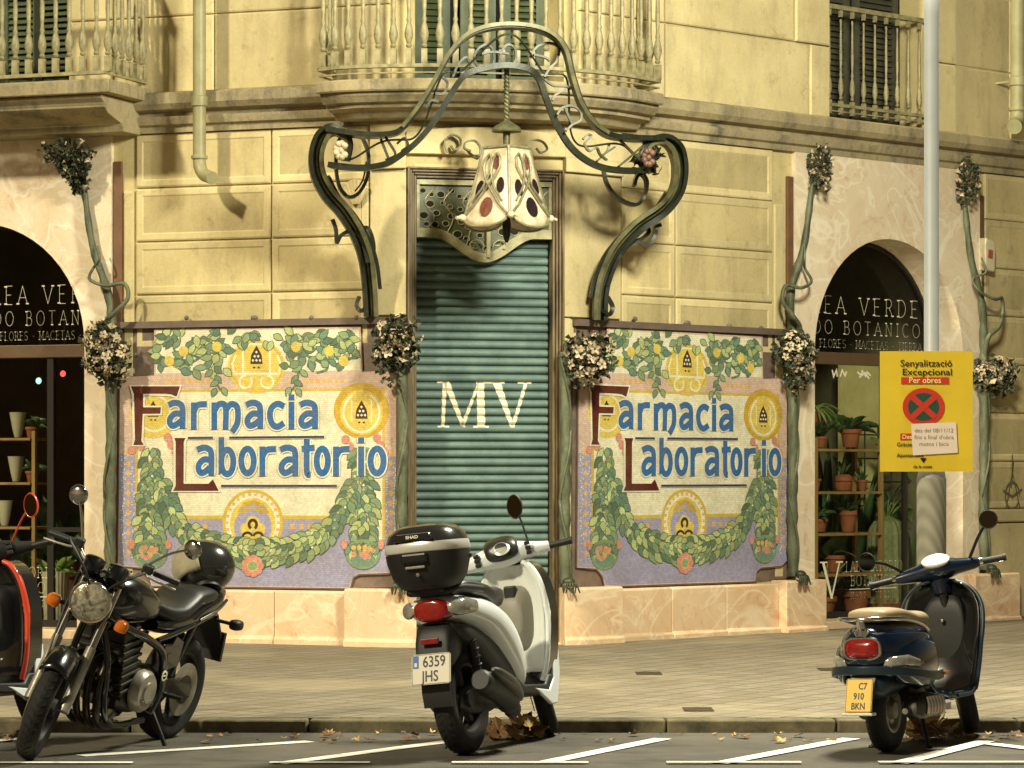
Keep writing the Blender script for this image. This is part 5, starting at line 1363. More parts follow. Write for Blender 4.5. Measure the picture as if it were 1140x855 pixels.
for px, py, col, lab in ((43,424,(.1,1.0,.75),'tiny glowing disc standing for a green traffic light reflected in the left shop window'),(70,416,(1.0,.06,.08),'tiny glowing disc standing for a red traffic light reflected in the left shop window')):  # traffic light reflections in the glass, added as glowing discs inside the shop
    s, z = at(px, py, -.45); root = P(frame_at('signal_reflection', s, .45, z), lab, 'reflection')
    mb = MB(); mb.lathe([(.001,.0),(.034,.0),(.036,.05),(.001,.055)], ax=(0,1,0), n=16); mb.tube([(0,.03,.03),(0,.03,2.9-z)], .005, 5); mb.build('housing', M_black, root, smooth=40)  # housing and wire added to carry the reflection disc
    m_, N, Lk, b = newmat('glowing_reflection'); b.inputs['Emission Color'].default_value = (*col,1); b.inputs['Emission Strength'].default_value = 1.6
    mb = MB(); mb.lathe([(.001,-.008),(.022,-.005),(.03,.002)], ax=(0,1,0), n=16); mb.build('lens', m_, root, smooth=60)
# ------------------------------------------------------------------ vehicles
M_tyre = pbr('tyre_rubber', (26,25,23), .8, var=.25, vscale=30, bmp=.3, bscale=90)
M_blk_gloss = pbr('black_gloss_paint', (16,16,15), .22, coat=.6, var=.2, vscale=3)
M_blk_plastic = pbr('black_plastic', (28,27,25), .55, var=.2, vscale=20, bmp=.1, bscale=150)
M_white_paint = pbr('white_scooter_paint', (232,236,236), .3, coat=.5, var=.06, vscale=5)
M_grey_plastic = pbr('grey_plastic', (140,136,122), .5, var=.1)
M_chrome = pbr('chrome', (210,206,196), .14, metal=1, var=.15, vscale=9)
M_alu = pbr('cast_aluminium', (168,162,146), .35, metal=.35, col2=(128,122,108), vscale=9, bmp=.1)
M_engine = pbr('engine_metal', (70,66,58), .45, metal=.6, col2=(40,38,34), vscale=9)
M_redlens = pbr('red_tail_lens', (150,24,18), .18, coat=.6, var=.35, vscale=30)
M_amber = pbr('amber_lens', (214,110,24), .2, coat=.5, var=.25, vscale=25)
M_clear = pbr('clear_lens', (190,186,172), .12, metal=.5, var=.4, vscale=25)
M_seat_blk = pbr('black_seat_vinyl', (30,28,25), .42, var=.15, bmp=.15, bscale=200)
M_seat_beige = pbr('beige_seat_vinyl', (150,130,96), .55, var=.14, vscale=6, bmp=.1)
M_navy = pbr('navy_scooter_paint', (8,24,46), .2, coat=.8, var=.2, vscale=3)
M_navy_dark = pbr('navy_trim', (26,44,54), .4, var=.15)
M_mirror = pbr('mirror_glass', (60,58,52), .05, metal=1)
M_plate_w = pbr('white_plate', (214,206,186), .45, var=.06); M_plate_y = pbr('yellow_plate', (226,184,50), .45, var=.06)
M_plate_k = pbr('plate_characters', (22,22,24), .5); M_plate_b = pbr('plate_blue', (30,92,170), .5)
M_silver = pbr('silver_plastic', (206,204,194), .3, metal=.2, var=.1)
M_redtrim = pbr('orange_red_trim', (206,66,36), .35, coat=.3)
def steering(head, st):
    ax = Vector((-.45,0,.89)).normalized(); head = Vector(head); return Matrix.Translation(head) @ Matrix.Rotation(st, 4, ax) @ Matrix.Translation(-head)
def wheel(root, x, r, w, rim_r, spokes=5, S=None, mrim=None, disc=True, spoke_w=.03, y=0):
    T = (S or Matrix()) @ Matrix.Translation((x, y, r))
    mb = MB(); mb.T = T
    mb.lathe([(rim_r,-w*.40),(rim_r-.008,-w*.42),(rim_r-.022,-w*.36),(rim_r-.03,-w*.1),(rim_r-.03,w*.1),(rim_r-.022,w*.36),(rim_r-.008,w*.42),(rim_r,w*.40)], ax=(0,1,0), n=36, caps=False)
    mb.lathe([(.012,-w*.5),(.045,-w*.5),(.055,-w*.25),(.055,w*.25),(.045,w*.5),(.012,w*.5)], ax=(0,1,0), n=16)
    for k in range(spokes):
        a = 2*math.pi*k/spokes+.3; c, s = math.cos(a), math.sin(a)
        mb.tube([(c*.04,0,s*.04),((rim_r-.02)*math.cos(a+.12),0,(rim_r-.02)*math.sin(a+.12))], [spoke_w,spoke_w*.75], 6)
    wh = mb.build('wheel', mrim or M_alu, root, smooth=40)
    mb = MB(); mb.T = T; k = r-rim_r
    prof = [(rim_r-.012,-w*.38),(rim_r+k*.35,-w*.5),(rim_r+k*.62,-w*.49),(rim_r+k*.84,-w*.38),(r-.006,-w*.22),(r,-w*.06),(r,w*.06),(r-.006,w*.22),(rim_r+k*.84,w*.38),(rim_r+k*.62,w*.49),(rim_r+k*.35,w*.5),(rim_r-.012,w*.38)]
    mb.lathe(prof, ax=(0,1,0), n=40, caps=False)
    for i in range(44):     # tread blocks
        a = 2*math.pi*i/44; c, s = math.cos(a), math.sin(a); c2, s2 = math.cos(a+.07), math.sin(a+.07)
        for sg in (-1, 1):
            mb.add([((r+.002)*c, sg*w*.03, (r+.002)*s), ((r+.002)*c2, sg*w*.05, (r+.002)*s2), ((r-.004)*math.cos(a+.13), sg*w*.30, (r-.004)*math.sin(a+.13)), ((r-.004)*math.cos(a+.07), sg*w*.30, (r-.004)*math.sin(a+.07))], [(0,1,2,3)])
    mb.build('tyre', M_tyre, wh, smooth=40)
    if disc:
        mb = MB(); mb.T = T; mb.lathe([(.05,w*.5+.01),(rim_r*.72,w*.5+.01),(rim_r*.72,w*.5+.015),(.05,w*.5+.015)], ax=(0,1,0), n=28); mb.build('brake_disc', M_alu, wh, smooth=30)
    return wh
def mirror(root, base, head, mat, r=(.055,.012,.04), nrm=(-1,0,0), rim=None, glass=True, stem_r=.006):
    """stem from base to head, round/oval head facing nrm"""
    mb = MB(); b, h = Vector(base), Vector(head); mid = b.lerp(h, .5)+Vector((0,0,.02)); mb.tube(smooth_path([b, mid, h], 6), stem_r, 8); m = mb.build('mirror', rim or mat, root, smooth=50)
    q = Vector(nrm).normalized().to_track_quat('Z','Y').to_matrix().to_4x4()
    T = Matrix.Translation(h) @ q
    mb = MB(); mb.T = T; rs = []
    for rr, hh in ((.0,-.022),(.6,-.02),(.92,-.008),(1,.004),(.96,.010),(.9,.008)):
        rs.append([(r[0]*max(rr,.01)*math.cos(k*.2618), r[2]*max(rr,.01)*math.sin(k*.2618), hh) for k in range(24)])
    mb.rings(rs); mb.build('mirror_shell', mat, m, smooth=50)
    mb = MB(); mb.T = T; mb.poly([(r[0]*.88*math.cos(k*.2618), r[2]*.88*math.sin(k*.2618), .0095) for k in range(24)]); mb.build('mirror_glass', M_mirror, m, smooth=0)
def plate(root, c, w, h, tilt, mat, lines, blue=True, yaw=0, size=.07, kx=.8):
    e = empty('licence_plate', c, 0, 0, root); e.matrix_local = Matrix.Translation(Vector(c)) @ Matrix.Rotation(R(-90)+yaw, 4, 'Z') @ Matrix.Rotation(tilt, 4, 'X')
    mb = MB(); mb.prism([(-w/2+.008,-h/2),(w/2-.008,-h/2),(w/2,-h/2+.008),(w/2,h/2-.008),(w/2-.008,h/2),(-w/2+.008,h/2),(-w/2,h/2-.008),(-w/2,-h/2+.008)], -.003, .003); mb.build('plate_blank', mat, e, smooth=0)
    mb = MB()
    for txt, x, z, s_ in lines: put_text(mb, txt, x, z, -.0045, s_, .0012, 0, kx)
    mb.sweep([(-w/2+.004,-.0035,-h/2+.004),(w/2-.004,-.0035,-h/2+.004),(w/2-.004,-.0035,h/2-.004),(-w/2+.004,-.0035,h/2-.004)], rect(.003,.002), ref=(0,1,0), closed=True)
    mb.build('characters', M_plate_k, e, smooth=0)
    if blue: mb = MB(); mb.poly([(-w/2+.008,-.0048,h/2-.075),(-w/2+.04,-.0048,h/2-.075),(-w/2+.04,-.0048,h/2-.008),(-w/2+.008,-.0048,h/2-.008)]); mb.poly([(-w/2+.016,-.0053,h/2-.066),(-w/2+.031,-.0053,h/2-.066),(-w/2+.031,-.0053,h/2-.045),(-w/2+.016,-.0053,h/2-.045)], 1); mb.build('country_band', [M_plate_b, M_plate_w], e, smooth=0)
    return e
def sheet(mb, rows_, mat=0): return mb.rings(rows_, mat, closed=False, cap=False)

def big_scooter(name, c):
    """large-wheel scooter; c: colours and options"""
    root = empty(name)
    body, inner, trim = c['body'], c['inner'], c['trim']
    WB = 1.28; S = steering((1.0,0,.80), c.get('steer', 0))
    wheel(root, 0, .30, .125, .20, 5, None, M_blk_plastic, False)
    wheel(root, WB, .305, .10, .21, 5, S, M_blk_plastic, True)
    # tail fairing: rear light sits in its end
    mb = MB(); loft_x(mb, [(-.30,.80,.10,.045),(-.22,.80,.155,.07),(-.05,.775,.19,.085),(.18,.72,.205,.11),(.38,.62,.205,.15),(.52,.52,.19,.17),(.62,.43,.165,.16),(.70,.37,.11,.10)], 2.6); mb.build('tail_fairing', body, root, smooth=60)
    mb = MB(); loft_x(mb, [(-.27,.70,.10,.03),(-.18,.66,.145,.06),(0,.61,.155,.09),(.25,.50,.155,.13),(.45,.40,.145,.13),(.60,.36,.13,.10)], 2.6); mb.build('lower_fairing', M_blk_plastic, root, smooth=60)
    mb = MB(); loft_x(mb, [(-.22,.885,.10,.03),(-.1,.90,.145,.05),(.15,.875,.155,.05),(.30,.845,.15,.05),(.50,.84,.12,.045),(.60,.80,.07,.03)], 3); mb.build('seat', M_seat_blk, root, smooth=60)
    mb = MB(); loft_x(mb, [(-.335,.79,.03,.03),(-.325,.79,.085,.055),(-.27,.79,.115,.06),(-.2,.80,.12,.05)], 2.6, y=0); mb.build('tail_light', M_redlens, root, smooth=60)
    for sg in (-1, 1):
        mb = MB(); mb.rings([sring(x, sg*y, z, a, b, 2.2, 16) for x, y, z, a, b in ((-.31,.105,.80,.02,.02),(-.29,.135,.795,.035,.042),(-.20,.165,.80,.022,.045),(-.10,.182,.795,.01,.03))]); mb.build('indicator', M_clear, root, smooth=60)
    mb = MB(); mb.sweep(smooth_path([(-.20,.15,.90),(-.31,.11,.89),(-.33,0,.885),(-.31,-.11,.89),(-.20,-.15,.90),(.05,-.17,.88)],6), [(.018*math.cos(k*.785), .014*math.sin(k*.785)) for k in range(8)]); mb.build('grab_rail', M_blk_plastic, root, smooth=60)
    # plate bracket, mudguard
    mb = MB(); loft_x(mb, [(-.36,.50,.085,.02),(-.33,.56,.10,.10),(-.27,.60,.11,.12),(-.18,.62,.11,.08)], 4); mb.sweep([(-.33,0,.46),(-.34,0,.36),(-.325,0,.28)], rect(.16,.02), ref=(0,1,0)); mb.build('rear_mudguard', M_blk_plastic, root, smooth=40)
    mb = MB(); mb.box(-.375,-.36,-.05,.05,.615,.645); mb.build('reflector', M_redlens, root, smooth=0, bevel=.003)
    plate(root, (-.385, 0, .485), .22, .165, R(-14), M_plate_w, c['plate'], yaw=0, size=.07)
    # engine, swing arm, exhaust
    mb = MB(); loft_x(mb, [(-.08,.30,.03,.05),(.05,.30,.06,.09),(.3,.30,.07,.10),(.5,.30,.06,.07)], 3, y=0); mb.T = Matrix.Translation((0,.12,0)); loft_x(mb, [(-.10,.31,.03,.05),(.02,.32,.05,.10),(.3,.31,.05,.09),(.5,.30,.04,.06)], 3); mb.build('engine', M_engine, root, smooth=50)
    mb = MB(); mb.tube(smooth_path([(.42,-.13,.20),(.30,-.175,.22),(.12,-.20,.30),(-.08,-.205,.36),(-.22,-.205,.40)],6), [.03]*4+[.05]*5+[.068]*12+[.062]*3+[.05], 14); mb.build('exhaust', M_blk_plastic, root, smooth=50)
    mb = MB(); mb.tube(smooth_path([(.32,-.225,.26),(.12,-.262,.34),(-.06,-.268,.41),(-.16,-.262,.45)],6), [.012,.02,.028,.034,.038,.04,.04,.04,.04,.04,.038,.036,.034,.032,.03,.026,.02,.014,.01], 8); mb.build('exhaust_shield', pbr('dark_grey_shield',(66,62,54),.4,var=.2), root, smooth=50)
    for sg in (-1, 1): mb = MB(); mb.tube([(-.02,sg*.13,.34),(-.10,sg*.13,.62)], .025, 10); mb.tube(smooth_path([(-.02+.02*math.cos(i*.9)-.08*i/40, sg*.13+.03*math.sin(i*.9), .36+.25*i/40) for i in range(41)],2), .006, 5); mb.build('shock_absorber', M_blk_plastic, root, smooth=50)
    # floorboard
    mb = MB(); mb.prism([(.45,.28),(1.02,.24),(1.08,.36),(.98,.36),(.92,.31),(.55,.33),(.45,.38)], -.17, .17); mb.build('floorboard', M_blk_plastic, root, smooth=40, bevel=.012)
    mb = MB()
    for sg in (-1,1): mb.prism([(.72,.30),(.97,.19),(1.06,.19),(1.15,.36),(1.165,.52),(1.08,.52),(1.04,.34),(.95,.275)], sg*.165-.012, sg*.165+.012)
    mb.build('belly_fairing', body, root, smooth=40, bevel=.008)
    # leg shield: dark side shell with a light inner face and light nose edge
    prof = [(.33,.99,.145),(.45,1.00,.18),(.60,1.01,.198),(.75,1.02,.20),(.88,1.02,.18),(.97,1.02,.135),(1.01,1.02,.08)]
    mb = MB(); n = 14
    def lsrow(z, x, hw, off=0, k=.5): return [(x+off-k*(hw*(-1+2*i/n))**2*1.1, hw*(-1+2*i/n), z) for i in range(n+1)]
    dp = [Vector(p) for p in prof]; dp = smooth_path(dp, 4)
    front_r = [[(p.y+.15-.03*abs(-1+2*i/n)**2.2, p.z*(-1+2*i/n), p.x) for i in range(n+1)] for p in dp]
    back_r = [[(p.y-.06*abs(-1+2*i/n)**2, p.z*(-1+2*i/n), p.x) for i in range(n+1)] for p in dp]
    mb.rings([b_+f_[::-1] for b_, f_ in zip(back_r, front_r)]); mb.build('leg_shield', c['shell'], root, smooth=50)
    mb = MB(); sheet(mb, [[(p.y-.012-.06*abs(t)**2, p.z*t*.93, p.x) for t in [(-1+2*i/n) for i in range(n+1)]] for p in dp[2:-2]])
    sh = mb.build('inner_panel', inner, root, smooth=60, solid=.012)
    mb = MB(); loft_x(mb, [(.90,.70,.07,.09),(.95,.70,.10,.16),(1.0,.68,.12,.20)], 3); mb.build('glove_box', c['glove'], root, smooth=60)
    mb = MB(); mb.box(.915,.955,-.035,.035,.80,.88); mb.build('ignition_cover', M_blk_plastic, root, smooth=0, bevel=.01)
    for sg in (-1, 1):
        mb = MB(); mb.sweep([(p.y-.06+.005, sg*p.z*.985, p.x) for p in dp], [(.016*math.cos(k*.785), .022*math.sin(k*.785)) for k in range(8)]); mb.build('shield_edge', trim, root, smooth=60)
    mb = MB(); sheet(mb, [[(p.y+.158-.03*abs(t)**2.2, p.z*t*.62, p.x) for t in [(-1+2*i/n) for i in range(n+1)]] for p in dp]); mb.build('nose', body, root, smooth=60, solid=.01)
    # front mudguard and fork
    T = S @ Matrix.Translation((WB,0,.305))
    mb = MB(); mb.T = T
    sheet(mb, [[((.325+.01*abs(t))*math.cos(a), .065*t, (.325-.03*t*t)*math.sin(a)) for t in (-1,-.6,-.2,.2,.6,1)] for a in [R(35+115*i/14) for i in range(15)]]); mb.build('front_mudguard', body, root, smooth=60, solid=.008)
    mb = MB(); mb.T = T
    for sg in (-1, 1): mb.tube([(0,sg*.075,0),(-.14,sg*.075,.36)], .02, 10)
    mb.build('fork', M_blk_plastic, root, smooth=50)
    # handlebar cover with instruments
    TH = S @ Matrix.Translation((1.0,0,0))
    mb = MB(); mb.T = TH
    ys = [(-.27,1.045,.025,.028),(-.20,1.05,.045,.04),(-.10,1.06,.075,.06),(0,1.065,.09,.075),(.10,1.06,.075,.06),(.20,1.05,.045,.04),(.27,1.045,.025,.028)]
    rs = []
    for y, z, a, b in ys: rs.append([(-.02+a*math.copysign(abs(math.cos(k*.2618))**.8, math.cos(k*.2618)), y, z+b*math.copysign(abs(math.sin(k*.2618))**.8, math.sin(k*.2618))) for k in range(24)])
    mb.rings(rs); mb.build('handlebar_cover', c.get('cover', body), root, smooth=60)
    mb = MB(); mb.T = TH; loft_x(mb, [(-.13,1.06,.05,.02),(-.10,1.08,.095,.055),(0,1.11,.10,.06),(.07,1.12,.07,.03)], 2.6); mb.build('dashboard', pbr('dark_dash',(44,42,38),.35), root, smooth=60)
    mb = MB(); mb.T = TH @ Matrix.Translation((-.125,0,1.095)) @ Matrix.Rotation(R(-50),4,'Y'); mb.lathe([(.046,-.004),(.052,.002),(.040,.008),(.036,.003)], o=(0,0,0), n=24, caps=False); mb.lathe([(.001,.002),(.05,.002)], n=24); mb.build('speedometer', M_silver, root, smooth=40)
    mb = MB()
    mb.T = TH
    for sg in (-1, 1):
        for q in range(3): mb.box(-.105,-.075,sg*.15-.016+q*.0,sg*.15+.016,1.025+q*.028,1.045+q*.028)
    mb.build('switch', M_blk_plastic, root, smooth=0, bevel=.003)
    for sg in (-1, 1):
        mb = MB(); mb.T = TH; mb.tube([(-.02,sg*.25,1.045),(-.05,sg*.385,1.04)], [.019,.018], 12); mb.lathe([(.022,0),(.022,.018)], o=(-.05,sg*.385,1.04), ax=(-.2,sg,0), n=12); g = mb.build('grip', M_blk_plastic, root, smooth=50)
        mb = MB(); mb.T = TH; mb.tube(smooth_path([(.02,sg*.22,1.03),(.04,sg*.28,1.035),(.02,sg*.38,1.03)],5), .008, 8); mb.build('brake_lever', M_blk_plastic, root, smooth=50)
    mr = c['mirror']
    b0 = TH @ Vector((-.03,-.16,1.09)); h0 = TH @ Vector((-.02,-.14,1.31)) if 'mhead' not in c else Vector(c['mhead'])
    mirror(root, b0, h0, mr, (.05,.012,.072), (-1,.15,.02), rim=mr)
    mb = MB(); mb.tube([(.35,.14,.22),(.28,.24,.012)], .011, 8); mb.ball((.28,.24,.014), (.03,.02,.012), 8); mb.build('side_stand', M_blk_plastic, root, smooth=50)
    return root
def place(root, loc, heading, lean, k=1):
    """heading: compass-like angle of travel, degrees right of straight away from the camera"""
    root.matrix_world = Matrix.Translation(Vector(loc)) @ Matrix.Rotation(R(90-heading), 4, 'Z') @ Matrix.Rotation(R(-lean), 4, 'X') @ Matrix.Scale(k, 4)
ws = big_scooter('motor_scooter', dict(body=M_white_paint, inner=pbr('pale_inner_plastic',(222,224,218),.4,var=.05), trim=M_white_paint, shell=M_blk_gloss, glove=M_grey_plastic, mirror=M_blk_plastic, steer=R(22),
    plate=[('6359', .018, .012, .082), ('JHS', -.005, -.066, .082)]))
place(ws, G(519, 840), 20, 6)
P(ws, 'white motor scooter with a black top box parked before the green roller door', 'scooter', 'motorbikes and scooters parked at the kerb')
ls = big_scooter('motor_scooter', dict(body=M_white_paint, inner=M_blk_gloss, trim=M_redtrim, shell=M_blk_gloss, glove=M_blk_plastic, mirror=M_redtrim, cover=M_blk_plastic, steer=R(20), plate=[('', 0, 0, .07)], mhead=(.95,-.30,1.31)))
place(ls, G(-90, 838), 20, 6)
P(ls, 'dark scooter with orange red trim cut off by the left edge, its mirror rimmed red', 'scooter', 'motorbikes and scooters parked at the kerb')
# top box rests on the white scooter's rack
def rz(z, a, b, cx, e=2.7, n=32): 
    return [(cx+a*math.copysign(abs(math.cos(2*math.pi*k/n))**(2/e), math.cos(2*math.pi*k/n)), b*math.copysign(abs(math.sin(2*math.pi*k/n))**(2/e), math.sin(2*math.pi*k/n)), z) for k in range(n)]
tb = empty('top_box')
mb = MB(); cx = -.27; mb.rings([rz(.905,.12,.13,cx),rz(.92,.145,.155,cx),rz(.97,.175,.19,cx),rz(1.05,.195,.212,cx),rz(1.10,.20,.217,cx)]); mb.build('base_shell', M_blk_plastic, tb, smooth=60)
mb = MB(); mb.rings([rz(1.102,.198,.215,cx),rz(1.11,.204,.220,cx),rz(1.145,.200,.216,cx),rz(1.155,.196,.212,cx)]); mb.build('silver_band', M_silver, tb, smooth=60)
mb = MB(); mb.rings([rz(1.157,.196,.212,cx),rz(1.20,.180,.196,cx),rz(1.235,.14,.155,cx),rz(1.25,.08,.09,cx),rz(1.253,.01,.01,cx)]); mb.build('lid', pbr('black_gloss_lid',(40,38,34),.22,coat=.6,var=.1), tb, smooth=60)
mb = MB(); mb.prism([(-.11,1.165),(.11,1.165),(.09,1.205),(-.09,1.205)], cx, cx+.02); mb.v = [(y-.204 if y < cx+.01 else y-.19, x*1, z) for x, y, z in [(p[0], p[1], p[2]) for p in mb.v]]; mb.build('badge_patch', M_blk_gloss, tb, smooth=0, bevel=.004)
mb = MB(); put_text(mb, 'SHAD', 0, 1.178, 0, .022, .0008, 0, 1.25); mb.v = [(cx-.2085, -x, z) for x, y, z in mb.v]; mb.build('badge_text', M_letter, tb, smooth=0)
mb = MB(); mb.box(cx-.215, cx-.19, -.075, .075, 1.045, 1.10); mb.build('latch', M_blk_gloss, tb, smooth=0, bevel=.012)
mb = MB(); mb.box(cx-.208, cx-.19, -.055, .055, 1.018, 1.032); mb.build('latch_lip', M_grey_plastic, tb, smooth=0, bevel=.004)
mb = MB(); mb.lathe([(.001,0),(.010,0),(.010,.006),(.001,.007)], o=(cx-.196,-.01,.985), ax=(-1,0,0), n=12); mb.build('lock', M_chrome, tb, smooth=40)
mb = MB(); mb.box(cx+.06, cx+.12, -.225, -.205, 1.055, 1.075); mb.build('side_reflector', M_clear, tb, smooth=0, bevel=.003)
mb = MB(); mb.box(cx-.10, cx+.16, -.10, .10, .885, .912); mb.build('mounting_plate', M_blk_plastic, tb, smooth=0, bevel=.006)
tb.matrix_world = ws.matrix_world.copy()
P(tb, 'rounded black top box with a silver band on the back of the white scooter', 'top box')

# ---- classic navy scooter
def classic():
    root = empty('vintage_scooter'); WB = 1.25; S = steering((1.1,0,.75), R(24))
    wheel(root, 0, .235, .115, .13, 5, None, M_alu, False); wheel(root, WB, .235, .105, .13, 5, S, M_alu, False)
    mb = MB(); loft_x(mb, [(-.36,.58,.04,.06),(-.33,.58,.11,.12),(-.24,.57,.175,.165),(-.08,.56,.215,.185),(.12,.55,.225,.19),(.30,.55,.20,.18),(.42,.54,.15,.17),(.50,.52,.10,.15)], 2.3, 28); mb.build('body', M_navy, root, smooth=70)
    for sg in (-1, 1):
        mb = MB(); mb.rings([sring(x, sg*y, z, a, b, 2.1, 20) for x, y, z, a, b in ((-.28,.14,.52,.02,.05),(-.2,.17,.51,.05,.11),(-.02,.19,.50,.065,.145),(.18,.195,.50,.06,.14),(.33,.17,.51,.04,.10),(.40,.15,.52,.015,.05))]); mb.build('side_cowl', M_navy, root, smooth=70)
    mb = MB(); mb.sweep(smooth_path([(.40,-.20,.42),(.10,-.262,.425),(-.15,-.245,.455),(-.30,-.17,.475),(-.375,0,.48),(-.30,.17,.475),(-.15,.245,.455),(.10,.262,.425),(.40,.20,.42)],6), rect(.05,.024), ref=(0,0,1)); mb.build('bumper_strip', M_navy_dark, root, smooth=50, bevel=.006)
    mb = MB(); loft_x(mb, [(-.34,.40,.06,.05),(-.30,.39,.11,.07),(-.15,.40,.13,.08),(0,.42,.14,.08)], 3); mb.build('rear_mudguard', M_navy_dark, root, smooth=60)
    # seat
    mb = MB(); loft_x(mb, [(-.28,.775,.07,.02),(-.24,.78,.12,.038),(-.05,.78,.142,.042),(.10,.762,.148,.042),(.22,.745,.145,.04),(.40,.735,.13,.05),(.50,.70,.09,.07),(.54,.65,.05,.05)], 2.8, 28); mb.build('seat', M_seat_beige, root, smooth=70)
    mb = MB(); mb.tube(smooth_path([(.10,.19,.72),(-.15,.19,.755),(-.33,.13,.765),(-.385,0,.765),(-.33,-.13,.765),(-.15,-.19,.755),(.10,-.19,.72),(.24,-.18,.68)],6), .013, 10); mb.tube([(-.375,0,.765),(-.33,0,.66)], [.022,.03], 10); mb.lathe([(.03,0),(.045,.03),(.03,.05)], o=(-.36,0,.66), ax=(.4,0,1), n=14); mb.build('grab_rail', M_chrome, root, smooth=50)
    # lights
    mb = MB(); mb.rings([[(x, a*math.copysign(abs(math.cos(k*.2618))**.6, math.cos(k*.2618)), .60+b*math.copysign(abs(math.sin(k*.2618))**.6, math.sin(k*.2618))) for k in range(24)] for x, a, b in ((-.30,.105,.06),(-.355,.10,.055),(-.375,.075,.04),(-.38,.02,.01))]); mb.build('tail_light', M_redlens, root, smooth=60)
    mb = MB(); mb.tube([(-.352, .105*math.copysign(abs(math.cos(k*.2618))**.6, math.cos(k*.2618)), .60+.06*math.copysign(abs(math.sin(k*.2618))**.6, math.sin(k*.2618))) for k in range(24)], .009, 6, closed=True); mb.build('tail_light_rim', M_chrome, root, smooth=50)
    for sg in (-1, 1):
        mb = MB(); mb.rings([sring(x, sg*y, z, a, b, 2.1, 16) for x, y, z, a, b in ((-.315,.125,.515,.02,.02),(-.30,.15,.52,.03,.032),(-.20,.21,.525,.022,.036),(-.10,.245,.51,.008,.02))]); mb.build('indicator', M_clear, root, smooth=60)
    mb = MB(); mb.box(.28,.36,-.262,-.245,.42,.44); mb.build('side_reflector', M_amber, root, smooth=0, bevel=.004)
    mb = MB(); mb.sweep([(-.34,0,.44),(-.40,0,.36),(-.42,0,.24)], rect(.14,.015), ref=(0,1,0)); mb.build('plate_bracket', M_grey_plastic, root, smooth=30)
    plate(root, (-.425,0,.345), .155, .19, R(-16), M_plate_y, [('C7', .02, .035, .052), ('910', 0, -.022, .052), ('BKN', 0, -.078, .052)], blue=False)
    mb = MB(); mb.box(-.47,-.40,-.09,.09,.235,.25); mb.build('plate_lip', M_silver, root, smooth=0, bevel=.004)
    # engine and exhaust on the right
    mb = MB(); mb.T = Matrix.Translation((0,.11,0)); loft_x(mb, [(-.1,.26,.03,.04),(.0,.27,.06,.09),(.25,.29,.07,.09),(.45,.30,.05,.06)], 3); mb.T = None; loft_x(mb, [(.12,.34,.10,.06),(.25,.33,.13,.09),(.40,.32,.10,.07)], 3); mb.build('engine', M_engine, root, smooth=50)
    mb = MB(); mb.rings([sring(x, -.19, z, a, b, 2.6, 18) for x, z, a, b in ((-.10,.25,.03,.04),(-.06,.255,.06,.07),(.10,.26,.065,.075),(.28,.25,.06,.065),(.33,.25,.03,.035))]); mb.build('muffler', M_engine, root, smooth=50)
    mb = MB()
    for k in range(6): mb.tube(smooth_path([(-.02+.05*k,-.258,.215),(-.015+.05*k,-.262,.265),(-.005+.05*k,-.25,.31)],4), .011, 6)
    mb.build('muffler_guard', M_chrome, root, smooth=50)
    mb = MB(); mb.tube([(-.08,-.17,.25),(-.16,-.17,.24)], .018, 10); mb.build('tailpipe', M_chrome, root, smooth=50)
    for sg in (-1, 1): mb = MB(); mb.tube([(.30,sg*.10,.20),(.22,sg*.17,.012)], .014, 8); mb.ball((.22,sg*.175,.012), (.035,.02,.012), 8); mb.build('stand_leg', M_blk_plastic, root, smooth=50)
    # floor and leg shield
    n = 16
    mb = MB(); fl = [(.46,.40,.10),(.50,.30,.15),(.58,.265,.19),(.75,.255,.205),(.90,.26,.21),(.98,.30,.21),(1.03,.40,.225),(1.06,.52,.245),(1.09,.66,.26),(1.12,.78,.25),(1.14,.86,.21),(1.15,.91,.15),(1.152,.935,.08)]
    dense = smooth_path([Vector(p) for p in fl], 4)
    def row(p): return [(p.x-.10*abs(t)**2*max(0,min(1,(p.y-.28)/.3)), p.z*t, p.y+.02*abs(t)**3*(1 if p.y < .3 else 0)) for t in [(-1+2*i/n) for i in range(n+1)]]
    sheet(mb, [row(p) for p in dense]); ls_ = mb.build('leg_shield', M_navy, root, smooth=70, solid=.022)
    mb = MB(); sheet(mb, [[(a-.016 if c_ > .3 else a, b*.93, c_ if c_ > .3 else c_+.016) for a, b, c_ in row(p)] for p in dense[9:-2]]); mb.build('inner_lining', M_blk_gloss, root, smooth=70, solid=.008)
    mb = MB()
    for sg in (-1, 1): mb.tube([(r_[0 if sg < 0 else -1]) for r_ in [row(p) for p in dense[10:]]], .012, 8)
    top = row(dense[-1]); mb.tube(top, .012, 8); mb.build('shield_trim', M_navy_dark, root, smooth=60)
    mb = MB(); 
    for sg in (-1,1): mb.sweep([(.62,sg*.16,.282),(.92,sg*.16,.288)], rect(.008,.05), ref=(0,0,1))
    mb.box(.70,.95,-.21,-.12,.279,.285)
    mb.build('floor_mat', M_navy_dark, root, smooth=0)
    mb = MB(); loft_x(mb, [(1.03,.50,.11,.10),(1.045,.62,.13,.17),(1.08,.72,.10,.13)], 4); mb.build('glove_box', M_blk_plastic, root, smooth=60)
    mb = MB(); mb.ball((1.015,0,.70), (.014,.014,.014), 8); mb.build('lock', M_chrome, root, smooth=60)
    # front mudguard
    T = S @ Matrix.Translation((WB,0,.235))
    mb = MB(); mb.T = T; sheet(mb, [[((.29-.05*t*t)*math.cos(a), .085*t, (.29-.06*t*t)*math.sin(a)+.02) for t in (-1,-.7,-.35,0,.35,.7,1)] for a in [R(10+150*i/16) for i in range(17)]]); mb.build('front_mudguard', M_navy, root, smooth=70, solid=.01)
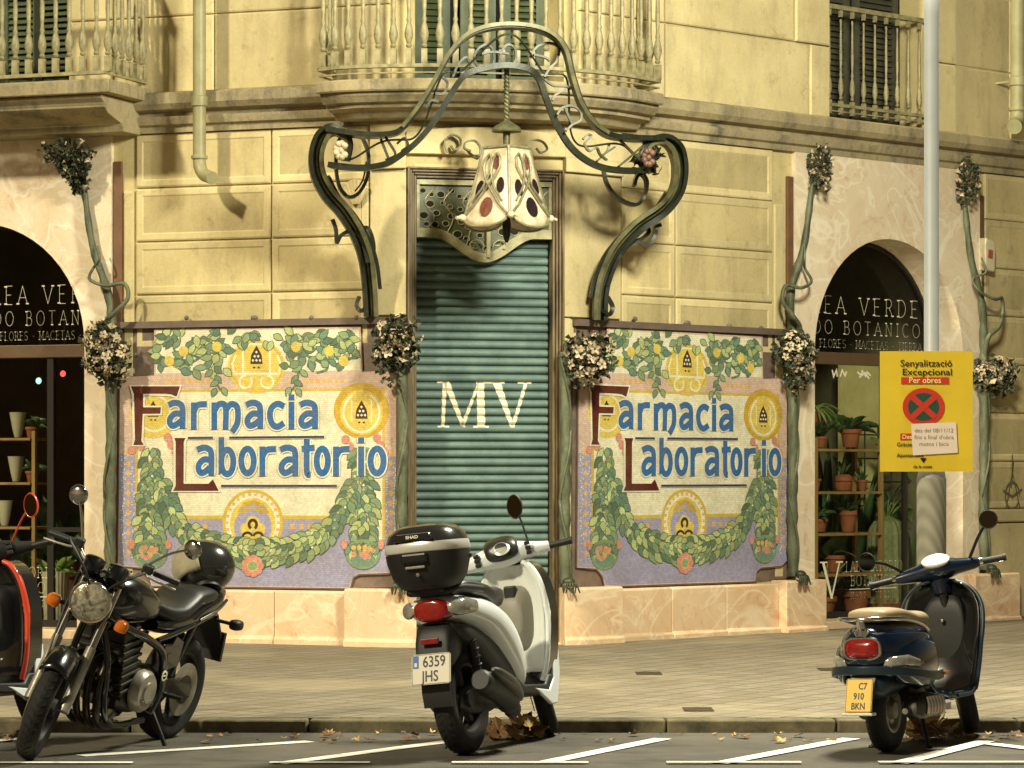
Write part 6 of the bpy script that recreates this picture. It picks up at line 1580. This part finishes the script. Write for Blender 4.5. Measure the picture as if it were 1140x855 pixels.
    mb = MB(); mb.T = T; mb.tube([(0,.075,0),(-.10,.07,.2),(-.14,0,.34),(-.2,0,.62)], .025, 10); mb.build('fork', M_engine, root, smooth=50)
    # headset
    TH = S @ Matrix.Translation((1.10,0,0))
    mb = MB(); mb.T = TH; rs = []
    for y, z, a, b in ((-.27,1.00,.02,.022),(-.22,1.0,.034,.036),(-.12,1.005,.06,.05),(-.05,1.01,.09,.07),(0,1.01,.10,.08),(.05,1.01,.09,.07),(.12,1.005,.06,.05),(.22,1.0,.034,.036),(.27,1.0,.02,.022)):
        rs.append([(.01+a*math.cos(k*.2618), y, z+b*math.sin(k*.2618)) for k in range(24)])
    mb.rings(rs); mb.tube([(.02,0,1.0),(.0,0,.86)], [.07,.05], 14); mb.build('headset', M_navy, root, smooth=70)
    mb = MB(); mb.T = TH; mb.lathe([(.075,-.05),(.08,.02),(.07,.03),(.001,.045)], o=(.09,0,1.01), ax=(1,0,.05), n=24); mb.build('headlight', M_clear, root, smooth=50)
    mb = MB(); mb.T = TH @ Matrix.Translation((-.05,0,1.062)) @ Matrix.Rotation(R(-38),4,'Y') @ Matrix.Diagonal((.8,1.15,1,1)); mb.lathe([(.072,-.01),(.074,.004),(.064,.012),(.001,.013)], n=28); mb.build('speedometer', pbr('pale_dial',(214,206,196),.3,coat=.5,var=.08), root, smooth=40)
    for sg in (-1, 1):
        mb = MB(); mb.T = TH; mb.tube([(.01,sg*.25,1.0),(.0,sg*.29,1.0),(-.02,sg*.40,.997)], [.024,.02,.019], 12); mb.lathe([(.023,0),(.023,.02)], o=(-.02,sg*.395,.997), ax=(-.1,sg,0), n=12); mb.build('grip', M_blk_plastic, root, smooth=50)
        mb = MB(); mb.T = TH; mb.lathe([(.026,0),(.026,.02)], o=(.005,sg*.255,1.0), ax=(0,sg,0), n=12); mb.tube(smooth_path([(.03,sg*.22,.99),(.06,sg*.29,.985),(.04,sg*.40,.975)],5), .007, 8); mb.build('brake_lever', M_chrome, root, smooth=50)
        mirror(root, TH @ Vector((0,sg*.20,1.03)), TH @ Vector((-.05,sg*(.36 if sg < 0 else .40),1.235 if sg < 0 else 1.14)), M_blk_plastic, (.058,.012,.058), (-1,.1*sg,.05), rim=M_blk_gloss, stem_r=.010)
    mb = MB(); put_text(mb, 'LX', 0, 0, 0, .03, 0, 0, 1.4); mb.v = [(-.10+.9*x, -.262+.0*x, .50+z) for x, y, z in mb.v]; mb.build('script_badge', M_chrome, root, smooth=0)
    return root
vp = classic(); place(vp, G(988, 837), 27, 2, .96)
P(vp, 'dark navy scooter with a beige seat and yellow plate, parked by the lamp post', 'scooter', 'motorbikes and scooters parked at the kerb')

# ---- naked motorcycle
def motorcycle():
    root = empty('motorcycle'); WB = 1.42; st = R(22)
    wheel(root, 0, .31, .14, .215, 6, None, M_blk_plastic, True, .02)
    # steering assembly turns about the raked head
    head = Vector((1.08,0,.90)); ax = Vector((-.44,0,.90)).normalized()
    S = Matrix.Translation(head) @ Matrix.Rotation(st, 4, ax) @ Matrix.Translation(-head)
    fc = S @ Vector((WB,0,.305)); drop = fc.z-.305
    T = S @ Matrix.Translation((WB,0,.305))
    mb = MB()
    r, w, rim_r = .305, .11, .215
    def wheel_s():
        mb = MB(); mb.T = T
        mb.lathe([(rim_r,-w*.40),(rim_r-.022,-w*.36),(rim_r-.03,0),(rim_r-.022,w*.36),(rim_r,w*.40)], ax=(0,1,0), n=36, caps=False); mb.lathe([(.012,-w*.5),(.05,-w*.5),(.05,w*.5),(.012,w*.5)], ax=(0,1,0), n=16)
        for k in range(6): a = k*1.047; mb.tube([(.04*math.cos(a),0,.04*math.sin(a)),(.195*math.cos(a+.1),0,.195*math.sin(a+.1))], [.022,.016], 6)
        wh = mb.build('wheel', M_blk_plastic, root, smooth=40)
        mb = MB(); mb.T = T; k = r-rim_r
        mb.lathe([(rim_r-.012,-w*.38),(rim_r+k*.35,-w*.5),(rim_r+k*.62,-w*.49),(rim_r+k*.84,-w*.36),(r-.004,-w*.16),(r,0),(r-.004,w*.16),(rim_r+k*.84,w*.36),(rim_r+k*.62,w*.49),(rim_r+k*.35,w*.5),(rim_r-.012,w*.38)], ax=(0,1,0), n=44, caps=False)
        for i in range(40):
            a = 2*math.pi*i/40
            for sg in (-1, 1):
                q = [((r+.0025)*math.cos(a+d_), sg*y, (r+.0025-abs(y)*abs(y)*4.2)*math.sin(a+d_)) for d_, y in ((0,.004),(.06,.006),(.13,.040),(.07,.040))]
                q = [((r+.0025-y*y*6)*math.cos(a+d_), sg*y, (r+.0025-y*y*6)*math.sin(a+d_)) for d_, y in ((0,.004),(.06,.006),(.13,.036),(.07,.036))]
                mb.add(q, [(0,1,2,3)])
        mb.build('tyre', M_tyre, wh, smooth=40)
        mb = MB(); mb.T = T
        for sg in (-1,): mb.lathe([(.07,sg*.075),(.14,sg*.075),(.14,sg*.08),(.07,sg*.08)], ax=(0,1,0), n=28)
        mb.build('brake_disc', M_alu, wh, smooth=30)
    wheel_s()
    def P_(x, y, z): return tuple(S @ Vector((x, y, z)))
    for sg in (-1, 1):
        mb = MB(); a, b = Vector((WB-.01,sg*.095,.30)), Vector((1.04,sg*.095,1.0)); m_ = a.lerp(b, .48)
        mb.tube([S @ a, S @ m_], [.032,.028], 12); lo = mb.build('fork_leg', M_alu, root, smooth=50)
        mb = MB(); mb.tube([S @ a.lerp(b,.45), S @ b], .021, 12); mb.build('fork_tube', M_chrome, lo, smooth=50)
    mb = MB(); mb.T = T; sheet(mb, [[((.335-.03*t*t)*math.cos(a), .075*t, (.335-.05*t*t)*math.sin(a)) for t in (-1,-.7,-.3,0,.3,.7,1)] for a in [R(48+105*i/14) for i in range(15)]]); mb.build('front_mudguard', M_blk_gloss, root, smooth=70, solid=.01)
    mb = MB(); mb.T = S; mb.box(1.03,1.13,-.13,.13,.74,.78); mb.box(1.0,1.09,-.12,.12,.96,.99); mb.build('fork_yoke', M_blk_plastic, root, smooth=0, bevel=.012)
    # headlight, gauges, indicators
    mb = MB(); mb.T = S; mb.lathe([(.02,-.13),(.075,-.10),(.105,-.03),(.112,.0)], o=(1.22,0,.865), ax=(1,0,-.05), n=32); hl = mb.build('headlight', M_blk_gloss, root, smooth=60)
    mb = MB(); mb.T = S; mb.lathe([(.113,-.012),(.119,.0),(.113,.014),(.104,.012)], o=(1.22,0,.865), ax=(1,0,-.05), n=32, caps=False); mb.build('headlight_rim', M_chrome, hl, smooth=60)
    lens, N, Lk, b = newmat('headlight_lens'); b.inputs['Roughness'].default_value = .12; b.inputs['Coat Weight'].default_value = 1; b.inputs['Metallic'].default_value = .55
    nz = noise(N, Lk, 16, 5, .7, coords(N, Lk), 1.2); Lk.new(mix(N, Lk, lin((96,90,74)), lin((232,226,200)), ramp(N, Lk, nz, [(.35,0),(.62,1)])), b.inputs['Base Color']); bump(N, Lk, b, nz, .5, .01)
    mb = MB(); mb.T = S; mb.lathe([(.105,.008),(.08,.022),(.045,.03),(.001,.033)], o=(1.22,0,.865), ax=(1,0,-.05), n=32); mb.build('headlight_lens', lens, hl, smooth=60)
    for sg in (-1, 1):
        mb = MB(); mb.T = S; mb.lathe([(.03,-.07),(.058,-.05),(.06,.03),(.056,.035)], o=(1.10,sg*.068,1.03), ax=(-.55,0,.84), n=20); g = mb.build('gauge', M_blk_gloss, root, smooth=50)
        mb = MB(); mb.T = S; mb.lathe([(.058,.03),(.062,.035),(.056,.04)], o=(1.10,sg*.068,1.03), ax=(-.55,0,.84), n=20, caps=False); mb.build('gauge_rim', M_chrome, g, smooth=50)
        mb = MB(); mb.T = S; mb.tube([(1.14,sg*.10,.80),(1.15,sg*.17,.79)], .012, 8); i_ = mb.build('indicator', M_blk_plastic, root, smooth=50)
        mb = MB(); mb.T = S; mb.rings([sring(x, sg*.195, .79, a, b_, 3, 16) for x, a, b_ in ((1.11,.02,.02),(1.13,.036,.034),(1.175,.038,.036),(1.19,.03,.028))]); mb.build('amber_lens', M_amber, i_, smooth=60)
    # handlebars
    mb = MB(); mb.T = S; mb.tube(smooth_path([(.93,-.36,1.08),(.97,-.22,1.09),(1.03,-.12,1.03),(1.04,0,1.015),(1.03,.12,1.03),(.97,.22,1.09),(.93,.36,1.08)],6), .012, 10); mb.build('handlebar', M_alu, root, smooth=50)
    for sg in (-1, 1):
        mb = MB(); mb.T = S; mb.tube([(.965,sg*.235,1.09),(.925,sg*.375,1.079)], .018, 12); mb.build('grip', M_blk_plastic, root, smooth=50)
        mb = MB(); mb.T = S; mb.box(.955,1.02,sg*.20-.03,sg*.20+.03,1.075,1.125); mb.build('switchgear', M_blk_plastic, root, smooth=0, bevel=.01)
        mb = MB(); mb.T = S; mb.tube(smooth_path([(1.02,sg*.19,1.08),(1.05,sg*.24,1.07),(1.02,sg*.38,1.055)],5), .007, 8); mb.build('lever', M_alu, root, smooth=50)
        mirror(root, P_(.98,sg*.19,1.12), P_(.94,sg*.30,1.33) if sg < 0 else P_(.93,sg*.38,1.28), M_chrome, (.056,.012,.056), (-.9,.1*sg,.05), stem_r=.007)
    mb = MB(); mb.tube(smooth_path([P_(1.02,-.2,1.08), P_(1.22,-.22,1.14), P_(1.26,-.06,1.0), (1.1,0,.8)],6), .006, 6); mb.tube(smooth_path([P_(1.02,.2,1.08), P_(1.2,.16,1.06), P_(1.18,.06,.95), (1.05,0,.75)],6), .006, 6); mb.tube(smooth_path([P_(1.0,-.14,1.0), P_(1.2,-.12,.8), P_(1.38,-.09,.45)],6), .006, 6); mb.build('cables', M_blk_plastic, root, smooth=50)
    # tank, seat, tail
    mb = MB(); loft_x(mb, [(.52,.80,.08,.05),(.57,.82,.13,.09),(.70,.85,.155,.125),(.85,.87,.155,.135),(.97,.87,.13,.12),(1.05,.86,.08,.08),(1.08,.85,.04,.03)], 2.5, 28); mb.build('fuel_tank', M_blk_gloss, root, smooth=70)
    mb = MB(); mb.lathe([(.035,0),(.035,.012),(.001,.014)], o=(.80,0,1.005), n=18); mb.build('filler_cap', M_chrome, root, smooth=40)
    mb = MB(); loft_x(mb, [(-.18,.86,.09,.035),(-.08,.86,.13,.05),(.08,.845,.14,.055),(.16,.81,.145,.055),(.28,.775,.15,.05),(.42,.78,.13,.05),(.54,.82,.08,.045)], 2.8, 24); mb.build('seat', M_seat_blk, root, smooth=70)
    mb = MB(); loft_x(mb, [(-.34,.86,.03,.03),(-.30,.85,.07,.05),(-.2,.82,.115,.07),(0,.77,.13,.085),(.18,.73,.14,.075),(.38,.71,.13,.06),(.5,.71,.10,.04)], 2.6, 24); mb.build('tail_fairing', M_blk_gloss, root, smooth=70)
    mb = MB(); loft_x(mb, [(-.36,.85,.02,.02),(-.345,.85,.055,.035),(-.30,.85,.06,.04)], 3); mb.build('tail_light', M_redlens, root, smooth=60)
    mb = MB()
    for sg in (-1, 1): mb.tube(smooth_path([(.12,sg*.155,.74),(-.05,sg*.165,.79),(-.2,sg*.14,.84)],6), .010, 8)
    mb.build('grab_rail', M_chrome, root, smooth=50)
    for sg in (-1, 1):
        mb = MB(); mb.tube([(-.22,sg*.08,.71),(-.23,sg*.19,.71)], .011, 8); i_ = mb.build('indicator', M_blk_plastic, root, smooth=50)
        mb = MB(); mb.rings([sring(x, sg*.215, .71, a, b_, 3, 16) for x, a, b_ in ((-.28,.02,.02),(-.26,.035,.03),(-.21,.035,.03),(-.19,.02,.02))]); mb.build('dark_lens', M_blk_plastic, i_, smooth=60)
    mb = MB(); mb.sweep([(-.22,0,.74),(-.31,0,.62),(-.35,0,.47)], rect(.19,.015), ref=(0,1,0)); mb.box(-.355,-.33,-.11,.11,.46,.63); mb.build('rear_mudguard', M_blk_plastic, root, smooth=30)
    # frame, engine
    mb = MB()
    for sg in (-1, 1):
        mb.tube(smooth_path([(1.06,sg*.04,.84),(.95,sg*.12,.74),(.70,sg*.16,.66),(.48,sg*.15,.56),(.40,sg*.14,.36),(.46,sg*.13,.22)],6), .024, 10)
        mb.tube(smooth_path([(1.06,sg*.04,.78),(1.02,sg*.11,.55),(.98,sg*.12,.30),(.85,sg*.12,.18),(.50,sg*.12,.18)],6), .019, 10)
        mb.tube(smooth_path([(.55,sg*.14,.64),(.25,sg*.14,.69),(-.15,sg*.11,.76)],6), .016, 8)
        mb.sweep([(.44,sg*.115,.38),(.2,sg*.12,.35),(.0,sg*.115,.31)], rect(.075,.03), ref=(0,0,1))
        mb.tube([(.30,sg*.125,.42),(.12,sg*.13,.72)], .02, 8)
    mb.build('frame', M_blk_gloss, root, smooth=50)
    mb = MB(); loft_x(mb, [(.44,.36,.12,.09),(.54,.37,.15,.13),(.70,.36,.16,.13),(.82,.36,.13,.10)], 5, 24); mb.build('engine', M_engine, root, smooth=40)
    mb = MB(); mb.T = Matrix.Translation((.80,0,.47)) @ Matrix.Rotation(R(12),4,'Y')
    for k in range(7): mb.box(-.10,.10,-.155,.155,-.10+.045*k,-.082+.045*k)
    mb.box(-.085,.085,-.14,.14,-.12,.25); mb.build('cylinder_block', M_engine, root, smooth=0, bevel=.004)
    for sg in (-1, 1):
        mb = MB(); mb.lathe([(.12,.155),(.118,.19),(.10,.21),(.06,.215),(.058,.225),(.001,.226)], o=(.68,0,.37), ax=(0,sg,0), n=28)
        for k in range(5): mb.T = None; mb.tube([(.64+.02*k,sg*.214,.30),(.655+.02*k,sg*.222,.33)], .006, 5)
        mb.build('engine_cover', M_alu, root, smooth=40)
    mb = MB()
    for y in (-.09,-.03,.03,.09): mb.tube(smooth_path([(.90,y,.55),(1.0,y*1.1,.52),(1.04,y*1.1,.40),(.98,y,.22),(.85,y*.8,.15),(.6,y*.5-.03,.14)],6), .021, 10)
    mb.tube(smooth_path([(.6,-.05,.14),(.35,-.14,.16),(.1,-.2,.24),(-.2,-.21,.30)],6), [.025]*6+[.045]*13, 12); mb.build('exhaust', pbr('dark_exhaust',(58,52,44),.35,metal=.7,var=.3), root, smooth=50)
    mb = MB(); mb.box(.40,.50,.15,.17,.56,.62); mb.build('side_panel', M_blk_gloss, root, smooth=0, bevel=.01)
    mb = MB(); mb.prism([(.26,.48),(.38,.46),(.42,.56),(.34,.66),(.24,.62)], .135, .15); mb.build('side_cover', M_blk_gloss, root, smooth=0, bevel=.01)
    mb = MB(); mb.lathe([(.030,0),(.030,.004),(.02,.005)], o=(.44,.168,.44), ax=(0,1,0), n=20, caps=False); mb.box(.425,.452,.168,.171,.435,.444); mb.build('round_badge', M_letter, root, smooth=0)
    mb = MB(); mb.tube([(.40,.12,.22),(.44,.22,.12),(.40,.30,-.035)], .013, 8); mb.ball((.40,.305,-.035), (.04,.02,.01), 8); mb.build('side_stand', M_blk_plastic, root, smooth=50)
    for sg in (-1, 1): mb = MB(); mb.tube([(.34,sg*.14,.32),(.33,sg*.25,.32)], .013, 8); mb.build('footrest', M_blk_plastic, root, smooth=50)
    mb = MB(); mb.lathe([(.05,0),(.08,.0),(.085,.012),(.05,.014)], o=(0,.075,.31), ax=(0,1,0), n=20); mb.box(0,.5,.075,.085,.36,.385); mb.build('chain_guard', M_engine, root, smooth=30)
    return root
mc = motorcycle(); rp = G(178, 822)
fwd = math.degrees(math.atan2(-.37, -.93))
place(mc, rp, fwd, 13)
P(mc, 'black naked motorcycle with a round headlight, leaning on its stand at the left', 'motorcycle', 'motorbikes and scooters parked at the kerb')
# helmet hooked on the motorcycle's tail
hm = empty('helmet')
mb = MB(); rs = []
for i in range(17):
    a = -1.25+ (math.pi/2+1.25)*i/16; rs.append([(.135*math.cos(a)*math.cos(k*.19635)*1.08, .125*math.cos(a)*math.sin(k*.19635), .13*math.sin(a)) for k in range(32)])
mb.rings(rs); mb.build('shell', pbr('dark_grey_helmet',(40,40,36),.2,coat=.7,var=.1), hm, smooth=70)
mb = MB(); sheet(mb, [[(.152*math.cos(e_)*math.cos(a)*1.05, .140*math.cos(e_)*math.sin(a), .138*math.sin(e_)) for a in [R(-70+140*i/16) for i in range(17)]] for e_ in [R(-38+70*j/8) for j in range(9)]])
vz = pbr('smoky_clear_visor',(176,168,140),.1,var=.3,vscale=12,coat=.6); mb.build('visor', vz, hm, smooth=70, solid=.005)
mb = MB(); mb.sweep([(.135*math.cos(-1.2)*math.cos(k*.19635)*1.12,.13*math.cos(-1.2)*math.sin(k*.19635),-.124) for k in range(32)], rect(.02,.02), closed=True); mb.build('lower_trim', M_blk_plastic, hm, smooth=50)
hp = mc.matrix_world @ Vector((-.18, -.03, 1.0)); hm.matrix_world = Matrix.Translation(hp) @ Matrix.Rotation(R(195), 4, 'Z') @ Matrix.Rotation(R(35), 4, 'X') @ Matrix.Scale(1.2, 4)
P(hm, 'dark round helmet with a smoky visor resting on the tail of the motorcycle', 'helmet')

# ------------------------------------------------------------------ fallen leaves along the kerb
M_lf = [pbr('dry_leaf_tan', (186,146,84), .7, col2=(140,98,50), vscale=30), pbr('dry_leaf_brown', (122,86,48), .75, col2=(88,60,34), vscale=30), pbr('dry_leaf_pale', (206,178,116), .7, col2=(164,128,74), vscale=30)]
def plane_leaf(seed, curl):
    random.seed(seed); n = 26; mb = MB(); vs = [(0,0,.0)]
    for k in range(n):
        a = 2*math.pi*k/n; lob = .55+.45*abs(math.cos(a*2.5)); r = .5*lob*(1+random.uniform(-.12,.12)); x, y = r*math.cos(a), r*math.sin(a)
        vs.append((x, y, curl*(x*x*1.6+.5*y*y)+random.uniform(-.03,.06)*curl*2))
    mb.add(vs, [(0, k+1, (k+1)%n+1) for k in range(n)]); mb.tube([(-.3,0,.06),(-.62,.04,.10+.1*curl)], .018, 5)
    o = mb.build('fallen_leaf', M_lf[seed%3], smooth=0); me = o.data; bpy.data.objects.remove(o); return me
LM = [plane_leaf(i, c_) for i, c_ in enumerate((.1,.4,.7,.2,.5,.9))]
random.seed(12)
def leafat(px, py, size, mesh, tilt=.3, z=.006, label='dry curled plane tree leaf lying along the kerb', group='fallen leaves along the kerb'):
    g = G(px, py, 0); o = bpy.data.objects.new('fallen_leaf', mesh); C.objects.link(o)
    if g.y > KERB_Y-.07: g.y = KERB_Y-.07-random.random()*.12
    o.location = (g.x, g.y, z+size*.10); o.rotation_euler = (random.uniform(-tilt,tilt), random.uniform(-tilt,tilt), random.uniform(0,6.28)); o.scale = (size,)*3
    P(o, label, 'leaf', group); return o
for i in range(95):
    px = random.choice((random.uniform(0,30), random.uniform(225,500), random.uniform(620,930), random.uniform(1010,1140), random.uniform(250,900)))
    leafat(px, random.uniform(817,828), random.choice((.03,.04,.04,.05,.06,.08)), random.choice(LM))
for px, py, s in ((565,821,.19),(578,822,.2),(590,821,.21),(556,824,.17),(572,826,.15),(545,825,.13),(600,823,.16),(584,819,.2)):
    leafat(px, py, s, random.choice(LM[1:]), .9, .03, 'large pale curled leaf in the heap under the white scooter', 'leaves heaped under the white scooter')
for px, py, s in ((1018,823,.2),(1030,822,.24),(1040,824,.2),(1026,826,.18),(1008,825,.14),(1052,824,.15),(1036,819,.24)):
    leafat(px, py, s, random.choice(LM[1:]), .9, .03, 'large curled leaf in the heap under the navy scooter', 'leaves heaped under the navy scooter')
